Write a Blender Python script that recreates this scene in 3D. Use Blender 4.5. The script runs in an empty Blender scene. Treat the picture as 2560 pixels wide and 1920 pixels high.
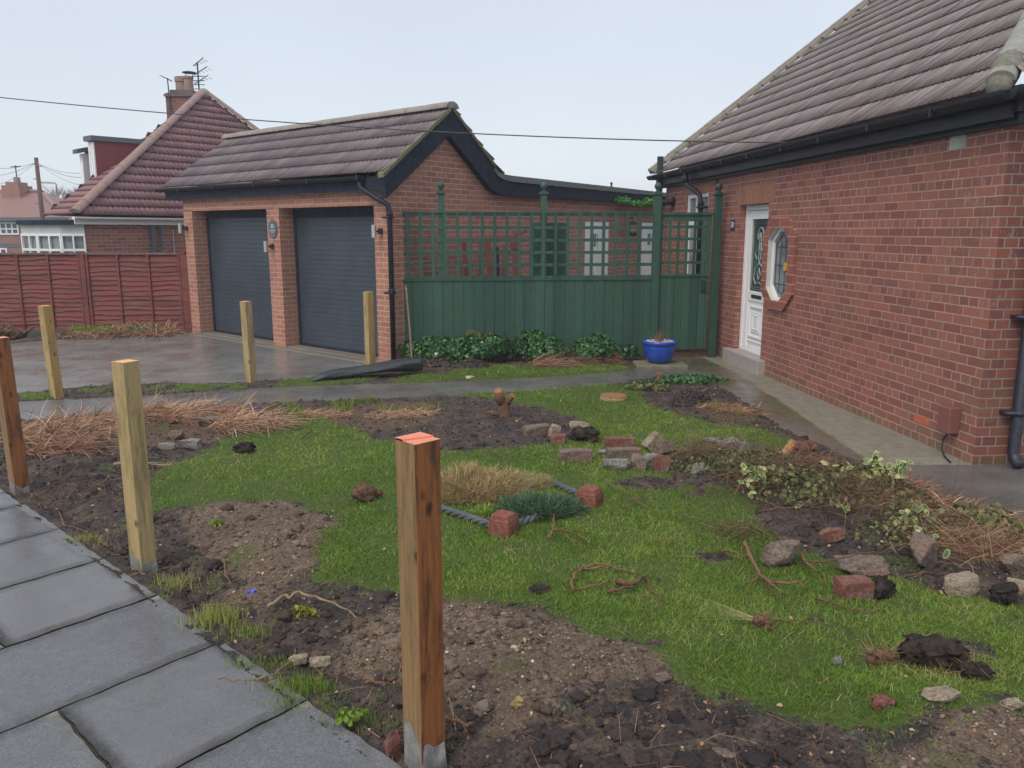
import bpy, bmesh, math, random
import numpy as np
from mathutils import Vector, Matrix
R = math.radians
random.seed(7)
RNG = np.random.default_rng(11)
scene = bpy.context.scene
COL = scene.collection

# ------------------------------------------------------------------ camera
FPX, HZ, EYE = 2000., 578., 1.85          # focal length in photo pixels, horizon row, eye height
PITCH = math.atan((960 - HZ) / FPX)
cd = bpy.data.cameras.new("camera")
cd.sensor_width = 36; cd.lens = 36 * FPX / 2560; cd.clip_start = .05; cd.clip_end = 2000
cam = bpy.data.objects.new("camera", cd); COL.objects.link(cam)
cam.location = (0, 0, EYE); cam.rotation_euler = (R(90) - PITCH, 0, 0)
scene.camera = cam
# ------------------------------------------------------------------ sky, light, exposure
def hexc(r, g, b):
    f = lambda v: (v / 255 / 12.92) if v / 255 <= .04045 else ((v / 255 + .055) / 1.055) ** 2.4
    return (f(r), f(g), f(b), 1)
SUN_EL, SUN_AZ = R(48), R(215)
w = bpy.data.worlds.new("World"); scene.world = w; w.use_nodes = True
nt = w.node_tree; nt.nodes.clear()
out = nt.nodes.new('ShaderNodeOutputWorld'); bg = nt.nodes.new('ShaderNodeBackground')
sky = nt.nodes.new('ShaderNodeTexSky'); sky.sky_type = 'NISHITA'; sky.sun_disc = False
sky.sun_elevation = SUN_EL; sky.sun_rotation = SUN_AZ; sky.air_density = 1; sky.dust_density = 4
tc = nt.nodes.new('ShaderNodeTexCoord'); sep = nt.nodes.new('ShaderNodeSeparateXYZ')
nt.links.new(tc.outputs['Generated'], sep.inputs[0])
ramp = nt.nodes.new('ShaderNodeValToRGB'); cr = ramp.color_ramp
cr.elements[0].position = 0.0; cr.elements[0].color = (.66, .72, .77, 1)
cr.elements[1].position = 1.0; cr.elements[1].color = (.66, .70, .80, 1)
for p, c in ((.06, (.70, .765, .81, 1)), (.16, (.60, .67, .745, 1)), (.32, (.53, .575, .675, 1)), (.6, (.66, .70, .80, 1))):
    e = cr.elements.new(p); e.color = c
nz = nt.nodes.new('ShaderNodeTexNoise'); nz.inputs['Scale'].default_value = 1.6; nz.inputs['Detail'].default_value = 3
nt.links.new(tc.outputs['Generated'], nz.inputs[0])
mr = nt.nodes.new('ShaderNodeMapRange'); mr.inputs[1].default_value = .3; mr.inputs[2].default_value = .7
mr.inputs[3].default_value = .93; mr.inputs[4].default_value = 1.05
nt.links.new(nz.outputs[0], mr.inputs[0])
vm = nt.nodes.new('ShaderNodeVectorMath'); vm.operation = 'SCALE'
nt.links.new(sep.outputs[2], ramp.inputs[0]); nt.links.new(ramp.outputs[0], vm.inputs[0]); nt.links.new(mr.outputs[0], vm.inputs['Scale'])
sk = nt.nodes.new('ShaderNodeVectorMath'); sk.operation = 'SCALE'; sk.inputs['Scale'].default_value = .1
nt.links.new(sky.outputs[0], sk.inputs[0])
mx = nt.nodes.new('ShaderNodeMix'); mx.data_type = 'RGBA'; mx.inputs[0].default_value = .94
nt.links.new(sk.outputs[0], mx.inputs[6]); nt.links.new(vm.outputs[0], mx.inputs[7])
nt.links.new(mx.outputs[2], bg.inputs[0]); bg.inputs[1].default_value = 1.0
nt.links.new(bg.outputs[0], out.inputs[0])
sl = bpy.data.lights.new("sun", 'SUN'); sl.energy = 1.5; sl.angle = R(35); sl.color = (1, .90, .76)
so = bpy.data.objects.new("sun", sl); COL.objects.link(so)
so.rotation_euler = (R(90) - SUN_EL, 0, math.pi - SUN_AZ)
vs = scene.view_settings
vs.view_transform = 'Standard'; vs.look = 'None'; vs.exposure = 0.38; vs.gamma = 1; vs.use_curve_mapping = False
try:
    scene.cycles.max_bounces = 5; scene.cycles.diffuse_bounces = 3; scene.cycles.transparent_max_bounces = 6
except Exception: pass

# ------------------------------------------------------------------ survey helpers (photo pixel -> metres)
cP, sP = math.cos(PITCH), math.sin(PITCH)
def ray(x, y):
    a = (x - 1280) / FPX; b = -(y - 960) / FPX
    return Vector((a, cP + b * sP, -sP + b * cP))
def D(x, y, z=0.):
    "ground point under a pixel of the 2212-wide view"
    r = ray(x * 1.1573, y * 1.1573); t = (z - EYE) / r.z
    return (r.x * t, r.y * t)
def onplane(P0, dr, x, y):
    r = ray(x, y); M = np.array([[r.x, -dr[0]], [r.y, -dr[1]]])
    t, s = np.linalg.solve(M, np.array([P0[0], P0[1]]))
    return float(s), float(EYE + t * r.z)
fc = math.hypot(FPX, 960 - HZ)
def vpdir(xv):
    a = math.atan2(xv - 1280, fc); return np.array([math.sin(a), math.cos(a)])
S = vpdir(-1100); G = vpdir(2700); HD = vpdir(1065)
NG = np.array([S[1], -S[0]]); NH = np.array([HD[1], -HD[0]])
GC = np.array([-1.69, 11.16]); HC = np.array([3.72, 6.22])
def gp(s, d, z, g=0.):
    p = GC + S * s + NG * d + G * g; return Vector((p[0], p[1], z))
def hp(s, d, z):
    p = HC + HD * s + NH * d; return Vector((p[0], p[1], z))
FD = np.array([NH[0], NH[1]])               # fence direction
F0 = np.array([-1.50, 11.40])
FN = np.array([-FD[1], FD[0]])
def fp(s, d, z):
    p = F0 + FD * s + FN * d; return Vector((p[0], p[1], z))

# ------------------------------------------------------------------ tagging
def tag(o, label=None, cat=None, group=None, kind=None):
    if label: o['label'] = label
    if cat: o['category'] = cat
    if group: o['group'] = group
    if kind: o['kind'] = kind
    return o
def empty(name, loc, label=None, cat=None, group=None, rz=0):
    o = bpy.data.objects.new(name, None); COL.objects.link(o); o.location = loc; o.rotation_euler = (0, 0, rz)
    o.empty_display_size = .1
    return tag(o, label, cat, group)

# ------------------------------------------------------------------ mesh builder (world coordinates)
class MB:
    def __init__(s): s.v = []; s.f = []; s.m = []
    def add(s, vs, fs, mi=0):
        b = len(s.v); s.v += [tuple(p) for p in vs]
        for f in fs: s.f.append([b + i for i in f]); s.m.append(mi)
        return s
    def quad(s, a, b, c, d, mi=0): return s.add([a, b, c, d], [(0, 1, 2, 3)], mi)
    def hexa(s, p, mi=0):
        "p: 8 points, bottom loop then top loop"
        return s.add(p, [(3, 2, 1, 0), (4, 5, 6, 7), (0, 1, 5, 4), (1, 2, 6, 5), (2, 3, 7, 6), (3, 0, 4, 7)], mi)
    def fbox(s, F, a0, a1, d0, d1, z0, z1, mi=0):
        "box in a frame function F(a,d,z)"
        p = [F(a0, d0, z0), F(a1, d0, z0), F(a1, d1, z0), F(a0, d1, z0), F(a0, d0, z1), F(a1, d0, z1), F(a1, d1, z1), F(a0, d1, z1)]
        return s.hexa(p, mi)
    def box(s, x0, x1, y0, y1, z0, z1, mi=0):
        return s.fbox(lambda a, d, z: Vector((a, d, z)), x0, x1, y0, y1, z0, z1, mi)
    def obox(s, c, sx, sy, sz, M=None, mi=0):
        M = M or Matrix.Identity(3); c = Vector(c)
        return s.hexa([c + M @ Vector((x * sx / 2, y * sy / 2, z * sz / 2)) for z in (-1, 1) for x, y in ((-1, -1), (1, -1), (1, 1), (-1, 1))], mi)
    def prism(s, pts, ext, mi=0):
        "extrude a closed polygon (3-D points) along the vector ext"
        n = len(pts); ext = Vector(ext); a = [Vector(p) for p in pts]
        s.add(a + [p + ext for p in a], [tuple(range(n - 1, -1, -1)), tuple(range(n, 2 * n))] + [(i, (i + 1) % n, n + (i + 1) % n, n + i) for i in range(n)], mi)
        return s
    def tube(s, path, r, n=8, mi=0, cap=True):
        path = [Vector(p) for p in path]; k = len(path)
        rs = r if isinstance(r, (list, tuple)) else [r] * k
        vs = []; up = Vector((0, 0, 1)); prev = None
        for i, p in enumerate(path):
            t = (path[min(i + 1, k - 1)] - path[max(i - 1, 0)]).normalized()
            if prev is None:
                a = t.cross(up)
                if a.length < .05: a = t.cross(Vector((1, 0, 0)))
            else: a = prev - t * prev.dot(t)
            a.normalize(); prev = a; b = t.cross(a)
            vs += [p + (a * math.cos(2 * math.pi * j / n) + b * math.sin(2 * math.pi * j / n)) * rs[i] for j in range(n)]
        fs = [(i * n + j, i * n + (j + 1) % n, (i + 1) * n + (j + 1) % n, (i + 1) * n + j) for i in range(k - 1) for j in range(n)]
        if cap: fs += [tuple(range(n - 1, -1, -1)), tuple((k - 1) * n + j for j in range(n))]
        return s.add(vs, fs, mi)
    def lathe(s, c, prof, n=24, mi=0):
        c = Vector(c); vs = []
        for r, z in prof: vs += [c + Vector((r * math.cos(2 * math.pi * j / n), r * math.sin(2 * math.pi * j / n), z)) for j in range(n)]
        k = len(prof)
        fs = [(i * n + j, i * n + (j + 1) % n, (i + 1) * n + (j + 1) % n, (i + 1) * n + j) for i in range(k - 1) for j in range(n)]
        fs += [tuple(range(n - 1, -1, -1)), tuple((k - 1) * n + j for j in range(n))]
        return s.add(vs, fs, mi)
    def build(s, name, mat, parent=None, smooth=False, bevel=0, bk=False, seg=1):
        me = bpy.data.meshes.new(name); me.from_pydata(s.v, [], s.f)
        mats = mat if isinstance(mat, (list, tuple)) else [mat]
        for m in mats: me.materials.append(m)
        if len(mats) > 1: me.polygons.foreach_set('material_index', s.m)
        me.validate(); me.update()
        bm = bmesh.new(); bm.from_mesh(me); bmesh.ops.recalc_face_normals(bm, faces=bm.faces); bm.to_mesh(me); bm.free()
        o = bpy.data.objects.new(name, me); COL.objects.link(o)
        if smooth: me.shade_smooth()
        if bevel:
            b = o.modifiers.new('bevel', 'BEVEL'); b.width = bevel; b.segments = seg; b.limit_method = 'ANGLE'
        if bk: brick_uv(me)
        if parent:
            o.parent = parent
            o.matrix_parent_inverse = Matrix.Identity(4)
            bake_parent(o, parent)
        return o
def bake_parent(o, parent):
    "the mesh was made in world space: move it to the parent's space"
    M = (Matrix.Translation(parent.location) @ parent.rotation_euler.to_matrix().to_4x4()) if parent.type == 'EMPTY' or True else None
    p = parent; W = p.matrix_basis.copy()
    W = Matrix.Translation(p.location) @ p.rotation_euler.to_matrix().to_4x4()
    q = p.parent
    while q:
        W = (Matrix.Translation(q.location) @ q.rotation_euler.to_matrix().to_4x4()) @ W; q = q.parent
    o.data.transform(W.inverted())
def brick_uv(me):
    uv = me.uv_layers.new(name='UVMap')
    for p in me.polygons:
        n = p.normal
        if abs(n.z) < .7: t = Vector((-n.y, n.x, 0)).normalized(); vertical = True
        else: t = Vector((1, 0, 0)); vertical = False
        for li in p.loop_indices:
            co = me.vertices[me.loops[li].vertex_index].co
            uv.data[li].uv = (co.dot(t), co.z if vertical else co.y)
def rawmesh(name, co, faces, mat, parent=None, smooth=False, attrs=None, mats=None, mi=None):
    "fast numpy mesh: co (n,3); faces (m,k) same size"
    me = bpy.data.meshes.new(name); co = np.asarray(co, np.float32); faces = np.asarray(faces, np.int32)
    m, k = faces.shape
    me.vertices.add(len(co)); me.vertices.foreach_set('co', co.ravel())
    me.loops.add(m * k); me.loops.foreach_set('vertex_index', faces.ravel())
    me.polygons.add(m); me.polygons.foreach_set('loop_start', np.arange(0, m * k, k, dtype=np.int32))
    me.update(calc_edges=True)
    for mt in (mats or [mat]): me.materials.append(mt)
    if mi is not None: me.polygons.foreach_set('material_index', np.asarray(mi, np.int32))
    if smooth: me.polygons.foreach_set('use_smooth', np.ones(m, bool))
    for an, av in (attrs or {}).items():
        a = me.attributes.new(an, 'FLOAT', 'POINT'); a.data.foreach_set('value', np.asarray(av, np.float32))
    me.validate()
    o = bpy.data.objects.new(name, me); COL.objects.link(o)
    if parent: o.parent = parent; bake_parent(o, parent)
    return o

# ------------------------------------------------------------------ numpy noise
def _hash(ix, iy, seed):
    h = (ix.astype(np.int64) * 374761393 + iy.astype(np.int64) * 668265263 + seed * 974711) & 0xffffffff
    h = ((h ^ (h >> 13)) * 1274126177) & 0xffffffff
    return ((h ^ (h >> 16)) & 0xffff) / 65535.
def vnoise(x, y, sc=1., seed=0):
    x = np.asarray(x, float) * sc; y = np.asarray(y, float) * sc
    ix = np.floor(x); iy = np.floor(y); fx = x - ix; fy = y - iy
    fx = fx * fx * (3 - 2 * fx); fy = fy * fy * (3 - 2 * fy)
    a = _hash(ix, iy, seed); b = _hash(ix + 1, iy, seed); c = _hash(ix, iy + 1, seed); d = _hash(ix + 1, iy + 1, seed)
    return (a * (1 - fx) + b * fx) * (1 - fy) + (c * (1 - fx) + d * fx) * fy
def fbm(x, y, sc=1., seed=0, oct=4):
    s = 0; a = .5
    for i in range(oct): s = s + a * (vnoise(x, y, sc * 2 ** i, seed + i * 17) - .5); a *= .55
    return s
def inpoly(x, y, poly):
    x = np.asarray(x, float); y = np.asarray(y, float); ins = np.zeros(x.shape, bool); n = len(poly)
    for i in range(n):
        x0, y0 = poly[i]; x1, y1 = poly[(i + 1) % n]
        if y0 == y1: continue
        c = ((y0 > y) != (y1 > y)) & (x < (x1 - x0) * (y - y0) / (y1 - y0) + x0)
        ins ^= c
    return ins
def segdist(x, y, poly, closed=True):
    d = np.full(np.shape(x), 1e9); n = len(poly)
    for i in range(n if closed else n - 1):
        ax, ay = poly[i]; bx, by = poly[(i + 1) % n]; vx, vy = bx - ax, by - ay
        t = np.clip(((x - ax) * vx + (y - ay) * vy) / (vx * vx + vy * vy + 1e-12), 0, 1)
        d = np.minimum(d, np.hypot(x - ax - t * vx, y - ay - t * vy))
    return d

# ------------------------------------------------------------------ materials
class NT:
    def __init__(s, name):
        s.mat = bpy.data.materials.new(name); s.mat.use_nodes = True; s.t = s.mat.node_tree
        s.b = s.t.nodes['Principled BSDF']; s._tc = None
    def n(s, t, **kw):
        o = s.t.nodes.new(t)
        for k, v in kw.items(): setattr(o, k, v)
        return o
    def l(s, a, b): s.t.links.new(a, b)
    @property
    def tc(s):
        if not s._tc: s._tc = s.n('ShaderNodeTexCoord')
        return s._tc
    def obj(s): return s.tc.outputs['Object']
    def uv(s): return s.tc.outputs['UV']
    def geo(s): return s.n('ShaderNodeNewGeometry').outputs['Position']
    def mapv(s, v, sc=(1, 1, 1), rot=(0, 0, 0), loc=(0, 0, 0)):
        m = s.n('ShaderNodeMapping'); m.inputs[3].default_value = sc; m.inputs[2].default_value = rot; m.inputs[1].default_value = loc
        s.l(v, m.inputs[0]); return m.outputs[0]
    def noise(s, v, sc=5, det=4, rough=.55, dist=0):
        m = s.n('ShaderNodeTexNoise'); m.inputs['Scale'].default_value = sc; m.inputs['Detail'].default_value = det
        m.inputs['Roughness'].default_value = rough; m.inputs['Distortion'].default_value = dist
        s.l(v, m.inputs[0]); return m.outputs[0]
    def vor(s, v, sc=5, out='Distance', feat='F1'):
        m = s.n('ShaderNodeTexVoronoi', feature=feat); m.inputs['Scale'].default_value = sc; s.l(v, m.inputs[0]); return m.outputs[out]
    def ramp(s, f, stops, interp='LINEAR'):
        r = s.n('ShaderNodeValToRGB'); c = r.color_ramp; c.interpolation = interp
        while len(c.elements) > 1: c.elements.remove(c.elements[-1])
        for i, (p, col) in enumerate(stops):
            if not hasattr(col, '__len__'): col = (col, col, col, 1)
            e = c.elements[0] if i == 0 else c.elements.new(p); e.position = p; e.color = col if len(col) == 4 else (*col, 1)
        s.l(f, r.inputs[0]); return r.outputs[0]
    def mix(s, f, a, b, mode='MIX'):
        m = s.n('ShaderNodeMix', data_type='RGBA', blend_type=mode)
        for v, i in ((f, 0), (a, 6), (b, 7)):
            if hasattr(v, 'links'): s.l(v, m.inputs[i])
            elif i == 0: m.inputs[0].default_value = v
            else: m.inputs[i].default_value = v if len(v) == 4 else (*v, 1)
        return m.outputs[2]
    def math(s, op, a, b=0., c=None):
        m = s.n('ShaderNodeMath', operation=op)
        for v, i in ((a, 0), (b, 1), (c, 2)):
            if v is None: continue
            if hasattr(v, 'links'): s.l(v, m.inputs[i])
            else: m.inputs[i].default_value = v
        return m.outputs[0]
    def attr(s, name): return s.n('ShaderNodeAttribute', attribute_name=name).outputs['Fac']
    def sep(s, v):
        m = s.n('ShaderNodeSeparateXYZ'); s.l(v, m.inputs[0]); return m.outputs
    def bump(s, h, st=.5, dist=.01, nrm=None):
        m = s.n('ShaderNodeBump'); m.inputs['Strength'].default_value = st; m.inputs['Distance'].default_value = dist
        s.l(h, m.inputs['Height'])
        if nrm: s.l(nrm, m.inputs['Normal'])
        return m.outputs[0]
    def out(s, col=None, rough=None, nrm=None, spec=None, metal=None):
        for v, k in ((col, 'Base Color'), (rough, 'Roughness'), (nrm, 'Normal'), (spec, 'Specular IOR Level'), (metal, 'Metallic')):
            if v is None: continue
            if hasattr(v, 'links'): s.l(v, s.b.inputs[k])
            else: s.b.inputs[k].default_value = v if not (k == 'Base Color' and len(v) == 3) else (*v, 1)
        return s.mat

def m_brick(name, c1, c2, mortar, scale=(1, 1), row=.075, width=.225, stain=None, dark=None, squash=None, rough=.8, wetbase=False):
    M = NT(name); uv = M.uv()
    wob = M.noise(uv, 9, 2); nv = M.n('ShaderNodeVectorMath', operation='SCALE'); M.l(wob, nv.inputs[0]); nv.inputs['Scale'].default_value = .006
    ad = M.n('ShaderNodeVectorMath', operation='ADD'); M.l(uv, ad.inputs[0]); M.l(nv.outputs[0], ad.inputs[1])
    b = M.n('ShaderNodeTexBrick'); b.offset = .5; b.squash = squash[0] if squash else 1; b.squash_frequency = squash[1] if squash else 2
    M.l(ad.outputs[0], b.inputs['Vector'])
    b.inputs['Color1'].default_value = (0, 0, 0, 1); b.inputs['Color2'].default_value = (1, 1, 1, 1); b.inputs['Mortar'].default_value = (.5, .5, .5, 1)
    b.inputs['Scale'].default_value = 1; b.inputs['Mortar Size'].default_value = .0062; b.inputs['Mortar Smooth'].default_value = .25; b.inputs['Bias'].default_value = 0
    b.inputs['Brick Width'].default_value = width; b.inputs['Row Height'].default_value = row
    col = M.ramp(b.outputs['Color'], [(0, c1[0]), (.35, c1[1]), (.7, c2[0]), (1, c2[1])])
    n1 = M.noise(M.geo(), 1.1, 5, .6); n2 = M.noise(M.geo(), 38, 5, .65)
    col = M.mix(M.ramp(n2, [(.35, 0.), (.75, .5)]), col, M.mix(.5, col, (.10, .07, .06, 1)))
    col = M.mix(M.ramp(n1, [(.4, 0.), (.7, .35)]), col, (dark or (.12, .07, .06)) + (1,))
    if stain:
        z = M.sep(M.geo())[2]
        f = M.math('MULTIPLY', M.ramp(z, [(0, stain[1]), (stain[2], 0.)]), M.ramp(M.noise(M.geo(), 2.2, 5, .7), [(.38, 0.), (.62, 1.)]))
        col = M.mix(f, col, stain[0] + (1,))
        g = M.ramp(M.noise(M.mapv(M.geo(), (5, 5, .8)), 2.0, 6, .75), [(.52, 0.), (.74, .32)])
        col = M.mix(g, col, (.20, .13, .075, 1))
        near = M.math('MULTIPLY', M.ramp(M.math('DIVIDE', M.sep(M.geo())[1], 12.), [(.53, 1.), (.68, 0.)]), M.ramp(M.math('DIVIDE', z, 3.), [(.1, .85), (.55, .35), (.85, .1)]))
        gm = M.math('MULTIPLY', near, M.ramp(M.noise(M.geo(), 1.9, 6, .75), [(.46, 0.), (.66, .6)]))
        col = M.mix(gm, col, (.19, .14, .07, 1))
        ef = M.math('MULTIPLY', M.ramp(M.math('DIVIDE', M.sep(M.geo())[1], 12.), [(.55, .6), (.66, 0.)]), M.ramp(M.noise(M.mapv(M.geo(), (7, 7, 2.2), (0, .35, 0)), 3.2, 7, .8), [(.56, 0.), (.66, 1.)]))
        ef = M.math('MULTIPLY', ef, M.ramp(M.math('DIVIDE', z, 3.), [(.3, 0.), (.5, 1.), (.85, .8)]))
        col = M.mix(ef, col, (.46, .36, .33, 1))
    mo = M.mix(M.ramp(M.noise(M.geo(), 3, 3), [(.35, 0.), (.65, .7)]), mortar + (1,), tuple(v * .68 for v in mortar) + (1,))
    fac = b.outputs['Fac']
    col = M.mix(fac, col, mo)
    hgt = M.math('SUBTRACT', M.math('MULTIPLY', n2, .5), M.math('MULTIPLY', fac, .9))
    return M.out(col, rough, M.bump(hgt, .65, .007), .35)
BR_HOUSE = m_brick('house brick', ((.235, .078, .062), (.31, .115, .082)), ((.37, .130, .095), (.25, .078, .068)), (.42, .30, .26),
                   row=.0785, width=.235, squash=(.5, 4), stain=((.16, .15, .06), .8, .16), dark=(.17, .10, .07))
BR_GAR = m_brick('garage brick', ((.36, .15, .10), (.47, .22, .14)), ((.44, .195, .135), (.34, .14, .11)), (.58, .44, .38), dark=(.28, .14, .10))
BR_NB = m_brick('neighbour brick', ((.33, .12, .09), (.44, .19, .13)), ((.40, .17, .12), (.30, .11, .09)), (.52, .40, .36), dark=(.2, .1, .08))
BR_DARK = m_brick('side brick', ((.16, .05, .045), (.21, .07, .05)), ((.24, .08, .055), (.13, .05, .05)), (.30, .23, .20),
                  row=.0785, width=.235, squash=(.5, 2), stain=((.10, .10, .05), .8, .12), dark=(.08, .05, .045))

def m_plain(name, col, rough=.5, var=.25, sc=12, bump=.15, metal=0, spec=.5, dirt=None, bd=.004):
    M = NT(name); n = M.noise(M.obj(), sc, 5, .6)
    c = M.mix(M.ramp(n, [(.3, 0.), (.7, 1.)]), tuple(v * (1 - var) for v in col) + (1,), tuple(min(1, v * (1 + var)) for v in col) + (1,))
    if dirt: c = M.mix(M.ramp(M.noise(M.obj(), 2.3, 6, .7), [(.45, 0.), (.68, .8)]), c, dirt + (1,))
    return M.out(c, rough, M.bump(M.noise(M.obj(), sc * 5, 3), bump, bd), spec, metal)
UPVC = m_plain('white plastic', (.84, .85, .86), .3, .03, 4, .02)
REVEAL = m_plain('painted reveal', (.55, .53, .50), .6, .1, 8, .1)
BLACKP = m_plain('black rainwater plastic', (.016, .019, .027), .5, .4, 14, .1, spec=.3)
NAVYB = m_plain('weathered black board', (.022, .030, .048), .85, .4, 9, .3, spec=.2)
FELT = m_plain('roof felt', (.13, .155, .15), .9, .25, 20, .5)
LEADM = m_plain('lead came', (.05, .055, .06), .5, .2)
CONC = m_plain('concrete', (.30, .29, .27), .8, .25, 30, .4)
STEEL = m_plain('brushed steel', (.55, .55, .54), .35, .1, 20, .05, metal=.8)
DKMETAL = m_plain('dark metal', (.03, .03, .035), .5, .2)
SLATE = m_plain('grey slate', (.10, .125, .145), .55, .2, 15, .2)
LETTER = m_plain('white lettering', (.6, .66, .7), .5, .02)
CREAM = m_plain('cream fascia', (.50, .52, .50), .5, .08, 5, .05)
def m_glass(name, tint=(.05, .065, .07), rough=.08):
    M = NT(name); n = M.noise(M.obj(), 3.5, 3)
    return M.out(M.mix(M.ramp(n, [(.35, 0.), (.65, 1.)]), tuple(v * .6 for v in tint) + (1,), tuple(v * 1.6 for v in tint) + (1,)), rough, None, .6)
GLASS = m_glass('window glass'); CURTAIN = m_glass('curtained glass', (.22, .25, .26), .2); SKYGL = m_glass('pale leaded glass', (.16, .185, .20), .12)

def m_green():
    M = NT('green fence stain'); p = M.obj()
    grain = M.noise(M.mapv(p, (14, 14, 1.2)), 6, 6, .65)
    c = M.mix(M.ramp(grain, [(.3, 0.), (.7, 1.)]), (.025, .072, .053, 1), (.043, .118, .086, 1))
    bl = M.noise(p, 3.1, 5, .7)
    c = M.mix(M.ramp(bl, [(.5, 0.), (.66, .55)]), c, (.045, .085, .045, 1))
    bx = M.math('FLOOR', M.math('DIVIDE', M.sep(M.geo())[0], .1455)); wn = M.n('ShaderNodeTexWhiteNoise', noise_dimensions='1D'); M.l(bx, wn.inputs['W'])
    c = M.mix(M.ramp(wn.outputs[0], [(0, .45), (.6, 0.)]), c, (.016, .048, .040, 1)); c = M.mix(M.ramp(wn.outputs[0], [(.6, 0.), (1, .35)]), c, (.06, .13, .10, 1))
    zf = M.ramp(M.math('ADD', M.sep(M.geo())[2], M.math('MULTIPLY', M.noise(M.geo(), 6, 4), .25)), [(.12, .55), (.34, 0.)]); c = M.mix(zf, c, (.05, .055, .035, 1))
    kn = M.vor(M.mapv(p, (3.2, 3.2, 2.2)), 2.2)
    c = M.mix(M.ramp(kn, [(.045, .8), (.10, 0.)]), c, (.012, .035, .032, 1))
    return M.out(c, .55, M.bump(grain, .3, .004), .4)
GREEN = m_green()
def m_redfence():
    M = NT('red fence stain'); p = M.obj()
    grain = M.noise(M.mapv(p, (1.2, 1.2, 16)), 5, 6, .7)
    c = M.mix(M.ramp(grain, [(.3, 0.), (.7, 1.)]), (.13, .033, .032, 1), (.30, .080, .068, 1))
    c = M.mix(M.ramp(M.noise(M.mapv(p, (1, 1, 3)), 1.9, 6, .75), [(.45, 0.), (.66, .75)]), c, (.17, .10, .07, 1)); c = M.mix(M.ramp(M.noise(M.mapv(p, (.7, .7, 8), loc=(3, 1, 2)), 1.5, 4, .6), [(.45, 0.), (.7, .6)]), c, (.07, .022, .03, 1))
    return M.out(c, .7, M.bump(grain, .6, .008), .3)
REDF = m_redfence()
def m_post(name, a, b, stain, top=None, knots=True, seed=0):
    M = NT(name); p = M.mapv(M.obj(), (1, 1, 1), loc=(seed * 3.1, seed * 1.7, seed * .9))
    grain = M.noise(M.mapv(p, (38, 38, 1.6)), 2.4, 6, .6, .3)
    rings = M.n('ShaderNodeTexWave', wave_type='BANDS', bands_direction='X'); rings.inputs['Scale'].default_value = 16
    rings.inputs['Distortion'].default_value = 5; rings.inputs['Detail'].default_value = 3; rings.inputs['Detail Scale'].default_value = .6
    M.l(M.mapv(p, (1, 1, .12)), rings.inputs[0])
    g = M.math('ADD', M.math('MULTIPLY', grain, .85), M.math('MULTIPLY', rings.outputs[0], .10))
    c = M.mix(M.ramp(g, [(.25, 0.), (.75, 1.)]), a + (1,), b + (1,))
    st = M.noise(M.mapv(p, (9, 9, 1.3)), 2.0, 6, .75)
    c = M.mix(M.ramp(st, [(.48, 0.), (.62, .8)]), c, stain + (1,))
    c = M.mix(M.ramp(M.noise(p, 110, 3), [(.5, 0.), (.8, .35)]), c, tuple(v * .45 for v in a) + (1,))
    if knots:
        kv = M.math('ADD', M.vor(M.mapv(p, (4.2, 4.2, 2.6)), 2.0), M.math('MULTIPLY', M.math('SUBTRACT', M.noise(p, 30, 3), .5), .10))
        c = M.mix(M.ramp(kv, [(.04, .85), (.09, .6), (.15, .0)]), c, tuple(v * .16 for v in a) + (1,))
    gm = M.n('ShaderNodeNewGeometry'); nz_ = M.sep(gm.outputs['Normal'])[2]
    if top:
        e = M.noise(M.mapv(p, (1, 1, 1)), 26, 5)
        tcol = M.mix(M.ramp(e, [(.3, 0.), (.7, 1.)]), tuple(v * .7 for v in top) + (1,), top + (1,))
        c = M.mix(M.ramp(nz_, [(.6, 0.), (.75, 1.)]), c, tcol)
    return M.out(c, .55, M.bump(g, .35, .004), .4)
PALE = m_post('pale pine post', (.33, .235, .105), (.52, .39, .19), (.19, .16, .07), (.78, .46, .20), seed=1)
PALE2 = m_post('golden pine post', (.34, .205, .07), (.54, .35, .13), (.22, .17, .07), (.78, .46, .20), seed=2)
ORANGE = m_post('orange pine post', (.19, .068, .022), (.34, .130, .040), (.035, .020, .012), (.95, .33, .15), seed=3)
OLIVE = m_post('olive pine face', (.21, .125, .055), (.34, .215, .10), (.13, .10, .05), (.95, .33, .15), seed=5)

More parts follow.
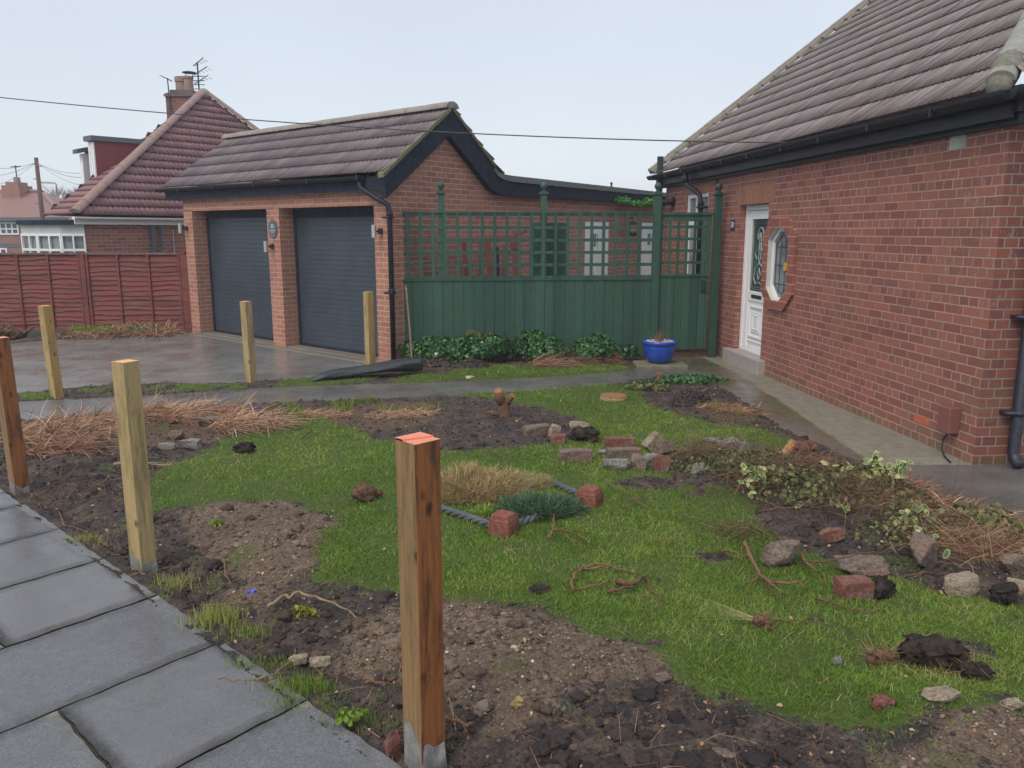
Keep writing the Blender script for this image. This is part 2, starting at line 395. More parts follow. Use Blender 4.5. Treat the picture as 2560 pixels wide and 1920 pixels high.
def m_tiles(name, a, b, lich, streak=None, cell=.3, gauge=.34, stripe=.1, samt=.25):
    M = NT(name); uv = M.uv()
    u, v, _ = M.sep(uv)
    cu = M.math('FLOOR', M.math('DIVIDE', u, cell)); cv = M.math('FLOOR', M.math('DIVIDE', v, gauge))
    cb = M.n('ShaderNodeCombineXYZ'); M.l(cu, cb.inputs[0]); M.l(cv, cb.inputs[1])
    wn = M.n('ShaderNodeTexWhiteNoise', noise_dimensions='2D'); M.l(cb.outputs[0], wn.inputs['Vector'])
    c = M.ramp(wn.outputs[0], [(0, a), (1, b)])
    cu2 = M.math('FLOOR', M.math('DIVIDE', u, stripe)); cb2 = M.n('ShaderNodeCombineXYZ'); M.l(cu2, cb2.inputs[0]); M.l(cv, cb2.inputs[1])
    wn2 = M.n('ShaderNodeTexWhiteNoise', noise_dimensions='2D'); M.l(cb2.outputs[0], wn2.inputs['Vector'])
    c = M.mix(M.ramp(wn2.outputs[0], [(.0, samt), (.5, 0.)]), c, tuple(x * .55 for x in a) + (1,))
    c = M.mix(M.ramp(wn2.outputs[0], [(.5, 0.), (1., samt)]), c, tuple(min(1, x * 1.6) for x in b) + (1,))
    c = M.mix(M.ramp(M.noise(M.obj(), 26, 5, .7), [(.35, 0.), (.7, .5)]), c, tuple(x * .55 for x in a) + (1,))
    c = M.mix(M.ramp(M.noise(M.obj(), 1.7, 6, .7), [(.48, 0.), (.7, .75)]), c, lich + (1,))
    if streak:
        sn = M.noise(M.mapv(uv, (9, .7, 1)), 3, 4, .6)
        c = M.mix(M.ramp(sn, [(.42, 0.), (.62, .8)]), c, streak + (1,))
        sn = M.noise(M.mapv(uv, (5, .5, 1), loc=(7, 3, 0)), 3, 4, .6)
        c = M.mix(M.ramp(sn, [(.55, 0.), (.7, .7)]), c, (.13, .065, .045, 1))
    return M.out(c, .62, M.bump(M.noise(M.obj(), 90, 3), .3, .004), .4)
TILE_H = m_tiles('weathered concrete tiles', (.125, .098, .098), (.195, .160, .155), (.16, .125, .095), (.30, .265, .27), gauge=.40, stripe=.0375, samt=.6)
TILE_G = m_tiles('garage concrete tiles', (.14, .112, .125), (.19, .155, .165), (.12, .10, .11), gauge=.335, stripe=.05, samt=.35)
TILE_N = m_tiles('red concrete tiles', (.24, .125, .13), (.31, .165, .17), (.20, .13, .14), gauge=.25, stripe=.06, samt=.2)
TILE_FAR = m_tiles('far red tiles', (.24, .12, .10), (.28, .15, .125), (.2, .13, .11))
CEMENT = m_plain('cement bedding', (.30, .28, .21), .9, .3, 25, .6, dirt=(.20, .19, .10))
RIDGE = m_plain('ridge tile', (.25, .215, .195), .8, .25, 14, .4, dirt=(.30, .29, .25))
HIPRED = m_plain('terracotta hip tile', (.30, .19, .165), .8, .2, 10, .4, dirt=(.27, .22, .20))

def m_ground():
    M = NT('garden ground'); p = M.geo()
    lawn, sand, straw, mud = (M.attr(k) for k in ('lawn', 'sand', 'straw', 'mud'))
    n1 = M.noise(p, 7, 6, .7); n2 = M.noise(p, 46, 6, .7); n3 = M.noise(p, 170, 3, .6)
    soil = M.ramp(n2, [(.3, (.022, .018, .02)), (.5, (.044, .036, .037)), (.72, (.09, .075, .07))])
    brown = M.ramp(n2, [(.3, (.055, .038, .028)), (.5, (.12, .085, .062)), (.72, (.21, .165, .125))])
    soil = M.mix(M.ramp(n1, [(.42, 0.), (.6, .8)]), soil, brown)
    rub = M.ramp(n2, [(.28, (.075, .05, .036)), (.5, (.155, .11, .077)), (.72, (.25, .19, .14))])
    sp = M.vor(p, 60, 'Color'); spd = M.vor(p, 60)
    rub = M.mix(M.ramp(spd, [(.25, .55), (.33, 0.)]), rub, M.ramp(M.sep(sp)[0], [(0, (.11, .085, .065)), (.6, (.24, .19, .14)), (1, (.42, .36, .27))]))
    e = M.math('ADD', sand, M.math('MULTIPLY', M.math('SUBTRACT', n1, .5), .9))
    c = M.mix(M.ramp(e, [(.4, 0.), (.6, 1.)]), soil, rub)
    c = M.mix(M.ramp(M.math('ADD', straw, M.math('MULTIPLY', M.math('SUBTRACT', n1, .5), .6)), [(.4, 0.), (.6, 1.)]), c,
              M.ramp(n2, [(.3, (.05, .035, .025)), (.7, (.19, .125, .08))]))
    g = M.ramp(n2, [(.3, (.040, .062, .014)), (.6, (.085, .125, .024)), (.8, (.14, .16, .05))])
    c = M.mix(M.ramp(M.math('ADD', lawn, M.math('MULTIPLY', M.math('SUBTRACT', n2, .5), .7)), [(.42, 0.), (.58, 1.)]), c, g)
    h = M.math('ADD', n2, M.math('MULTIPLY', n3, .4))
    return M.out(c, M.ramp(n2, [(.3, .75), (.7, .95)]), M.bump(h, .8, .02), .3)
GROUND = m_ground()
def m_pave():
    M = NT('paving slab'); p = M.geo()
    rnd = M.n('ShaderNodeObjectInfo').outputs['Random']
    t = M.attr('tint')
    n1 = M.noise(p, 1.6, 5, .65); n2 = M.noise(p, 130, 4, .7); n3 = M.noise(p, 14, 5, .7)
    c = M.ramp(n2, [(.28, (.050, .050, .056)), (.5, (.118, .121, .130)), (.75, (.23, .23, .235))])
    c = M.mix(M.ramp(n3, [(.35, 0.), (.7, .5)]), c, (.085, .088, .095, 1))
    c = M.mix(M.ramp(M.math('ADD', n1, M.math('MULTIPLY', M.math('SUBTRACT', t, .5), .5)), [(.3, 0.), (.7, .5)]), c, (.165, .165, .163, 1))
    ed = M.attr('edge')
    c = M.mix(M.math('MULTIPLY', M.ramp(ed, [(0, .45), (1, 0.)]), M.ramp(n3, [(.45, 0.), (.6, 1.)])), c, (.055, .062, .032, 1))
    wet = M.ramp(M.noise(p, 2.3, 5, .7), [(.4, .20), (.62, .46)])
    return M.out(c, wet, M.bump(M.math('ADD', n2, M.math('MULTIPLY', n3, .3)), .25, .003), .5)
PAVE = m_pave()
def m_wetconc(name, dark, light, moss=True, gloss=(.14, .5), seedloc=(0, 0, 0), grey=None):
    M = NT(name); p = M.mapv(M.geo(), loc=seedloc)
    n1 = M.noise(p, 1.0, 6, .7); n2 = M.noise(p, 95, 4, .7); n3 = M.noise(p, 9, 5, .7)
    c = M.mix(M.ramp(n1, [(.35, 0.), (.65, 1.)]), dark + (1,), light + (1,))
    c = M.mix(M.ramp(n2, [(.35, .45), (.6, 0.)]), c, tuple(v * .45 for v in dark) + (1,))
    c = M.mix(M.ramp(n2, [(.62, 0.), (.78, .5)]), c, tuple(min(1, v * 1.8) for v in light) + (1,))
    r = M.ramp(M.noise(p, 1.7, 6, .7), [(.4, gloss[0]), (.62, gloss[1])])
    if moss:
        ms = M.attr('moss'); f = M.math('MULTIPLY', ms, M.ramp(M.noise(p, 3.3, 6, .75), [(.35, 0.), (.6, 1.)]))
        c = M.mix(f, c, (.085, .085, .022, 1))
        dry = M.attr('dry'); f2 = M.ramp(M.math('ADD', dry, M.math('MULTIPLY', M.math('SUBTRACT', n1, .5), .8)), [(.42, 0.), (.6, 1.)])
        c = M.mix(M.math('MULTIPLY', f2, .85), c, M.mix(M.ramp(n3, [(.35, 0.), (.65, 1.)]), (.17, .155, .115, 1), (.27, .25, .20, 1)))
        r = M.math('MAXIMUM', r, M.math('MULTIPLY', f2, .75))
    return M.out(c, r, M.bump(M.math('ADD', n2, M.math('MULTIPLY', n3, .5)), .22, .004), .5)
PATHM = m_wetconc('wet path concrete', (.10, .095, .088), (.18, .172, .160))
DRIVE = m_wetconc('wet drive concrete', (.15, .142, .132), (.25, .24, .225), gloss=(.17, .42), seedloc=(4, 2, 0))
def m_strand(name, stops, rough=.6, trans=.25):
    M = NT(name); c = M.ramp(M.attr('tint'), stops)
    mat = M.out(c, rough, None, .3)
    if trans:
        tr = M.n('ShaderNodeBsdfTranslucent'); M.l(c, tr.inputs[0]); ms = M.n('ShaderNodeMixShader'); ms.inputs[0].default_value = trans
        M.l(M.b.outputs[0], ms.inputs[1]); M.l(tr.outputs[0], ms.inputs[2]); M.l(ms.outputs[0], M.t.nodes['Material Output'].inputs[0])
    return mat
GRASS = m_strand('grass blades', [(0, (.08, .155, .017)), (.35, (.15, .265, .030)), (.7, (.255, .365, .055)), (.9, (.36, .39, .095)), (1, (.48, .42, .19))], .5)
STRAW = m_strand('dry stems', [(0, (.15, .07, .045)), (.35, (.34, .19, .12)), (.7, (.52, .33, .22)), (1, (.66, .50, .34))], .7, .1)
SHOOT = m_strand('young shoots', [(0, (.10, .19, .02)), (.6, (.30, .36, .04)), (1, (.50, .45, .08))], .5)
HEATH = m_strand('heather', [(0, (.20, .13, .06)), (.5, (.52, .36, .18)), (.8, (.46, .40, .20)), (1, (.20, .22, .09))], .7, .15)
SEDUM = m_strand('grey green shoots', [(0, (.035, .075, .035)), (.5, (.075, .15, .075)), (1, (.15, .22, .13))], .6, .15)
ROOTS = m_strand('roots and fibres', [(0, (.07, .042, .028)), (.5, (.20, .115, .07)), (1, (.40, .26, .15))], .8, 0)
IVYM = m_strand('ivy leaves', [(0, (.022, .075, .024)), (.5, (.05, .15, .048)), (.85, (.10, .25, .08)), (.93, (.18, .34, .13)), (1, (.55, .60, .45))], .35, .15)
HOLLY = m_strand('variegated leaves', [(0, (.06, .13, .03)), (.35, (.14, .25, .05)), (.5, (.45, .45, .08)), (1, (.72, .68, .28))], .35, .2)
BUSHM = m_strand('small dull leaves', [(0, (.05, .06, .03)), (.4, (.11, .14, .05)), (.7, (.20, .23, .09)), (1, (.28, .14, .07))], .6, .15)
LITTER = m_strand('leaf litter', [(0, (.07, .03, .018)), (.5, (.20, .10, .05)), (.8, (.34, .19, .10)), (1, (.50, .38, .22))], .8, 0)
FAKE = m_strand('bright green leaves', [(0, (.05, .25, .04)), (1, (.22, .60, .14))], .4, .2)
CHIP = m_strand('gravel', [(0, (.05, .045, .045)), (.4, (.14, .11, .09)), (.7, (.26, .20, .14)), (.88, (.42, .35, .24)), (1, (.72, .66, .54))], .7, 0)
CLOD = m_strand('soil clods', [(0, (.026, .022, .024)), (.3, (.055, .042, .038)), (.6, (.13, .098, .075)), (1, (.25, .195, .15))], .9, 0)
def m_stone(name, a, b, c2, sc=9):
    M = NT(name); p = M.obj(); n1 = M.noise(p, sc, 6, .7); n2 = M.noise(p, sc * 7, 5, .7)
    c = M.ramp(n1, [(.33, a), (.5, b), (.66, c2)])
    c = M.mix(M.ramp(n2, [(.4, .55), (.6, 0.)]), c, tuple(v * .4 for v in a) + (1,))
    return M.out(c, .85, M.bump(M.math('ADD', n2, n1), .7, .012), .3)
STONE_GB = m_stone('mortar crusted brick', (.10, .07, .06), (.24, .19, .15), (.28, .13, .10))
STONE_RB = m_stone('red brick lump', (.16, .065, .05), (.24, .105, .08), (.26, .215, .17))
STONE_G = m_stone('grey rubble', (.12, .112, .10), (.29, .28, .255), (.19, .18, .165))
STONE_BF = m_stone('buff stone', (.20, .15, .10), (.38, .31, .23), (.26, .21, .16))
SOILLUMP = m_stone('earth lump', (.018, .014, .015), (.04, .03, .026), (.10, .07, .05), 16)
BARK = m_stone('bark', (.10, .055, .03), (.22, .12, .07), (.13, .10, .07), 14)
CUTWOOD = m_stone('cut wood', (.26, .12, .06), (.42, .20, .10), (.32, .15, .08), 14)
DEBARK = m_stone('peeled branch', (.15, .08, .045), (.34, .19, .10), (.27, .12, .055), 22)
BLONDE = m_stone('blonde branch', (.28, .20, .12), (.46, .34, .21), (.20, .13, .08), 20)
TERRA = m_stone('terracotta block', (.19, .065, .045), (.29, .105, .075), (.22, .10, .08), 5)
def m_mat_fabric():
    M = NT('weed matting'); p = M.obj(); n = M.noise(M.mapv(p, (1, 6, 6)), 5, 5, .7)
    c = M.mix(M.ramp(n, [(.35, 0.), (.65, 1.)]), (.018, .022, .026, 1), (.055, .065, .07, 1))
    return M.out(c, .45, M.bump(n, .6, .015), .5)
MATTING = m_mat_fabric()
BLUEG = m_plain('blue glaze', (.018, .065, .42), .12, .25, 6, .03, dirt=(.03, .09, .35))
DOORM = m_plain('roller door slats', (.040, .056, .076), .42, .18, 3, .05)
POLEM = m_plain('creosoted pole', (.10, .05, .045), .8, .3, 10, .3)
RENDER = m_plain('red cladding', (.22, .055, .055), .85, .12, 30, .3)
WIREM = m_plain('overhead cable', (.05, .05, .055), .6, .05)

# ================================================================== GROUND LAYOUT (surveyed outlines)
def PX(x, y): return D(x / 1.1573, y / 1.1573)
HARD = [PX(*p) for p in ((-260, 1014), (55, 1005), (348, 991), (746, 966), (1100, 957), (1288, 948), (1470, 936), (1570, 926), (1632, 912), (1650, 898))]
HARD += [tuple(fp(4.6, 0, 0)[:2]), tuple(hp(0, .3, 0)[:2]), tuple(hp(0, 4, 0)[:2]), tuple(hp(-2.6, 4, 0)[:2])]
HARD += [PX(*p) for p in ((2700, 1330), (2523, 1307), (2392, 1270), (2287, 1212), (2180, 1165), (2077, 1122), (1995, 1086), (1930, 1050), (1890, 1018), (1827, 978),
                          (1760, 952), (1700, 942), (1600, 947), (1468, 968), (1107, 993), (746, 1002), (547, 1015), (358, 1028), (0, 1053), (-260, 1075))]
DRV = [PX(*p) for p in ((-400, 1012), (50, 985), (278, 960), (542, 958), (796, 945), (945, 920))] + [tuple(gp(0, -.05, 0)[:2]), tuple(gp(0, .5, 0)[:2]), tuple(gp(5.8, .5, 0)[:2])] + \
      [PX(*p) for p in ((470, 822), (224, 842), (0, 862), (-400, 895))]
PA = np.array(PX(0, 1215)); PD = np.array([.733, -.681]); PD /= np.linalg.norm(PD); PN = np.array([-PD[1], PD[0]])  # PN points into the garden
LAWN = [D(*p) for p in ((330, 1108), (318, 1060), (345, 1010), (430, 985), (520, 942), (600, 918), (700, 908), (760, 932), (830, 955), (950, 978), (1060, 978), (1180, 968),
        (1260, 945), (1252, 912), (1180, 886), (1080, 869), (985, 858), (1000, 846), (1270, 829), (1370, 838), (1395, 875), (1440, 897), (1540, 924), (1655, 930), (1770, 992),
        (1640, 966), (1560, 974), (1480, 968), (1400, 1012), (1480, 1062), (1590, 1080), (1640, 1140), (1700, 1200), (1830, 1236), (1930, 1256), (2060, 1292), (2260, 1325), (2700, 1400),
        (2700, 1620), (2260, 1540), (2100, 1535), (2000, 1555), (1935, 1610), (1890, 1640), (1860, 1590), (1700, 1550), (1560, 1510), (1440, 1470), (1430, 1420), (1290, 1370), (1200, 1330),
        (1100, 1310), (960, 1300), (760, 1265), (690, 1260), (700, 1200), (720, 1130), (640, 1085), (420, 1090))]
VERGE = [D(*p) for p in ((930, 824), (1000, 797), (1060, 790), (1340, 792), (1385, 802), (1240, 816), (1080, 824))]
VERGE2 = [D(*p) for p in ((40, 851), (250, 838), (520, 831), (640, 822), (700, 808), (860, 800), (960, 812), (940, 828), (560, 838), (240, 858), (50, 866))]
HOLES = [[D(*p) for p in q] for q in (((1330, 1045), (1400, 1038), (1465, 1048), (1470, 1064), (1380, 1066), (1335, 1056)), ((1140, 1276), (1170, 1268), (1192, 1280), (1170, 1292), (1142, 1288)),
        ((1960, 1395), (2040, 1405), (2120, 1440), (2140, 1480), (2060, 1470), (1970, 1430)), ((1500, 1205), (1560, 1200), (1600, 1222), (1540, 1230)))]
SAND = [[D(*p) for p in q] for q in (((400, 1112), (470, 1092), (640, 1088), (715, 1130), (700, 1200), (640, 1250), (560, 1290), (470, 1250), (420, 1200)),
        ((700, 1400), (760, 1330), (860, 1312), (1000, 1302), (1200, 1340), (1430, 1420), (1420, 1470), (1300, 1500), (1200, 1560), (1050, 1570), (980, 1520), (900, 1500), (760, 1450)),
        ((1900, 1690), (1950, 1600), (2100, 1545), (2260, 1545), (2260, 1700)), ((500, 1270), (600, 1290), (560, 1330), (520, 1310)))]
STRAWP = [[D(*p) for p in q] for q in (((40, 965), (60, 905), (200, 888), (400, 882), (560, 902), (590, 925), (520, 950), (300, 985), (120, 1003)),
        ((620, 882), (940, 872), (950, 925), (800, 935), (650, 915)), ((1640, 966), (1770, 992), (1860, 1020), (1950, 1075), (2100, 1105), (2260, 1122), (2260, 1200), (2050, 1190), (1700, 1050)),
        ((1480, 870), (1600, 868), (1640, 915), (1530, 912)))]
MUD = [[D(*p) for p in q] for q in (((20, 830), (250, 824), (380, 832), (500, 834), (300, 852), (40, 850)),)]
def ddir(px, py, r): return D(px, py) + (r,)
BUMPS = [ddir(560, 1180, .5) + (.05,), ddir(640, 1170, .35) + (.04,), ddir(1150, 1440, .45) + (.07,), ddir(950, 1400, .35) + (.04,), ddir(2080, 1600, .4) + (.05,), ddir(300, 930, .7) + (.07,), ddir(140, 1010, .5) + (.06,),
         ddir(1060, 925, .8) + (.05,), ddir(1490, 868, .30) + (.12,), ddir(1820, 1110, .7) + (.13,), ddir(1600, 1030, .6) + (.09,), ddir(1700, 1080, .5) + (.08,), ddir(940, 775, .28) + (.16,), ddir(1018, 783, .25) + (.13,), ddir(600, 1330, .35) + (.05,),
         ddir(1500, 900, .5) + (.04,)]
def masks(X, Y):
    px = X + .10 * fbm(X, Y, 3.1, 5) + .035 * fbm(X, Y, 14, 9); py = Y + .10 * fbm(X, Y, 3.1, 31) + .035 * fbm(X, Y, 14, 47)
    ll = lambda P_, w_: np.clip(.55 - np.where(inpoly(px, py, P_), -1, 1) * segdist(px, py, P_) / w_ + .9 * fbm(X, Y, 8, 123), 0, 1)
    lawn = np.maximum(ll(LAWN, .20), ll(VERGE, .14))
    v2 = inpoly(px, py, VERGE2) & (fbm(X, Y, 2.6, 77) > -.06)
    for h in HOLES: lawn = lawn * (1 - inpoly(px, py, h))
    lawn = np.maximum(lawn, .8 * v2)
    bare = fbm(X, Y, 4.5, 61)
    lawn = np.where(bare < -.27, lawn * .3, lawn)
    tuft = (fbm(X, Y, 3.3, 88) > .20) & ~(lawn > .1)
    lawn = np.maximum(lawn, .45 * tuft)
    sand = np.zeros(X.shape); straw = np.zeros(X.shape)
    for q in SAND: sand = np.maximum(sand, np.clip(.5 - np.where(inpoly(px, py, q), -1, 1) * segdist(px, py, q) / .28 + .9 * fbm(X, Y, 4.2, 83), 0, 1))
    for q in STRAWP: straw = np.maximum(straw, np.clip(.5 - np.where(inpoly(px, py, q), -1, 1) * segdist(px, py, q) / .3 + .8 * fbm(X, Y, 4.2, 87), 0, 1))
    pd = (X - PA[0]) * PN[0] + (Y - PA[1]) * PN[1]
    return lawn, sand, straw, pd
def terrain_h(X, Y, lawn=None, pd=None):
    if lawn is None: lawn, _, _, pd = masks(X, Y)
    sg = lambda poly: np.where(inpoly(X, Y, poly), -1, 1) * segdist(X, Y, poly)
    nse = .03 * fbm(X, Y, 5, 3) + .02 * fbm(X, Y, 17, 8)
    dh = np.minimum(sg(HARD), sg(DRV)) + nse
    edge = np.clip((dh + .03) / .07, 0, 1); edge = edge * edge * (3 - 2 * edge)
    rough = (1 - np.clip(lawn, 0, 1))
    h = .012 + .02 * fbm(X, Y, 1.3, 1) + .012 * lawn + rough * (.05 * fbm(X, Y, 5, 21) + .055 * np.abs(fbm(X, Y, 11, 22, 3)) + .045 * np.abs(fbm(X, Y, 23, 24, 2)) - .012)
    far = np.clip(dh / .3, 0, 1)
    for bx, by, r, a in BUMPS: h = h + far * a * np.exp(-((X - bx) ** 2 + (Y - by) ** 2) / (2 * (r * .55) ** 2)) * (1 + .7 * fbm(X, Y, 7, 5) * rough)
    # shallow trench along the pavement edge where the old wall stood
    h = h - .055 * np.exp(-((pd - .16) / .10) ** 2) * (1 + fbm(X, Y, 3, 41)) - .03 * np.exp(-((pd - .0) / .05) ** 2)
    h = -.06 + (h + .06) * edge
    return h
def hz(x, y):
    return float(terrain_h(np.array([x]), np.array([y]))[0])

# terrain sheet
ys = [2.05]
while ys[-1] < 15.6: ys.append(ys[-1] + .010 + .0030 * max(0, ys[-1] - 2))
xs = [-1.]
gx = np.concatenate([np.arange(-8.4, 5.0, .018), np.arange(5.0, 7.6, .05)]); gy = np.array(ys)
X, Y = np.meshgrid(gx, gy)
lawn, sand, straw, pd = masks(X, Y)
Z = terrain_h(X, Y, lawn, pd)
mud = np.zeros(X.shape)
nx = len(gx); ny = len(gy)
idx = np.arange(nx * ny).reshape(ny, nx)
F = np.stack([idx[:-1, :-1], idx[:-1, 1:], idx[1:, 1:], idx[1:, :-1]], -1).reshape(-1, 4)
vis = (X > -(.70 * Y + .9)) & (X < .70 * Y + 2.6) & (pd > -.06)
housed = (X - HC[0]) * NH[0] + (Y - HC[1]) * NH[1]
vis &= ~((housed > .15) & (Y > 6.0))
gd = (X - GC[0]) * NG[0] + (Y - GC[1]) * NG[1]; gs = (X - GC[0]) * S[0] + (Y - GC[1]) * S[1]
vis &= ~((gd > .2) & (gs > .1) & (gs < 6.2))
vis &= ~((Y > 11.9) & (X > -1.3))
kf = vis.ravel()[F].all(1)
F = F[kf]
used = np.unique(F); remap = -np.ones(nx * ny, int); remap[used] = np.arange(len(used))
g = rawmesh('garden_ground', np.stack([X.ravel(), Y.ravel(), Z.ravel()], 1)[used], remap[F], GROUND, smooth=True,
            attrs=dict(lawn=lawn.ravel()[used], sand=sand.ravel()[used], straw=straw.ravel()[used], mud=mud.ravel()[used]))
tag(g, kind='structure')
# far ground
FARG = m_plain('distant ground', (.06, .065, .04), .9, .3, 3, .2)
b = MB(); b.box(-400, 400, -6, 800, -.5, -.16); tag(b.build('ground', FARG), kind='structure')

def sheet(name, poly, z, mat, step=.08, grow=.12, mossf=None, dryf=None):
    xs = [p[0] for p in poly]; ysx = [p[1] for p in poly]
    gx = np.arange(max(min(xs), -11) - grow, min(max(xs), 8.2) + grow + step, step); gy = np.arange(min(ysx) - grow, max(ysx) + grow + step, step)
    X, Y = np.meshgrid(gx, gy); sd = np.where(inpoly(X, Y, poly), -1, 1) * segdist(X, Y, poly)
    keep = sd < grow; ny, nx = X.shape; idx = np.arange(nx * ny).reshape(ny, nx)
    F = np.stack([idx[:-1, :-1], idx[:-1, 1:], idx[1:, 1:], idx[1:, :-1]], -1).reshape(-1, 4); F = F[keep.ravel()[F].all(1)]
    used = np.unique(F); rm = -np.ones(nx * ny, int); rm[used] = np.arange(len(used))
    Z = z + .008 * fbm(X, Y, .9, 4)
    at = dict(moss=(mossf(X, Y) if mossf else X * 0).ravel()[used], dry=(dryf(X, Y) if dryf else X * 0).ravel()[used])
    o = rawmesh(name, np.stack([X.ravel(), Y.ravel(), Z.ravel()], 1)[used], rm[F], mat, smooth=True, attrs=at)
    return tag(o, kind='structure')
def wall_dist(X, Y): return -((X - HC[0]) * NH[0] + (Y - HC[1]) * NH[1])
def mossf(X, Y):
    d = wall_dist(X, Y); s = (X - HC[0]) * HD[0] + (Y - HC[1]) * HD[1]
    return np.where(s > 0, np.exp(-((d - .55) / .28) ** 2), 0)
def dryf(X, Y):
    d = wall_dist(X, Y); s = (X - HC[0]) * HD[0] + (Y - HC[1]) * HD[1]
    wdt = .30 + .50 * np.clip(1 - s / 4.2, 0, 1)
    return np.where(s > .02, np.clip((wdt - d) / .22 + .5, 0, 1), 0)
sheet('path', HARD, 0.0, PATHM, mossf=mossf, dryf=dryf)
sheet('driveway', DRV, -.004, DRIVE)

# pavement: slabs laid in courses across the footway
JD = np.array([.652, .758]); JD /= np.linalg.norm(JD)
def pav(s, t, z): p = PA + PD * s - JD * t; return Vector((p[0], p[1], z))
vsl = []; fsl = []; tint = []; edge = []
for k in range(-12, 14):
    s0 = .57 + .693 * k; cuts = [0, .70, 1.62, 2.2] if k % 2 == 0 else [0, 1.16, 2.2]
    for a, bq in zip(cuts[:-1], cuts[1:]):
        gap = .006; tn = random.random(); dz = random.uniform(-.004, .003); off = random.uniform(-.018, .012) if a == 0 else 0
        q = [(s0 + gap, a + gap + off), (s0 + .693 - gap, a + gap + off + random.uniform(-.006, .006)), (s0 + .693 - gap, bq - gap), (s0 + gap, bq - gap)]
        n = 10; base = len(vsl)
        for j in range(n + 1):
            for i in range(n + 1):
                u = i / n; v = j / n
                sA = q[0][0] * (1 - u) + q[1][0] * u; tA = (q[0][1] * (1 - u) + q[1][1] * u) * (1 - v) + (q[3][1] * (1 - u) + q[2][1] * u) * v
                e = min(i, n - i, j, n - j)
                wob = (.004 * math.sin(sA * 37 + tA * 29)) if e == 0 else 0
                vsl.append(pav(sA + wob * (1 if i in (0, n) else 0), tA + wob * (1 if j in (0, n) else 0), dz - (.0015 if e == 0 else 0))); tint.append(tn); edge.append(min(1, e / 1.0))
        for j in range(n):
            for i in range(n):
                c = base + j * (n + 1) + i; fsl.append((c, c + 1, c + n + 2, c + n + 1))
        ring = [base + i for i in range(n + 1)] + [base + (n + 1) * j + n for j in range(1, n + 1)] + [base + n * (n + 1) + i for i in range(n - 1, -1, -1)] + [base + (n + 1) * j for j in range(n - 1, 0, -1)]
        lo = len(vsl)
        for r_ in ring: p = vsl[r_]; vsl.append(Vector((p.x, p.y, -.07))); tint.append(tn); edge.append(0)
        m = len(ring)
        for i in range(m): fsl.append((ring[i], ring[(i + 1) % m], lo + (i + 1) % m, lo + i))
o = rawmesh('pavement', [tuple(p) for p in vsl], fsl, PAVE, attrs=dict(tint=tint, edge=edge)); tag(o, kind='structure')
JOINT = m_plain('joint grit', (.05, .045, .035), .95, .5, 60, .6, dirt=(.06, .075, .03))
b = MB(); b.hexa([pav(-9, 0.02, -.09), pav(10, .02, -.09), pav(10, 2.2, -.09), pav(-9, 2.2, -.09), pav(-9, .02, -.014), pav(10, .02, -.014), pav(10, 2.2, -.014), pav(-9, 2.2, -.014)])
tag(b.build('pavement_bed', JOINT), kind='structure')
b = MB(); b.hexa([pav(-9, 2.21, -.3), pav(10, 2.21, -.3), pav(10, 2.35, -.3), pav(-9, 2.35, -.3), pav(-9, 2.21, 0), pav(10, 2.21, 0), pav(10, 2.35, 0), pav(-9, 2.35, 0)])
tag(b.build('kerb', CONC), kind='structure')
ASPH = m_plain('asphalt', (.05, .05, .052), .8, .3, 60, .5)
b = MB(); b.hexa([pav(-30, 2.36, -.2), pav(30, 2.36, -.2), pav(30, 9, -.2), pav(-30, 9, -.2), pav(-30, 2.36, -.11), pav(30, 2.36, -.11), pav(30, 9, -.11), pav(-30, 9, -.11)])
tag(b.build('road', ASPH), kind='structure')

# ================================================================== ROOF / GUTTER TOOLS
def roof_mesh(name, P, nrm, af, bf, T, gauge, mat, parent, period=.1, amp=.022, thick=.03, sub=6):
    "P(s,t) point on the slope; rows of corrugated tiles, each row lapping the one below"
    vs = []; fs = []; uvs = []; nrm = Vector(nrm).normalized(); rows = int(math.ceil(T / gauge))
    for i in range(rows):
        t0 = i * gauge; t1 = min(T, t0 + gauge + .03); tm = (t0 + min(T, t0 + gauge)) / 2
        a = af(tm); bb = bf(tm)
        if bb - a < .05: continue
        n = max(2, int((bb - a) / (period / sub)) + 1); st = len(vs)
        for j in range(n + 1):
            s = a + (bb - a) * j / n; h = amp * (.5 + .5 * math.cos(2 * math.pi * s / period)) ** .8
            tj = t0 + .006 * math.sin(math.floor(s / .3) * 12.9 + i * 7.1)
            vs += [P(s, tj + .03) - nrm * .003, P(s, tj) + nrm * (thick + h), P(s, t1) + nrm * h]
            uvs += [(s, i * gauge + .01), (s, i * gauge + .02), (s, i * gauge + gauge * .97)]
        for j in range(n):
            c = st + j * 3; fs += [(c, c + 3, c + 4, c + 1), (c + 1, c + 4, c + 5, c + 2)]
    o = rawmesh(name, [tuple(v) for v in vs], fs, mat, parent)
    uv = o.data.uv_layers.new(name='UVMap'); li = np.zeros(len(o.data.loops), np.int32); o.data.loops.foreach_get('vertex_index', li)
    uv.data.foreach_set('uv', np.array(uvs, np.float32)[li].ravel())
    return o
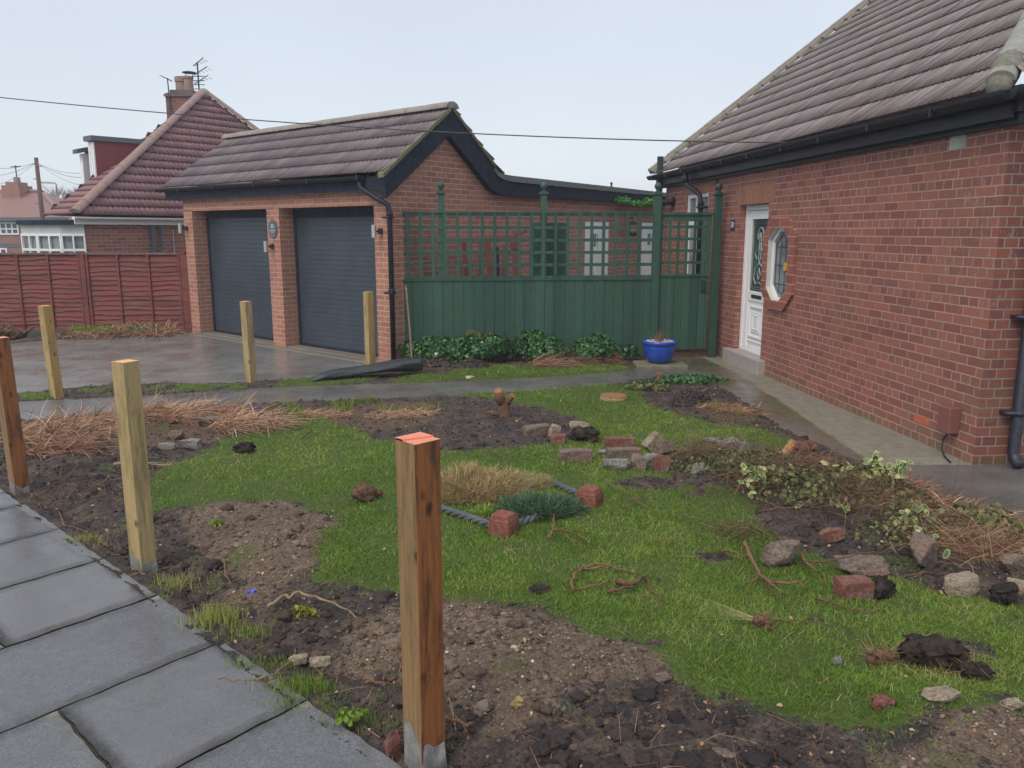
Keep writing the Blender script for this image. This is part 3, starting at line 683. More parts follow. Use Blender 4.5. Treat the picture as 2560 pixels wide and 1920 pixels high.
def gutter(b, A, B, r=.058, drop=0):
    A = Vector(A); B = Vector(B); t = (B - A).normalized(); o = Vector((-t.y, t.x, 0)).normalized(); up = Vector((0, 0, 1)); n = 9
    def ring(C, rr): return [C + o * rr * math.cos(math.pi + math.pi * i / n) + up * rr * math.sin(math.pi + math.pi * i / n) for i in range(n + 1)]
    a1, a2 = ring(A, r), ring(A, r - .006); b1, b2 = ring(B, r), ring(B, r - .006); base = len(b.v)
    vs = a1 + a2 + b1 + b2; m = n + 1; fs = []
    for i in range(n): fs += [(i, i + 1, 2 * m + i + 1, 2 * m + i), (m + i, 3 * m + i, 3 * m + i + 1, m + i + 1)]
    fs += [(0, 2 * m, 3 * m, m), (n, m + n, 3 * m + n, 2 * m + n)]
    b.add(vs, fs)
    b.add([A] + a1, [(0, i + 1, i + 2) for i in range(n)]); b.add([B] + b1, [(0, i + 2, i + 1) for i in range(n)])
def capline(name, A, B, r, mat, parent, seg=.45, lift=0, squash=.8):
    "a run of half-round ridge tiles"
    A = Vector(A); B = Vector(B); L = (B - A).length; t = (B - A).normalized(); side = t.cross(Vector((0, 0, 1))).normalized(); up = side.cross(t).normalized()
    k = max(1, round(L / seg)); b = MB(); n = 12
    for i in range(k):
        a = A + t * (L * i / k + .004); c = A + t * (L * (i + 1) / k - .004); rr = r * (1 + .03 * (i % 2))
        p0 = []; p1 = []
        for j in range(n + 1):
            th = math.pi * j / n
            v = side * rr * math.cos(th) + up * (rr * squash * math.sin(th) + lift)
            p0.append(a + v * 1.02); p1.append(c + v)
        m = n + 1
        b.add(p0 + p1, [(j, j + 1, m + j + 1, m + j) for j in range(n)] + [tuple(range(n, -1, -1)), tuple(range(m, 2 * m))])
    return b.build(name, mat, parent)

# ================================================================== GARAGE
gar = empty('garage_building', gp(2.8, 2, 0), 'red brick double garage with dark roller doors and tiled gable roof', 'garage')
PITG = math.radians(35)
b = MB()
cg = lambda z: gp(0, 0, z); 
def piece(s0, s1, z0, z1, right=False):
    if right:
        p = [gp(0, 0, z0), gp(s1, 0, z0), gp(s1, .33, z0), gp(0, 0, z0, .33)]; q = [gp(0, 0, z1), gp(s1, 0, z1), gp(s1, .33, z1), gp(0, 0, z1, .33)]
        b.hexa(p + q)
    else: b.fbox(gp, s0, s1, 0, .33, z0, z1)
piece(0, .30, -.15, 2.2, True); piece(2.60, 2.94, -.15, 2.2); piece(5.30, 5.60, -.15, 2.22); piece(0, 5.6, 2.203, 2.52, True)
b.build('front_wall', BR_GAR, gar, bk=True)
def Gp(g, z, o=0.): return gp(-o, 0, z, g)          # o: metres out from the gable face
b = MB()
T = Vector((S[0], S[1], 0)) * .25
b.prism([Gp(.33, -.15), Gp(2.45, -.15), Gp(2.45, 2.62), Gp(1.25, 3.50), Gp(0.02, 2.64), Gp(.02, 2.523), Gp(.33, 2.523)], T)
for a, c, z0, z1 in ((2.451, 5.40, -.15, 2.55), (5.40, 6.36, 2.03, 2.55), (6.361, 7.86, -.15, 2.55), (7.86, 8.80, 2.03, 2.55), (8.801, 9.6, -.15, 2.55)):
    b.prism([Gp(a, z0), Gp(c, z0), Gp(c, z1), Gp(a, z1)], T)
b.build('side_wall', BR_GAR, gar, bk=True)
b = MB(); b.hexa([gp(5.6, .34, -.15), gp(5.35, .34, -.15), gp(5.35, .3, -.15, 5), gp(5.6, .3, -.15, 5), gp(5.6, .34, 2.5), gp(5.35, .34, 2.5), gp(5.35, .3, 2.5, 5), gp(5.6, .3, 2.5, 5)])
b.hexa([Gp(2.6, -.15, -5.2), Gp(9.6, -.15, -5.2), Gp(9.6, -.15, -5), Gp(2.6, -.15, -5), Gp(2.6, 2.5, -5.2), Gp(9.6, 2.5, -5.2), Gp(9.6, 2.5, -5), Gp(2.6, 2.5, -5)])
b.build('rear_wall', BR_GAR, gar, bk=True)
# roller doors
for s0, s1, zt in ((.30, 2.60, 2.2), (2.94, 5.30, 2.22)):
    b = MB(); z = .05; n = 0
    while z < zt - .12:
        zz = z + .075
        b.prism([gp(s0 + .05, .2815, z), gp(s0 + .05, .2805, z + .012), gp(s0 + .05, .2798, z + .035), gp(s0 + .05, .2805, z + .062), gp(s0 + .05, .2815, z + .072), gp(s0 + .05, .286, z + .0725), gp(s0 + .05, .286, zz), gp(s0 + .05, .30, zz), gp(s0 + .05, .30, z)], gp(s1 - .05, 0, 0) - gp(s0 + .05, 0, 0)); z = zz
    rd = b.build('roller_door', DOORM, gar)
    for sa in (s0, s1 - .05): b = MB(); b.fbox(gp, sa, sa + .05, .26, .32, .0, zt - .003); b.build('guide_rail', NAVYB, rd)
    b = MB(); b.fbox(gp, s0 + .051, s1 - .051, .24, .32, zt - .14, zt - .003); b.build('shutter_box', NAVYB, rd)
    b = MB(); b.fbox(gp, s0 + .051, s1 - .051, .25, .29, .015, .05); b.build('bottom_rail', BLACKP, rd)
THR = m_wetconc('threshold concrete', (.16, .145, .12), (.25, .23, .19), moss=False, gloss=(.5, .8))
b = MB()
for s0, s1 in ((.02, 2.6), (2.94, 5.3)): b.fbox(gp, s0 + (.29 if s0 < 1 else 0), s1, .02, .4, -.06, .018)
b.fbox(gp, .05, 5.4, -.16, .0, -.06, .008)
b.build('threshold', THR, gar, bevel=.008)
# roof
tg = math.tan(PITG); gd0 = -.16
APG = 1.28                                            # ridge distance from the front, along the gable
def PGf(s, t): return gp(s, gd0 + t * math.cos(PITG), 2.615 + t * math.sin(PITG))
TL = (APG * .995 - gd0) / math.cos(PITG); RZ = 2.615 + TL * math.sin(PITG)
sk = float(G @ S)
roof_mesh('roof', PGf, Vector((-NG[0] * math.sin(PITG), -NG[1] * math.sin(PITG), math.cos(PITG))), lambda t: -.12 + sk * (gd0 + t * math.cos(PITG)), lambda t: 6.05 + .0 * t, TL, .335, TILE_G, gar, .1, .017, .017)
def PGb(s, t): return gp(s, 2 * APG * .995 - gd0 - .16 - t * math.cos(PITG) , 2.615 + .11 + t * math.sin(PITG))
TB = (RZ - 2.725) / math.sin(PITG)
roof_mesh('roof', lambda s, t: gp(s, APG * .995 + (TB - t) * math.cos(PITG), RZ - (TB - t) * math.sin(PITG)), Vector((NG[0] * math.sin(PITG), NG[1] * math.sin(PITG), math.cos(PITG))), lambda t: -.12 + sk * (APG + (TB - t) * math.cos(PITG)), lambda t: 6.05, TB, .335, TILE_G, gar, .1, .02, .028)
rp = lambda s, z: gp(s, APG * .995, z)
capline('ridge_tiles', rp(6.12, RZ - .02), rp(-.12 + sk * APG - .02, RZ - .02), .125, RIDGE, gar, .45, 0, .75)
# bargeboard following gable then flat roof
top = [(-.16, 2.56), (APG, RZ - .07), (2.22, 2.86), (2.36, 2.74), (2.52, 2.665), (2.75, 2.635), (9.7, 2.60)]
bot = [(-.13, 2.28), (1.22, 3.22), (2.10, 2.60), (2.24, 2.50), (2.42, 2.44), (2.7, 2.415), (9.7, 2.44)]
b = MB()
for i in range(len(top) - 1):
    b.hexa([Gp(*bot[i], .11), Gp(*bot[i + 1], .11), Gp(*bot[i + 1], .002), Gp(*bot[i], .002), Gp(*top[i], .11), Gp(*top[i + 1], .11), Gp(*top[i + 1], .002), Gp(*top[i], .002)])
b.build('barge_board', NAVYB, gar)
b = MB()
for (g0, z0), (g1, z1) in (((-.2, 2.575), (APG - .02, RZ - .03)), ((APG + .02, RZ - .03), (2.34, 2.86))):
    n = 9
    for i in range(n):
        u0 = i / n; u1 = (i + 1) / n - .004; q = lambda u, dz, o: Gp(g0 + (g1 - g0) * u, z0 + (z1 - z0) * u + dz, o)
        dz = .035 if z1 > z0 else .03; jig = random.uniform(-.006, .006)
        b.hexa([q(u0, -.03, .135 + jig), q(u1, -.03, .135), q(u1, -.03, .02), q(u0, -.03, .02), q(u0, dz, .135 + jig), q(u1, dz, .135), q(u1, dz, .02), q(u0, dz, .02)])
b.build('verge_mortar', m_plain('mossy verge mortar', (.17, .165, .12), .9, .35, 30, .6, dirt=(.15, .16, .06)), gar, bevel=.005)
# felt edging of the flat roof + deck
b = MB()
ft = [(2.34, 2.84), (2.42, 2.77), (2.55, 2.745), (2.8, 2.735), (9.7, 2.685)]; fb = [(2.34, 2.755), (2.42, 2.70), (2.55, 2.66), (2.8, 2.637), (9.7, 2.602)]
for i in range(len(ft) - 1):
    b.hexa([Gp(*fb[i], .135), Gp(*fb[i + 1], .135), Gp(*fb[i + 1], -.1), Gp(*fb[i], -.1), Gp(*ft[i], .125), Gp(*ft[i + 1], .125), Gp(*ft[i + 1], -.1), Gp(*ft[i], -.1)])
for k, gq in enumerate((4.1, 5.7, 7.4)): b.hexa([Gp(gq, 2.60, .14), Gp(gq + .015, 2.60, .14), Gp(gq + .015, 2.6, .12), Gp(gq, 2.6, .12), Gp(gq, 2.70, .14), Gp(gq + .015, 2.70, .14), Gp(gq + .015, 2.70, .12), Gp(gq, 2.7, .12)])
b.build('roof_edge', FELT, gar)
b = MB(); b.hexa([Gp(2.45, 2.56, 0), Gp(9.7, 2.56, 0), Gp(9.7, 2.56, -5.2), Gp(2.45, 2.56, -5.2), Gp(2.45, 2.66, -.05), Gp(9.7, 2.61, -.05), Gp(9.7, 2.61, -5.2), Gp(2.45, 2.66, -5.2)]); b.build('flat_roof', FELT, gar)
for gq, h in ((3.4, .16), (8.55, .20)):
    b = MB(); b.tube([Gp(gq, 2.6, -1.2), Gp(gq, 2.72 + h, -1.2)], .022, 8); b.tube([Gp(gq, 2.72 + h, -1.2), Gp(gq, 2.76 + h, -1.2)], [.04, .015], 8); b.build('vent_pipe', DKMETAL, gar)
# fascia, gutter, downpipe
b = MB(); b.fbox(gp, -.1, 6.0, -.115, -.095, 2.40, 2.585); b.fbox(gp, -.1, 6.0, -.094, -.001, 2.525, 2.545); b.build('fascia_board', NAVYB, gar)
b = MB(); gutter(b, gp(6.12, -.18, 2.60), gp(.30, -.18, 2.585), .06)
for s in (.35, 1.5, 2.9, 4.1, 5.3): b.fbox(gp, s - .02, s + .02, -.246, -.115, 2.53, 2.60)
b.build('gutter', BLACKP, gar)
b = MB(); pth = [gp(.36, -.18, 2.56), gp(.36, -.18, 2.44), gp(.25, -.16, 2.38), gp(.10, -.14, 2.30), gp(0.0, -.115, 2.25), gp(-.07, -.06, 2.20), gp(-.08, -.045, 2.08), gp(-.08, -.045, .02)]
b.tube(pth, .036, 12)
for z in (2.05, 1.02): b.tube([gp(-.08, -.045, z), gp(-.08, -.045, z + .05)], .046, 12)
for z in (2.02, 1.0): b.fbox(gp, -.125, .03, -.09, .0, z, z + .025)
b.build('downpipe', BLACKP, gar, smooth=True)
# white doors in the extension
for g0, g1 in ((5.40, 6.36), (7.86, 8.80)):
    d = MB(); f = lambda a, dd, z: Gp(a, z, -dd)
    d.fbox(f, g0, g0 + .07, .005, .06, 0, 2.03); d.fbox(f, g1 - .07, g1, .005, .06, 0, 2.03); d.fbox(f, g0 + .07, g1 - .07, .005, .06, 1.95, 2.03)
    o = d.build('garden_door', UPVC, gar)
    d = MB(); d.fbox(f, g0 + .075, g1 - .075, .02, .05, .05, 1.55); d.fbox(f, g0 + .075, g1 - .075, .02, .05, 1.80, 1.945); d.fbox(f, g0 + .075, g0 + .33, .02, .05, 1.55, 1.80); d.fbox(f, g1 - .4, g1 - .075, .02, .05, 1.55, 1.80)
    d.fbox(f, (g0 + g1) / 2 - .015, (g0 + g1) / 2 + .015, .01, .02, .05, 1.94); d.build('door_leaf', UPVC, o)
    d = MB(); d.fbox(f, g0 + .33, g1 - .4, .03, .04, 1.55, 1.80); d.build('pane', CURTAIN, o)
# wall lights
def wall_light(s, z, label):
    t = empty('wall_light', gp(s, 0, z), label, 'wall light', 'steel wall lights beside the garage doors')
    b = MB(); b.fbox(gp, s - .03, s + .03, -.05, -.001, z - .04, z + .04); b.fbox(gp, s - .012, s + .012, -.10, -.05, z - .012, z + .012); b.build('bracket', DKMETAL, t, bevel=.005)
    b = MB(); b.tube([gp(s, -.135, z - .085), gp(s, -.135, z + .085)], .034, 14); b.build('cylinder_shade', STEEL, t, smooth=False)
wall_light(.15, 1.85, 'small steel wall light on the brick pier beside the black downpipe')
wall_light(2.80, 1.61, 'small steel wall light on the middle pier below the oval plaque')
wall_light(5.50, 1.90, 'small steel wall light on the far left garage pier')
def text(name, s, size, M, mat, parent=None, depth=.002):
    cu = bpy.data.curves.new(name, 'FONT'); cu.body = s; cu.size = size; cu.align_x = 'CENTER'; cu.align_y = 'CENTER'; cu.extrude = depth
    tmp = bpy.data.objects.new('tmp', cu); COL.objects.link(tmp)
    dg = bpy.context.evaluated_depsgraph_get(); me = bpy.data.meshes.new_from_object(tmp.evaluated_get(dg)); bpy.data.objects.remove(tmp)
    me.transform(M); me.materials.clear(); me.materials.append(mat); o = bpy.data.objects.new(name, me); COL.objects.link(o)
    if parent: o.parent = parent; bake_parent(o, parent)
    return o
def facing(origin, right, up=Vector((0, 0, 1))):
    r = Vector(right).normalized(); u = Vector(up); n = r.cross(u); M = Matrix((r, u, n)).transposed().to_4x4(); return Matrix.Translation(origin) @ M
pl = empty('house_plaque', gp(2.77, 0, 1.88), 'oval slate house plaque reading 30 on the middle garage pier', 'sign')
b = MB(); c = gp(2.77, -.02, 1.885); ov = [c + Vector((-S[0], -S[1], 0)) * .115 * math.cos(2 * math.pi * i / 28) + Vector((0, 0, .145 * math.sin(2 * math.pi * i / 28))) for i in range(28)]
b.prism(ov, Vector((NG[0], NG[1], 0)) * .018); b.build('plate', SLATE, pl)
text('number', '30', .085, facing(gp(2.77, -.0225, 1.925), (-S[0], -S[1], 0)), LETTER, pl)
b = MB(); b.fbox(gp, 2.70, 2.84, -.022, -.020, 1.858, 1.866); b.fbox(gp, 2.73, 2.81, -.022, -.020, 1.832, 1.838); b.build('small_print', LETTER, pl)

# ================================================================== HOUSE
hou = empty('brick_house', hp(4, 3, 0), 'red brick bungalow with white door, octagonal window and steep tiled roof', 'house')
b = MB(); WT = .26; ZT = 2.74
def cell(s0, s1, z0, z1): b.fbox(hp, s0, s1, 0, WT, z0, z1)
cell(0, 3.5, -.15, ZT); cell(3.5, 4.2, -.15, .95); cell(3.5, 4.2, 1.95, ZT); cell(4.2, 4.24, -.15, ZT); cell(4.24, 5.2, -.15, .0); cell(4.24, 5.2, 2.205, ZT)
cell(5.2, 6.5, -.15, ZT); cell(6.5, 7.55, -.15, .35); cell(6.5, 7.55, 2.45, ZT); cell(7.55, 8.75, -.15, ZT)
oct_in = [(3.73, 1.90), (3.94, 1.90), (4.13, 1.75), (4.13, 1.14), (3.94, .99), (3.73, .99), (3.54, 1.14), (3.54, 1.75)]
oct_out = [(3.60, 2.03), (4.04, 2.03), (4.27, 1.82), (4.27, 1.10), (4.04, .89), (3.60, .89), (3.37, 1.10), (3.37, 1.82)]
sq = [(3.5, 1.95), (4.2, 1.95), (4.2, .95), (3.5, .95)]
def hpoly(pts): b.prism([hp(s, 0, z) for s, z in pts], Vector((NH[0], NH[1], 0)) * WT)
for k, (i, j) in enumerate(((0, 1), (1, 2), (2, 3), (3, 0))): pass
hpoly([(3.5, 1.95), (4.2, 1.95), oct_in[1], oct_in[0]]); hpoly([(4.2, 1.95), (4.2, .95), oct_in[3], oct_in[2]]); hpoly([(4.2, .95), (3.5, .95), oct_in[5], oct_in[4]]); hpoly([(3.5, .95), (3.5, 1.95), oct_in[7], oct_in[6]])
hpoly([(4.2, 1.95), oct_in[2], oct_in[1]]); hpoly([(4.2, .95), oct_in[4], oct_in[3]]); hpoly([(3.5, .95), oct_in[6], oct_in[5]]); hpoly([(3.5, 1.95), oct_in[0], oct_in[7]])
b.build('front_wall', BR_HOUSE, hou, bk=True)
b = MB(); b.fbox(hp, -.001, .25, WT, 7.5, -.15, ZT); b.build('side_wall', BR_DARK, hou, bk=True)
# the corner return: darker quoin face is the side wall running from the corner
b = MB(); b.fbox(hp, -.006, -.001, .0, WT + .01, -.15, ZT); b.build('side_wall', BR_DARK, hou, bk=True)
b = MB(); b.fbox(hp, 8.5, 8.75, WT, 7.5, -.15, ZT); b.build('rear_wall', BR_HOUSE, hou, bk=True)
b = MB(); b.fbox(hp, .26, 8.49, 1.4, 1.5, 0, 2.5); b.build('inner_wall', m_plain('dim interior', (.03, .03, .032), .9), hou)
def soldier(s0, s1, z0, z1):
    b = MB(); b.fbox(hp, s0, s1, -.004, .1, z0, z1); o = b.build('lintel', BR_LINT, hou, bk=True)
    for l in o.data.uv_layers[0].data: l.uv = (l.uv[1], l.uv[0])
BR_LINT = m_brick('lintel brick', ((.30, .125, .075), (.35, .15, .09)), ((.38, .165, .10), (.28, .11, .075)), (.38, .24, .18), row=.0785, width=.27, dark=(.25, .10, .06))
soldier(4.10, 5.36, 2.206, 2.47); soldier(6.4, 7.66, 2.451, 2.68)
# octagonal window
ow = empty('octagon_window', hp(3.83, 0, .9), None); ow.parent = None
def ring(b, A, B, d0, d1, mi=0):
    n = len(A)
    for i in range(n):
        j = (i + 1) % n
        b.hexa([hp(A[i][0], d0, A[i][1]), hp(A[j][0], d0, A[j][1]), hp(A[j][0], d1, A[j][1]), hp(A[i][0], d1, A[i][1]), hp(B[i][0], d0, B[i][1]), hp(B[j][0], d0, B[j][1]), hp(B[j][0], d1, B[j][1]), hp(B[i][0], d1, B[i][1])], mi)
def shrink(P, k):
    cx, cz = 3.835, 1.445; return [(cx + (s - cx) * (1 - k / abs(4.13 - cx)), cz + (z - cz) * (1 - k / .455)) for s, z in P]
bpy.data.objects.remove(ow)
BR_SUR = m_brick('window surround brick', ((.26, .075, .055), (.33, .11, .075)), ((.36, .12, .085), (.28, .09, .07)), (.48, .34, .29), row=.112, width=.6, dark=(.14, .05, .04))
b = MB(); ring(b, oct_out, oct_in, -.038, -.001); sw = b.build('octagon_window', BR_SUR, hou, bk=True)
b = MB(); ring(b, shrink(oct_in, .001), shrink(oct_in, .012), -.03, .035); b.build('painted_reveal', REVEAL, sw)
b = MB(); ring(b, shrink(oct_in, .013), shrink(oct_in, .050), .025, .09); b.build('frame', UPVC, sw)
b = MB(); gi = shrink(oct_in, .056); b.prism([hp(s, .045, z) for s, z in gi], Vector((NH[0], NH[1], 0)) * .01); b.build('pane', SKYGL, sw)
b = MB(); go = shrink(oct_in, .10); ring(b, go, shrink(go, .008), .037, .044)
for s_ in (3.76, 3.90): b.fbox(hp, s_ - .003, s_ + .003, .038, .044, 1.09, 1.80)
for z_ in (1.20, 1.43, 1.66): b.fbox(hp, 3.64, 4.03, .038, .044, z_ - .003, z_ + .003)
b.build('lead_cames', LEADM, sw)
b = MB(); cc = hp(3.74, .033, 1.42); b.prism([cc + Vector((HD[0], HD[1], 0)) * .05 * math.cos(a) + Vector((0, 0, .055 * math.sin(a))) for a in [i * math.pi / 6 for i in range(12)]], Vector((NH[0], NH[1], 0)) * .006); b.build('amber_motif', m_plain('amber glass', (.65, .38, .04), .2, .2, 20), sw)
# front door
b = MB()
for q in ((4.24, 4.30, 0.2, 2.2), (5.14, 5.20, .2, 2.2)): b.fbox(hp, q[0], q[1], .09, .16, q[2], q[3])
b.fbox(hp, 4.30, 5.14, .09, .16, 2.13, 2.2); b.fbox(hp, 4.30, 5.14, .09, .16, .2, .25)
door = b.build('front_door', UPVC, hou)
b = MB(); L0, L1 = 4.31, 5.13
b.fbox(hp, L0, L0 + .12, .105, .15, .255, 2.125); b.fbox(hp, L1 - .12, L1, .105, .15, .255, 2.125); b.fbox(hp, L0 + .12, L1 - .12, .105, .15, 2.01, 2.125); b.fbox(hp, L0 + .12, L1 - .12, .105, .15, .90, 1.04); b.fbox(hp, L0 + .12, L1 - .12, .118, .15, .255, .90)
def fr(s0, s1, z0, z1, wd, d0):
    b.fbox(hp, s0, s1, d0, .118, z1 - wd, z1); b.fbox(hp, s0, s1, d0, .118, z0, z0 + wd); b.fbox(hp, s0, s0 + wd, d0, .118, z0 + wd, z1 - wd); b.fbox(hp, s1 - wd, s1, d0, .118, z0 + wd, z1 - wd)
fr(4.49, 4.95, .40, .84, .03, .100); b.fbox(hp, 4.58, 4.86, .106, .118, .48, .76); fr(4.62, 4.82, .52, .72, .012, .098); b.fbox(hp, 4.45, 4.99, .104, .118, .34, .36)
b.build('door_leaf', UPVC, door, bevel=.004)
b = MB(); b.fbox(hp, L0 + .12, L1 - .12, .125, .135, 1.04, 2.01); pane = b.build('glass_panel', m_glass('door glass', (.045, .075, .072), .1), door)
b = MB(); LEAD2 = m_plain('bevelled clear glass', (.40, .47, .48), .2, .2, 20)
def hl(pts, r=.004): b.tube([hp(s, .121, z) for s, z in pts], r, 5)
for k in (.03, .055): hl([(L0 + .12 + k, 1.04 + k), (L0 + .12 + k, 2.01 - k), (L1 - .12 - k, 2.01 - k), (L1 - .12 - k, 1.04 + k), (L0 + .12 + k, 1.04 + k)], .003)
cs = 4.72
hl([(cs + .09 * math.cos(a), 1.80 + .10 * math.sin(a)) for a in [i * math.pi / 8 - .6 for i in range(14)]], .008)
for sg in (-1, 1):
    hl([(cs + sg * .02, 1.78), (cs + sg * .05, 1.62), (cs + sg * .16, 1.55), (cs + sg * .10, 1.48), (cs + sg * .03, 1.50)], .006)
    hl([(cs + sg * .02, 1.70), (cs + sg * .035, 1.50), (cs, 1.40)], .006); hl([(cs + sg * .03, 1.42), (cs + sg * .14, 1.34), (cs + sg * .17, 1.22), (cs + sg * .10, 1.14), (cs, 1.17)], .006)
    hl([(cs, 1.36), (cs + sg * .05, 1.27), (cs, 1.20)], .007)
b.tube([hp(cs, .121, 1.80), hp(cs, .115, 1.80)], .035, 12)
b.build('leaded_pattern', LEAD2, pane)
b = MB(); b.fbox(hp, 4.55, 4.89, .098, .107, .945, .995); lb = b.build('letterbox', DKMETAL, door, bevel=.003)
b = MB(); b.fbox(hp, 4.08, 5.34, -.10, .2, -.05, .195); b.build('door_step', m_plain('painted step', (.36, .32, .31), .6, .12, 6, .2), hou, bevel=.01)
# rear window
b = MB(); W0, W1, Z0, Z1 = 6.5, 7.55, .35, 2.45
for q in ((W0, W0 + .07, Z0, Z1), (W1 - .07, W1, Z0, Z1), (W0 + .07, W1 - .07, Z1 - .07, Z1), (W0 + .07, W1 - .07, Z0, Z0 + .07), (7.06, 7.14, Z0 + .07, Z1 - .07), (W0 + .07, 7.06, 1.95, 2.02), (7.14, W1 - .07, 1.95, 2.02)): b.fbox(hp, q[0], q[1], .02, .08, q[2], q[3])
o = b.build('window', UPVC, hou)
b = MB(); b.fbox(hp, W0 + .07, W1 - .07, .045, .055, Z0 + .07, Z1 - .07); b.build('pane', CURTAIN, o)
# vent and meter box
b = MB(); b.fbox(hp, .50, .70, -.006, .0, 2.51, 2.66); b.build('air_vent', m_plain('painted vent', (.40, .41, .38), .8, .12, 20, .3, dirt=(.2, .2, .17)), hou)
b = MB(); b.fbox(hp, 6.08, 6.2, -.004, .0, 2.45, 2.62)
for k in range(5): b.fbox(hp, 6.085, 6.195, -.008, -.004, 2.465 + k * .03, 2.478 + k * .03)
b.build('air_brick', m_plain('air brick', (.10, .03, .025), .8), hou)
b = MB(); b.fbox(hp, .20, .36, -.10, -.001, .20, .42); mb_ = b.build('cable_box', m_plain('maroon plastic box', (.20, .075, .065), .6, .1), hou, bevel=.006)
b = MB(); b.tube([hp(.28, -.04, .20), hp(.33, -.05, .12), hp(.30, -.07, .05), hp(.22, -.10, .012), hp(.05, -.16, .008)], .007, 6); b.build('cable', BLACKP, mb_)
sA, zA = onplane(HC, HD, 2284, 1058); sB, zB = onplane(HC, HD, 2320, 1088)
b = MB(); b.fbox(hp, min(sA, sB), max(sA, sB), -.003, .0, .165, .232); b.build('replaced_brick', m_plain('bright new brick', (.46, .12, .06), .8, .2, 25, .4), hou)
# house roof
PITH = math.radians(37); tanh_ = math.tan(PITH); d_e = -.17
def PHf(s, t): return hp(s, d_e + t * math.cos(PITH), 2.87 + t * math.sin(PITH))
nH = Vector((-NH[0] * math.sin(PITH), -NH[1] * math.sin(PITH), math.cos(PITH)))
hipc = lambda t: -.08 + t * math.cos(PITH)
far = lambda t: 9.0 + .10 * t
roof_mesh('roof', PHf, nH, hipc, far, 7.6, .40, TILE_H, hou, .075, .013, .017)
def PHs(s, t): return hp(-.17 + t * math.cos(PITH) , -.17 + s, 2.87 + t * math.sin(PITH))
roof_mesh('roof', lambda s, t: hp(-.20 + t * math.cos(PITH), d_e + s, 2.87 + t * math.sin(PITH)), Vector((-HD[0] * math.sin(PITH), -HD[1] * math.sin(PITH), math.cos(PITH))), lambda t: t * math.cos(PITH), lambda t: 9.0, 5.5, .40, TILE_H, hou, .075, .013, .017)
zr = 2.87 + 7.6 * math.sin(PITH); dr = d_e + 7.6 * math.cos(PITH)
b = MB(); b.add([hp(6.3, dr, zr), hp(9.7, dr, zr), hp(9.2, 2 * dr, 2.9), hp(3, 2 * dr, 2.9)], [(0, 1, 2, 3)]); b.build('rear_slope', TILE_H, hou)
b = MB()
hpt = lambda t, up: hp(hipc(t) + .035, d_e + t * math.cos(PITH), 2.87 + t * math.sin(PITH) + up)
capline('hip_tiles', hpt(.05, .03), hpt(7.5, .03), .10, m_plain('cement hip', (.25, .25, .23), .85, .25, 8, .5, dirt=(.27, .26, .16)), hou, .42, 0, .8)
b = MB(); b.tube([hpt(.0, -.02), hpt(.22, .03), hpt(.45, .02)], [.08, .11, .09], 10); b.build('hip_mortar', m_plain('dark cement', (.17, .165, .13), .9, .35, 25, .6), hou, smooth=True)
# verge at the far end
b = MB(); n = 26
for i in range(n):
    t0 = i * 7.6 / n; t1 = (i + 1) * 7.6 / n
    j = random.uniform(-.02, .03)
    q = lambda t, e, u: PHf(far(t) + e, t) + nH * u
    b.hexa([q(t0, -.10 + j, .03), q(t1, -.04, .03), q(t1, .09, .03), q(t0, .09, .03), q(t0, -.08 + j, .085), q(t1, -.03, .085), q(t1, .09, .10), q(t0, .09, .10)])
b.build('verge_mortar', m_plain('old verge cement', (.21, .19, .145), .9, .3, 25, .6), hou)
b = MB()
for i in range(17):
    t0 = i * 7.6 / 17; t1 = (i + 1) * 7.6 / 17 - .008
    b.hexa([q(t0, .05, .02), q(t1, .05, .02), q(t1, .20, .02), q(t0, .20, .02), q(t0, .06, .13), q(t1, .06, .125), q(t1, .18, .125), q(t0, .18, .13)])
b.build('verge_tiles', RIDGE, hou, bevel=.01)
b = MB(); b.prism([hp(8.78, 0, 2.74), hp(8.78, dr, 2.74), hp(8.78, dr, zr - .1), hp(8.78, .0, 2.80)], Vector((-HD[0], -HD[1], 0)) * .2); b.build('gable_wall', BR_HOUSE, hou, bk=True)
# soffit, fascia, gutter
b = MB(); b.fbox(hp, -.15, 9.0, -.125, -.10, 2.66, 2.85); b.fbox(hp, -.15, 9.0, -.099, -.001, 2.70, 2.725); b.fbox(hp, -.15, 9.0, -.06, -.002, 2.62, 2.70); b.build('fascia_board', BLACKP, hou)
b = MB(); gutter(b, hp(9.15, -.20, 2.845), hp(-.22, -.20, 2.835), .07)
for s in (.6, 1.55, 2.5, 3.4, 4.4, 5.3, 6.2, 7.1, 8.0, 8.8): b.fbox(hp, s - .015, s + .015, -.272, -.125, 2.758, 2.838)
b.build('gutter', BLACKP, hou)
b = MB(); b.fbox(hp, -.19, -.10, -.1, 6, 2.70, 2.885); b.build('side_fascia', BLACKP, hou)
b = MB(); gutter(b, hp(-.25, -.22, 2.84), hp(-.25, 5, 2.84), .07); b.build('side_gutter', BLACKP, hou)
b = MB(); pth = [hp(7.05, -.20, 2.78), hp(7.05, -.20, 2.62), hp(6.98, -.19, 2.57), hp(6.72, -.14, 2.47), hp(6.62, -.10, 2.40), hp(6.60, -.085, 2.28), hp(6.60, -.085, .05)]
b.tube(pth, .038, 12); b.tube([hp(7.05, -.2, 2.62), hp(7.05, -.2, 2.72)], .05, 12); b.tube([hp(6.6, -.085, 2.24), hp(6.6, -.085, 2.31)], .05, 12); b.fbox(hp, 6.50, 6.70, -.12, -.001, 2.20, 2.235); b.build('downpipe', BLACKP, hou, smooth=True)
b = MB(); b.tube([hp(8.65, -.16, .0), hp(8.65, -.16, 3.16)], .056, 14); b.tube([hp(8.65, -.16, 2.28), hp(8.45, -.16, 2.34), hp(8.25, -.08, 2.36), hp(8.22, .02, 2.36)], .055, 12)
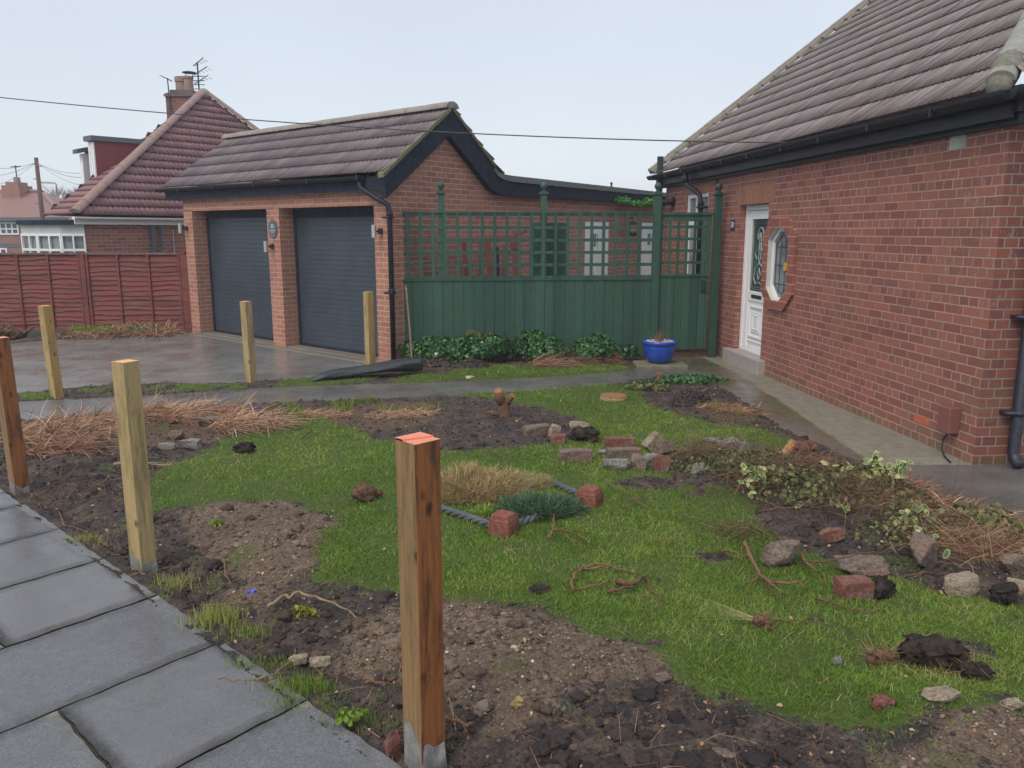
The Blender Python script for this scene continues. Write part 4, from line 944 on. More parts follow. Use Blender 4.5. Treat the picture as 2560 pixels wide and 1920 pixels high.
b.tube([hp(8.65, -.16, 2.2), hp(8.65, -.16, 2.30)], .07, 14); b.tube([hp(8.25, -.05, 2.36), hp(8.23, -.01, 2.36)], .08, 12); b.build('soil_pipe', BLACKP, hou, smooth=True)
b = MB(); b.tube([hp(-.08, .275, 2.78), hp(-.08, .275, .12), hp(-.10, .275, .07), hp(-.17, .265, .03)], .045, 14)
for z in (1.18, .42): b.tube([hp(-.08, .275, z), hp(-.08, .275, z + .035)], .054, 14); b.fbox(hp, -.11, -.0065, .17, .38, z + .004, z + .03)
b.build('downpipe', m_plain('old cast iron', (.018, .022, .034), .45, .6, 25, .6), hou, smooth=True)
nb = empty('number_plate', hp(5.42, 0, 1.93), 'small blue number plate reading 30 on brick beside white door', 'sign')
b = MB(); b.fbox(hp, 5.35, 5.50, -.012, -.001, 1.86, 2.01); b.build('plate', m_plain('navy plate', (.02, .03, .07), .4), nb, bevel=.003)
text('number', '30', .12, facing(hp(5.425, -.0135, 1.935), (-HD[0], -HD[1], 0)), LETTER, nb)

# ================================================================== GREEN FENCE AND GATE
def bar(b, s0, s1, z0, z1, d0, d1): b.fbox(fp, s0, s1, d0, d1, z0, z1)
def finial_post(s, parent, z0=-.1, name='post', w=.05, d=-.04):
    b = MB(); b.fbox(fp, s - w, s + w, d - w, d + w, z0, 2.36); b.fbox(fp, s - w - .02, s + w + .02, d - w - .02, d + w + .02, 2.361, 2.385)
    b.fbox(fp, s - w, s + w, d - w, d + w, 2.386, 2.405)
    p = b.build(name, GREEN, parent, bevel=.005)
    b = MB(); b.lathe(fp(s, d, 0), [(.012, 2.405), (.035, 2.408), (.022, 2.425), (.030, 2.437), (.046, 2.455), (.052, 2.482), (.044, 2.51), (.022, 2.527), (.004, 2.532)], 14)
    b.build('ball_finial', GREEN, p, smooth=True)
fen = empty('green_fence', fp(1.8, 0, 0), 'dark green board fence with square trellis top and ball finial posts', 'fence')
b = MB(); s = -.06; k = 0
while s < 3.53:
    wd = .146; e = min(s + wd - .004, 3.55); dd = random.uniform(-.004, .004)
    b.fbox(fp, s, e, -.012 + dd, .012 + dd, .03 + random.uniform(-.01, .01), 1.155); s += wd; k += 1
b.build('board_panel', GREEN, fen, bevel=.002)
b = MB(); bar(b, -.06, 3.55, .45, .52, .02, .06); bar(b, -.06, 3.55, 1.0, 1.07, .02, .06); b.build('back_rail', GREEN, fen)
b = MB(); bar(b, -.06, 3.55, 1.156, 1.176, -.03, .03); b.build('capping_rail', GREEN, fen)
b = MB()
for k in range(21):
    x = .04 + .1745 * k
    if x < 3.5: bar(b, x - .022, x + .022, 1.177, 2.10, -.018, -.002)
for z in (1.20, 1.375, 1.55, 1.725, 1.90): bar(b, -.06, 3.55, z - .022, z + .022, .0, .016)
bar(b, -.06, 3.55, 2.06, 2.10, .0, .012); bar(b, -.06, 3.55, 2.101, 2.118, -.02, .02)
b.build('trellis', GREEN, fen)
for s in (.51, 1.97): finial_post(s, fen, w=.045, d=.06)
finial_post(3.60, fen)
b = MB(); bar(b, 1.80, 2.36, 1.18, 1.97, .18, .20)
for z in (1.3, 1.62, 1.9): bar(b, 1.80, 2.36, z, z + .07, .201, .22)
gpnl = b.build('trellis_screen', GREEN); 
def solo(o, label, cat, group=None, kind=None):
    "give a one-mesh thing an origin at its base"
    n = len(o.data.vertices); co = np.zeros(n * 3, np.float32); o.data.vertices.foreach_get('co', co); co = co.reshape(-1, 3)
    c = Vector(((co[:, 0].min() + co[:, 0].max()) / 2, (co[:, 1].min() + co[:, 1].max()) / 2, co[:, 2].min()))
    o.data.transform(Matrix.Translation(-c)); o.location = Vector(o.location) + c
    return tag(o, label, cat, group, kind)
solo(gpnl, 'green boarded panel fixed behind the middle of the green trellis', 'panel')
gt = empty('garden_gate', fp(4.05, 0, 0), 'tall dark green wooden gate with trellis top beside the brick house', 'gate')
b = MB(); s = 3.66
while s < 4.42: e = min(s + .118, 4.42); b.fbox(fp, s, e - .003, -.010, .012, .12, 1.20); s += .121
b.build('board_panel', GREEN, gt, bevel=.002)
b = MB(); bar(b, 3.655, 4.425, 1.201, 1.235, -.03, .02); bar(b, 3.655, 4.425, 1.99, 2.08, -.022, .02); bar(b, 3.64, 4.44, 2.081, 2.115, -.045, .04)
bar(b, 3.655, 3.70, 1.236, 1.989, -.02, .02); bar(b, 4.35, 4.425, 1.236, 1.989, -.02, .02); b.build('gate_frame', GREEN, gt)
b = MB()
for k in range(5): x = 3.81 + .125 * k; bar(b, x - .021, x + .021, 1.236, 1.989, -.016, -.002)
for k in range(4): z = 1.40 + .17 * k; bar(b, 3.70, 4.35, z - .021, z + .021, 0, .014)
b.build('trellis', GREEN, gt)
b = MB(); bar(b, 4.30, 4.37, .96, 1.14, -.028, -.0105); bar(b, 4.32, 4.35, 1.0, 1.02, -.06, -.0285); b.build('latch', DKMETAL, gt, bevel=.003)
finial_post(4.50, gt)
b = MB(); bar(b, 3.60, 4.46, .0, .10, .05, .12); solo(b.build('timber_sleeper', BARK), 'dark timber sill lying beneath the green gate', 'timber')
# things leaning behind the trellis
for i, (s0, s1, z1, th, mt) in enumerate(((.86, .98, 1.68, .035, REDF), (1.12, 1.10, 1.72, .03, BARK), (1.22, 1.34, 1.74, .05, REDF), (1.36, 1.40, 1.62, .03, NAVYB), (1.48, 1.42, 1.62, .03, BARK), (1.62, 1.78, 1.72, .06, REDF))):
    b = MB(); A = fp(s1, .55, -.02); B_ = fp(s0, .80, z1); r_ = Vector((FD[0], FD[1], 0)) * th; q = Vector((FN[0], FN[1], 0)) * .02
    b.hexa([A - r_ - q, A + r_ - q, A + r_ + q, A - r_ + q, B_ - r_ - q, B_ + r_ - q, B_ + r_ + q, B_ - r_ + q])
    lab = ('leftmost red stained board leaning on the garage wall behind the trellis', 'thin brown stick leaning second from left behind the trellis', 'wide red board leaning third from left behind the trellis',
           'dark narrow board leaning fourth from left behind the trellis', 'brown stick leaning fifth from left behind the trellis', 'broad red board leaning beside the green panel behind the trellis')[i]
    solo(b.build('leaning_board', mt), lab, 'board', 'boards leaning behind the trellis')
b = MB(); A = fp(1.50, .6, 1.72); B_ = fp(1.80, .6, 1.86); z_ = Vector((0, 0, .03)); q = Vector((FN[0], FN[1], 0)) * .02
b.hexa([A - q - z_, B_ - q - z_, B_ + q - z_, A + q - z_, A - q + z_, B_ - q + z_, B_ + q + z_, A + q + z_]); solo(b.build('leaning_board', REDF), 'short slanting red board on top of the stack behind the trellis', 'board', 'boards leaning behind the trellis')
lt = empty('wall_lantern', Gp(7.15, 1.9), 'black wall lantern with round globe seen through the trellis', 'lantern')
b = MB(); b.tube([Gp(7.15, 2.12, .01), Gp(7.15, 2.12, .14), Gp(7.15, 2.04, .16)], .014, 6); b.lathe(Gp(7.15, 1.99, .16), [(.03, .06), (.10, .03), (.105, 0)], 14); b.lathe(Gp(7.15, 1.78, .16), [(.02, -.04), (.08, -.01), (.09, .03)], 14); b.build('lantern_frame', DKMETAL, lt)
b = MB(); b.lathe(Gp(7.15, 1.895, .16), [(.02, -.085), (.07, -.065), (.098, 0), (.08, .07), (.03, .09)], 16); b.build('globe', m_plain('frosted globe', (.42, .40, .40), .4, .05), lt, smooth=True)

# ================================================================== STRAND AND LEAF TOOLS
def strands(name, base, dirs, L, W, bend, tint, mat, segs=2, parent=None, bdir=None, taper=1.):
    n = len(base); base = np.asarray(base, float); dirs = np.asarray(dirs, float); dirs = dirs / np.linalg.norm(dirs, axis=1, keepdims=True)
    L = np.broadcast_to(L, n).astype(float); W = np.broadcast_to(W, n).astype(float); bend = np.broadcast_to(bend, n).astype(float)
    a = RNG.uniform(0, 2 * np.pi, n); rnd = np.stack([np.cos(a), np.sin(a), np.zeros(n)], 1)
    side = np.cross(dirs, rnd); side /= (np.linalg.norm(side, axis=1, keepdims=True) + 1e-9)
    side[:, 2] *= .3
    hd = dirs.copy(); hd[:, 2] = 0; hd += rnd * .4; hd /= (np.linalg.norm(hd, axis=1, keepdims=True) + 1e-9)
    bv = hd * .8; bv[:, 2] = -.75
    rows = []
    for i in range(segs + 1):
        t = i / segs; c = base + dirs * (L * t)[:, None] + bv * (bend * L * t * t)[:, None]
        w = W * (1 - t * taper) ** .7 * .5 if t < 1 else W * max(.02, (1 - taper)) * .5
        rows += [c - side * w[:, None], c + side * w[:, None]]
    k = len(rows); co = np.stack(rows, 1).reshape(-1, 3)
    o_ = np.arange(n)[:, None] * k
    F = np.concatenate([o_ + np.array([[2 * i, 2 * i + 1, 2 * i + 3, 2 * i + 2]]) for i in range(segs)], 0)
    return rawmesh(name, co, F, mat, parent, attrs=dict(tint=np.repeat(tint, k)))
def leafcloud(name, cen, nrm, size, tint, mat, parent=None, asp=.62):
    n = len(cen); cen = np.asarray(cen, float); nrm = nrm / np.linalg.norm(nrm, axis=1, keepdims=True)
    r = RNG.normal(size=(n, 3)); u = np.cross(nrm, r); u /= np.linalg.norm(u, axis=1, keepdims=True); v = np.cross(nrm, u)
    s = np.broadcast_to(size, n)[:, None]
    b_ = cen - u * s * .5; t_ = cen + u * s * .5 - nrm * s * .12; l1 = cen - v * s * asp * .5 + nrm * s * .12 - u * s * .1; r1 = cen + v * s * asp * .5 + nrm * s * .12 - u * s * .1
    l2 = cen - v * s * asp * .32 + nrm * s * .08 + u * s * .25; r2 = cen + v * s * asp * .32 + nrm * s * .08 + u * s * .25
    co = np.stack([b_, l1, l2, t_, r2, r1], 1).reshape(-1, 3); o_ = np.arange(n)[:, None] * 6
    F = np.concatenate([o_ + np.array([[0, 3, 2, 1]]), o_ + np.array([[0, 5, 4, 3]])], 0)
    return rawmesh(name, co, F, mat, parent, attrs=dict(tint=np.repeat(tint, 6)))
def updirs(n, lean=.35):
    d = RNG.normal(0, lean, (n, 3)); d[:, 2] = 1; return d
ICO = None
def chunks(name, base, size, tint, mat, flat=.7, parent=None):
    "many small irregular lumps in one mesh (gravel, crumbs of soil)"
    global ICO
    if ICO is None:
        bm = bmesh.new(); bmesh.ops.create_icosphere(bm, subdivisions=1, radius=1); ICO = (np.array([v.co[:] for v in bm.verts]), np.array([[v.index for v in f.verts] for f in bm.faces])); bm.free()
    V, Fc = ICO; n = len(base); m = len(V)
    sc = RNG.uniform(.6, 1.25, (n, 1, 3)); sc[:, :, 2] *= flat; a = RNG.uniform(0, 6.28, n); ca, sa = np.cos(a), np.sin(a)
    P = V[None] * sc * (1 + RNG.uniform(-.28, .28, (n, m, 1)))
    P = np.stack([P[..., 0] * ca[:, None] - P[..., 1] * sa[:, None], P[..., 0] * sa[:, None] + P[..., 1] * ca[:, None], P[..., 2]], -1) * np.broadcast_to(size, n)[:, None, None] * .5
    P = P + np.asarray(base)[:, None, :]
    F = (np.arange(n)[:, None, None] * m + Fc[None]).reshape(-1, 3)
    return rawmesh(name, P.reshape(-1, 3), F, mat, parent, attrs=dict(tint=np.repeat(tint, m)))

# ================================================================== LAWN, SOIL CRUMBS, LITTER
def scatter(n, y0, y1, pw=1.6):
    "random ground points, denser close to the camera"
    y = y0 * (y1 / y0) ** RNG.random(n) if pw else RNG.uniform(y0, y1, n)
    u_ = RNG.random(n); x = -(.68 * y + .35) + u_ * (1.36 * y + 1.5)
    return x, y
def clearof(x, y):
    k = (((x - PA[0]) * PN[0] + (y - PA[1]) * PN[1]) > .03)
    k &= ~inpoly(x, y, HARD) & ~inpoly(x, y, DRV)
    k &= ((x - HC[0]) * NH[0] + (y - HC[1]) * NH[1] < 0) | (y < 6)
    k &= ((x - F0[0]) * FN[0] + (y - F0[1]) * FN[1] < -.05) | (x < -1.4)
    k &= ~(((x - GC[0]) * NG[0] + (y - GC[1]) * NG[1] > -.05) & (x < -1.2) & ((x - GC[0]) * S[0] + (y - GC[1]) * S[1] < 6))
    return k
x, y = scatter(820000, 2.3, 11.6)
lw, sd_, st_, pd_ = masks(x, y)
dens = np.clip((fbm(x, y, 6, 55) + .35) * 2.2, .25, 1)
k = (RNG.random(len(x)) < lw * dens * .95) & clearof(x, y) & (RNG.random(len(x)) < np.clip((y / 4.2) ** .35, .5, 1.))
x, y = x[k], y[k]; zt = terrain_h(x, y, lw[k], pd_[k]); n = len(x)
patch = fbm(x, y, 1.1, 71) + .6 * fbm(x, y, 5, 72)
tint = np.clip(.40 + patch * .9 + RNG.normal(0, .17, n), 0, 1); tint[RNG.random(n) < .03] = 1.
L = RNG.uniform(.016, .046, n) * (1 + .9 * np.clip(fbm(x, y, 3, 91), -.3, .5)) * np.clip(lw[k], .6, 1)
W = .0018 + .00068 * y
strands('lawn_grass', np.stack([x, y, zt - .004], 1), updirs(n, .45), L, W, RNG.uniform(.1, .6, n), tint, GRASS, 2)
tag(bpy.data.objects['lawn_grass'], 'short wet green lawn grass growing over the front garden', 'grass', kind='stuff')
NGRASS = n
# crumbs of soil and gravel
x, y = scatter(60000, 2.25, 9.5); lw, sd_, st_, pd_ = masks(x, y)
k = (lw < .5) & clearof(x, y) & (pd_ > .05); x, y, sdk, pdk, lwk = x[k], y[k], sd_[k], pd_[k], lw[k]
zt = terrain_h(x, y, lwk, pdk); n = len(x)
size = .004 + .026 * RNG.random(n) ** 6 + .0010 * y
clump = fbm(x, y, 4, 19) > -.08; k2 = clump | (RNG.random(n) < .4)
tint = np.clip(.18 + .55 * sdk * (.4 + RNG.random(n)) + RNG.normal(0, .12, n) + .5 * np.clip(fbm(x, y, 2.2, 66), 0, 1), 0, 1)
chunks('soil_crumbs', np.stack([x, y, zt + size * .1], 1)[k2], size[k2], tint[k2], CLOD, .75); tag(bpy.data.objects['soil_crumbs'], 'crumbled dark soil and clay lying in the dug beds', 'soil', kind='stuff')
x, y = scatter(15000, 2.25, 8); lw, sd_, st_, pd_ = masks(x, y)
k = (lw < .5) & clearof(x, y) & (RNG.random(len(x)) < .10 + .75 * sd_) & (pd_ > .05); x, y = x[k], y[k]; n = len(x)
size = .004 + .018 * RNG.random(n) ** 4 + .001 * y
chunks('gravel', np.stack([x, y, terrain_h(x, y, lw[k], pd_[k]) + size * .2], 1), size, np.clip(RNG.random(n) ** 1.3, 0, 1), CHIP, .7); tag(bpy.data.objects['gravel'], 'small pale stones scattered through the sandy soil', 'gravel', kind='stuff')
x, y = scatter(5200, 2.3, 11.2); lw, sd_, st_, pd_ = masks(x, y)
k = (RNG.random(len(x)) < .75 - .62 * lw) & clearof(x, y); x, y = x[k], y[k]; n = len(x)
c3 = np.stack([x, y, terrain_h(x, y, lw[k], pd_[k]) + .012], 1); nn = RNG.normal(0, .5, (n, 3)); nn[:, 2] = 1
leafcloud('leaf_litter', c3, nn, RNG.uniform(.006, .020, n) + .0022 * y, RNG.random(n) ** 1.4, LITTER); tag(bpy.data.objects['leaf_litter'], 'fallen brown leaf scraps on the soil and grass', 'leaf litter', kind='stuff')
x, y = scatter(9000, 2.3, 9.5); lw, sd_, st_, pd_ = masks(x, y)
k = (RNG.random(len(x)) < .8 - .72 * lw + .1 * st_) & clearof(x, y); x, y = x[k], y[k]; n = len(x)
dd = RNG.normal(0, 1, (n, 3)); dd[:, 2] = np.abs(dd[:, 2]) * .25
strands('root_fibres', np.stack([x, y, terrain_h(x, y, lw[k], pd_[k]) + .006], 1), dd, RNG.uniform(.03, .16, n), .0025 + .0005 * y, RNG.uniform(0, .5, n), RNG.random(n), ROOTS, 3, taper=.6); tag(bpy.data.objects['root_fibres'], 'torn thin roots and twigs strewn over the dug soil', 'twigs', kind='stuff')

def area_pts(poly, n, noise=.08):
    xs = [p[0] for p in poly]; yy = [p[1] for p in poly]; X = RNG.uniform(min(xs), max(xs), n * 4); Y = RNG.uniform(min(yy), max(yy), n * 4)
    k = inpoly(X + noise * fbm(X, Y, 4, 3), Y + noise * fbm(X, Y, 4, 8), poly); return X[k][:n], Y[k][:n]
# dried stems raked over the soil, kept as clumps
def straw_heap(label, cx, cy, rx, ry, n, h=.08, L=(.14, .36), tintb=.08, flow=None, mat=None, name='dried_stem_heap', W=.012, cat='dried plants'):
    x0, y0 = D(cx, cy); a = RNG.uniform(0, 6.28, n); r = np.sqrt(RNG.random(n))
    x = x0 + rx * r * np.cos(a); y = y0 + ry * r * np.sin(a); z = terrain_h(x, y) + h * (1 - r ** 2) * RNG.random(n)
    fl = np.array(flow or (.8, -.3)); d = np.stack([fl[0] + RNG.normal(0, .45, n), fl[1] + RNG.normal(0, .45, n), np.abs(RNG.normal(.12, .22, n))], 1)
    o = strands(name, np.stack([x, y, z], 1), d, RNG.uniform(L[0], L[1], n), W, RNG.uniform(0, .5, n), np.clip(RNG.normal(.5 + tintb, .25, n), 0, 1), mat or STRAW, 3, taper=.7)
    return solo(o, label, cat, 'heaps of dried stems')
straw_heap('long heap of tan dried stems left of the pale post at the bed corner', 130, 940, .55, .42, 2600)
straw_heap('broad heap of tan dried stems just right of the pale post below the path', 370, 905, .70, .35, 3000)
straw_heap('tuft of pale dried grass at the right end of the long stem heap', 530, 925, .35, .22, 1100, .10)
straw_heap('small heap of dark red leaves and stems beside the orange left post', 120, 985, .30, .2, 500, .06, tintb=-.3)
straw_heap('reddish dried fern pile between ivy clumps below the green fence', 1175, 793, .28, .14, 600, .10, tintb=-.15)
straw_heap('small reddish dried stem ball at the right end of the ivy bed', 1322, 786, .12, .10, 300, .16, (.06, .14), -.35)
straw_heap('reddish dried stems tucked beside the rightmost ivy clump', 1245, 786, .16, .12, 350, .16, tintb=-.2)
straw_heap('orange brown bark mulch in the little bed near the front door', 1575, 890, .38, .22, 900, .04, (.04, .12), -.2)
straw_heap('long orange brown mulch ridge beside the house path', 1900, 1065, .42, .25, 1300, .06, (.05, .16), -.25)
straw_heap('orange brown dead fern mulch at the right edge beside the path', 2110, 1120, .45, .25, 1300, .06, (.06, .18), -.2)
straw_heap('brown stems and bark behind the stone blocks at right', 2120, 1185, .35, .18, 700, .05, (.05, .16), -.3)
straw_heap('tan leaf and stem litter in front of the leaning peeled branch', 1680, 1000, .45, .18, 800, .04, (.04, .12), -.3)
straw_heap('dry crocosmia leaves heaped against the red fence', 640, 715 + 0, .0001, .0001, 2, 0) if False else None
def fence_heap(label, px0, px1, n, h, tb, Yb=14.55):
    X0, X1 = (px0 - 1280) / 2000 * Yb, (px1 - 1280) / 2000 * Yb; x = RNG.uniform(X0, X1, n); y = Yb + RNG.uniform(-.35, .25, n) - .22 * (x + 6) * .0
    d = np.stack([RNG.normal(0, .6, n), RNG.normal(-.2, .5, n), np.abs(RNG.normal(.6, .4, n))], 1)
    o = strands('dried_leaf_clump', np.stack([x, y, np.full(n, .01)], 1), d, RNG.uniform(h * .5, h * 1.2, n), .018, RNG.uniform(.3, 1., n), np.clip(RNG.normal(.5 + tb, .25, n), 0, 1), STRAW, 3, taper=.6)
    return solo(o, label, 'dried plants', 'heaps of dried stems')
fence_heap('tall clump of arching dry leaves at the foot of the red fence', 280, 430, 900, .34, 0)
fence_heap('low litter of brown dead leaves along the red fence foot', 150, 300, 700, .16, -.2, 14.2)
n = 500; x = RNG.uniform(-8.15, -7.35, n); y = 14.7 + RNG.uniform(-.12, .12, n)
solo(strands('grass_tuft', np.stack([x, y, x * 0], 1), updirs(n, .3), RNG.uniform(.14, .26, n), .010, .3, RNG.uniform(.4, .9, n), GRASS, 2), 'bright green grass tuft against the red fence foot', 'grass tuft', 'grass tufts')
# young shoots
def shoots(label, px, py, n, r, h, mat=SHOOT, name='spring_shoots', W=.009, tb=.5, cat='shoots', gr='clumps of young shoots in the beds'):
    x0, y0 = D(px, py); x = x0 + RNG.normal(0, r, n); y = y0 + RNG.normal(0, r * .6, n)
    o = strands(name, np.stack([x, y, terrain_h(x, y) - .01], 1), updirs(n, .18), RNG.uniform(h * .6, h * 1.1, n), W, RNG.uniform(0, .2, n), np.clip(RNG.normal(tb, .25, n), 0, 1), mat, 2)
    return solo(o, label, cat, gr)
for (px, py, n, r, h, lab) in ((655, 905, 26, .07, .16, 'leftmost clump of yellow green shoots at the lawn edge'), (735, 893, 30, .06, .18, 'tall yellow green shoot clump near the middle of the bed'), (630, 883, 20, .06, .12, 'small shoot clump below the path left of the other shoots'),
        (838, 893, 20, .07, .13, 'sparse shoot clump among tan stems in the bed'), (865, 900, 14, .05, .11, 'tiny shoot clump at the front of the tan stems'), (908, 893, 26, .08, .14, 'rightmost clump of yellow green shoots before the dark soil'),
        (1545, 895, 26, .06, .14, 'yellow green shoots in the mulch near the front door'), (1572, 900, 20, .05, .12, 'shoots rising from mulch beside the house path')):
    shoots(lab, px, py, n, r, h)
x0 = (700, 885); 
for (cx, cy, rx, ry, n, lab) in ((690, 900, .26, .14, 600, 'tan dead stems around the leftmost green shoots'), (860, 900, .36, .16, 800, 'tan dead stems under the rightmost green shoots')):
    straw_heap(lab, cx, cy, rx, ry, n, .04, (.05, .13), .1)
for (px, py, n, r, h, lab) in ((740, 878, 70, .08, .10, 'dark green daylily shoots left of middle beside the path'), (790, 873, 60, .08, .09, 'dark green leafy clump right beside the path edge'), (615, 893, 60, .10, .08, 'low grey green leaves beside the purple crocus')):
    shoots(lab, px, py, n, r, h, GRASS, 'leafy_clump', .016, .25)
cr_ = empty('crocus', (*D(556, 890), 0), 'purple crocus flowers at the path edge', 'flower')
x0, y0 = D(556, 890); n = 8; x = x0 + RNG.normal(0, .03, n); y = y0 + RNG.normal(0, .03, n)
strands('flower', np.stack([x, y, x * 0 + .03], 1), updirs(n, .15), .07, .020, 0, np.full(n, .5), m_strand('crocus petals', [(0, (.10, .05, .35)), (1, (.2, .12, .5))]), 2, parent=cr_)
strands('leaf', np.stack([x, y, x * 0], 1), updirs(n, .3), .07, .006, .2, np.full(n, .3), GRASS, 2, parent=cr_)

x, y = scatter(9000, 2.4, 7.5); lw, sd_, st_, pd_ = masks(x, y)
k = (lw < .15) & clearof(x, y) & (pd_ > .06) & (fbm(x, y, 3, 211) > .02) & (RNG.random(len(x)) < .25 + .6 * (pd_ < 1.2)); x, y = x[k], y[k]; n = len(x)
size = .018 + .065 * RNG.random(n) ** 3
def rough_clods(name, base, size, tint, mat):
    bm = bmesh.new(); bmesh.ops.create_icosphere(bm, subdivisions=3, radius=1); V = np.array([v.co[:] for v in bm.verts]); Fc = np.array([[v.index for v in f.verts] for f in bm.faces]); bm.free()
    from mathutils import noise as mn
    var = []
    for q in range(14):
        P = []
        for v in V:
            w_ = Vector(v); r_ = 1 + .55 * mn.noise(w_ * 1.3 + Vector((q * 7.3, 0, 0))) + .38 * abs(mn.noise(w_ * 3.1 + Vector((0, q * 5.1, 0)))) + .22 * mn.noise(w_ * 7.)
            P.append((w_ * r_)[:])
        var.append(np.array(P))
    var = np.array(var); n = len(base); m = len(V); P = var[RNG.integers(0, 14, n)]
    sc = RNG.uniform(.7, 1.3, (n, 1, 3)); sc[:, :, 2] *= .55; a = RNG.uniform(0, 6.28, n); ca, sa = np.cos(a), np.sin(a); P = P * sc
    P = np.stack([P[..., 0] * ca[:, None] - P[..., 1] * sa[:, None], P[..., 0] * sa[:, None] + P[..., 1] * ca[:, None], P[..., 2]], -1) * size[:, None, None] * .5 + np.asarray(base)[:, None, :]
    return rawmesh(name, P.reshape(-1, 3), (np.arange(n)[:, None, None] * m + Fc[None]).reshape(-1, 3), mat, attrs=dict(tint=np.repeat(tint, m)))
if n > 1600: k = RNG.choice(n, 1600, replace=False); x, y, size = x[k], y[k], size[k]
lw, sd_, st_, pd_ = masks(x, y); n = len(x)
MC = NT('clay clods'); pn = MC.noise(MC.geo(), 60, 5, .7); cc_ = MC.ramp(MC.math('ADD', MC.attr('tint'), MC.math('MULTIPLY', MC.math('SUBTRACT', pn, .5), .9)), [(0, (.024, .02, .022)), (.35, (.06, .045, .038)), (.65, (.15, .11, .08)), (1, (.27, .215, .16))])
MCm = MC.out(cc_, .9, MC.bump(pn, .8, .008), .25)
rough_clods('clay_clods', np.stack([x, y, terrain_h(x, y, lw, pd_) + size * .05], 1), size, np.clip(.22 + .42 * sd_ + RNG.normal(0, .13, n), 0, 1), MCm); tag(bpy.data.objects['clay_clods'], 'larger brown clay clods dug out along the old wall line', 'clods', kind='stuff')
# ================================================================== TIMBER POSTS
def post(px, py, ht, label, ms, tilt=(0, 0), collar=0, w=.1, rot=0., capc=False):
    x0, y0 = D(px, py); t = empty('timber_post', (x0, y0, 0), label, 'post', 'square timber fence posts')
    A = Vector((PD[0], PD[1], 0)); Bv = Vector((PN[0], PN[1], 0)); Rm = Matrix.Rotation(rot, 3, 'Z'); A = Rm @ A; Bv = Rm @ Bv; h = w / 2; b = MB()
    lean = lambda z: Vector((tilt[0] * z, tilt[1] * z, 0)); c = Vector((x0, y0, 0)); n = 14
    crn = [(-1, -1), (1, -1), (1, 1), (-1, 1)]; vs = []; cd_ = .06
    for i in range(n + 1):
        z = -.25 + (ht + .25) * i / n; k_ = 1 + random.uniform(-.006, .006)
        for u, v in crn: vs.append(c + A * u * h * k_ + Bv * v * h * k_ + Vector((0, 0, z)) + lean(max(z, 0)))
    fs = []; mi = []
    for i in range(n):
        for j in range(4): fs.append((4 * i + j, 4 * i + (j + 1) % 4, 4 * i + 4 + (j + 1) % 4, 4 * i + 4 + j)); mi.append(1 if j == 0 else 0)
    base = 0; b.add(vs, fs); b.m = mi; b.add([vs[0], vs[1], vs[2], vs[3]], [(3, 2, 1, 0)], 0)
    b.build('post_shaft', ms, t, bevel=.0035)
    b = MB(); q = [vs[4 * n + j] for j in range(4)]
    if capc:   # saw step left on the cut top
        m1 = q[0] * .62 + q[1] * .38; m2 = q[3] * .35 + q[2] * .65; up = Vector((0, 0, .006)); lo = Vector((0, 0, .001))
        b.add([q[0] + up, m1 + up, m2 + up, q[3] + up, m1 + lo, m2 + lo, q[1] + lo, q[2] + lo, q[0], q[3]], [(0, 1, 2, 3), (1, 4, 5, 2), (4, 6, 7, 5), (0, 3, 9, 8)])
    else: b.add([p + Vector((0, 0, .0015)) for p in q], [(0, 1, 2, 3)])
    b.build('cut_top', TOPW if collar != 9 else TOPW2, t)
    if collar and collar != 9:
        b = MB(); m = 28; rows = []; vs2 = []
        for i in range(5):
            z = -.2 + (collar + .2) * i / 4
            for j in range(m):
                a = 2 * math.pi * j / m; dv = A * math.cos(a) + Bv * math.sin(a); rr = h / (abs(math.cos(a)) ** 8 + abs(math.sin(a)) ** 8) ** .125 * (1 + (.22 if i < 2 else .12 if i == 2 else .045 if i == 3 else .012)) * random.uniform(.99, 1.04)
                zz = z if i < 4 else collar * (.62 + .38 * max(-.9, -dv.x) + .10 * math.sin(a * 5 + x0 * 9))
                if i == 3: zz = min(z, collar * .5)
                vs2.append(c + dv * rr + Vector((0, 0, zz)) + lean(max(0, zz)))
        b.add(vs2, [(i * m + j, i * m + (j + 1) % m, (i + 1) * m + (j + 1) % m, (i + 1) * m + j) for i in range(4) for j in range(m)])
        b.build('concrete_collar', m_plain('post concrete', (.22, .22, .215), .85, .3, 25, .5, dirt=(.09, .078, .065)), t, smooth=True)
    return t
TOPW = m_post('fresh orange cut', (.72, .24, .13), (.85, .33, .20), (.62, .22, .12), knots=False)
TOPW2 = m_post('fresh pale cut', (.75, .42, .16), (.85, .52, .24), (.6, .35, .14), knots=False)
post(918, 1636, 1.175, 'big orange brown timber post in the foreground with dark stain', [ORANGE, OLIVE], collar=.16, capc=True, w=.107, rot=-.04)
post(311, 1222, 1.165, 'pale knotty timber post at the pavement edge left of centre', [PALE, PALE], collar=.10, rot=.22).children[1].data.materials[0] = TOPW2
post(44, 1058, 1.115, 'orange brown timber post at the left edge by the pavement', [ORANGE, OLIVE], collar=.09, rot=.1, tilt=(-.02, 0))
post(124, 860, 1.04, 'golden timber post on the muddy verge beside the driveway at left', [PALE2, PALE], tilt=(-.03, 0), collar=9, rot=.25)
post(543, 827, 1.01, 'pale timber post standing before the left garage door', [PALE, PALE], collar=9, rot=.2, tilt=(-.01, 0))
post(801, 801, 1.06, 'pale timber post standing before the right garage door', [PALE2, PALE], collar=9, rot=-.02)

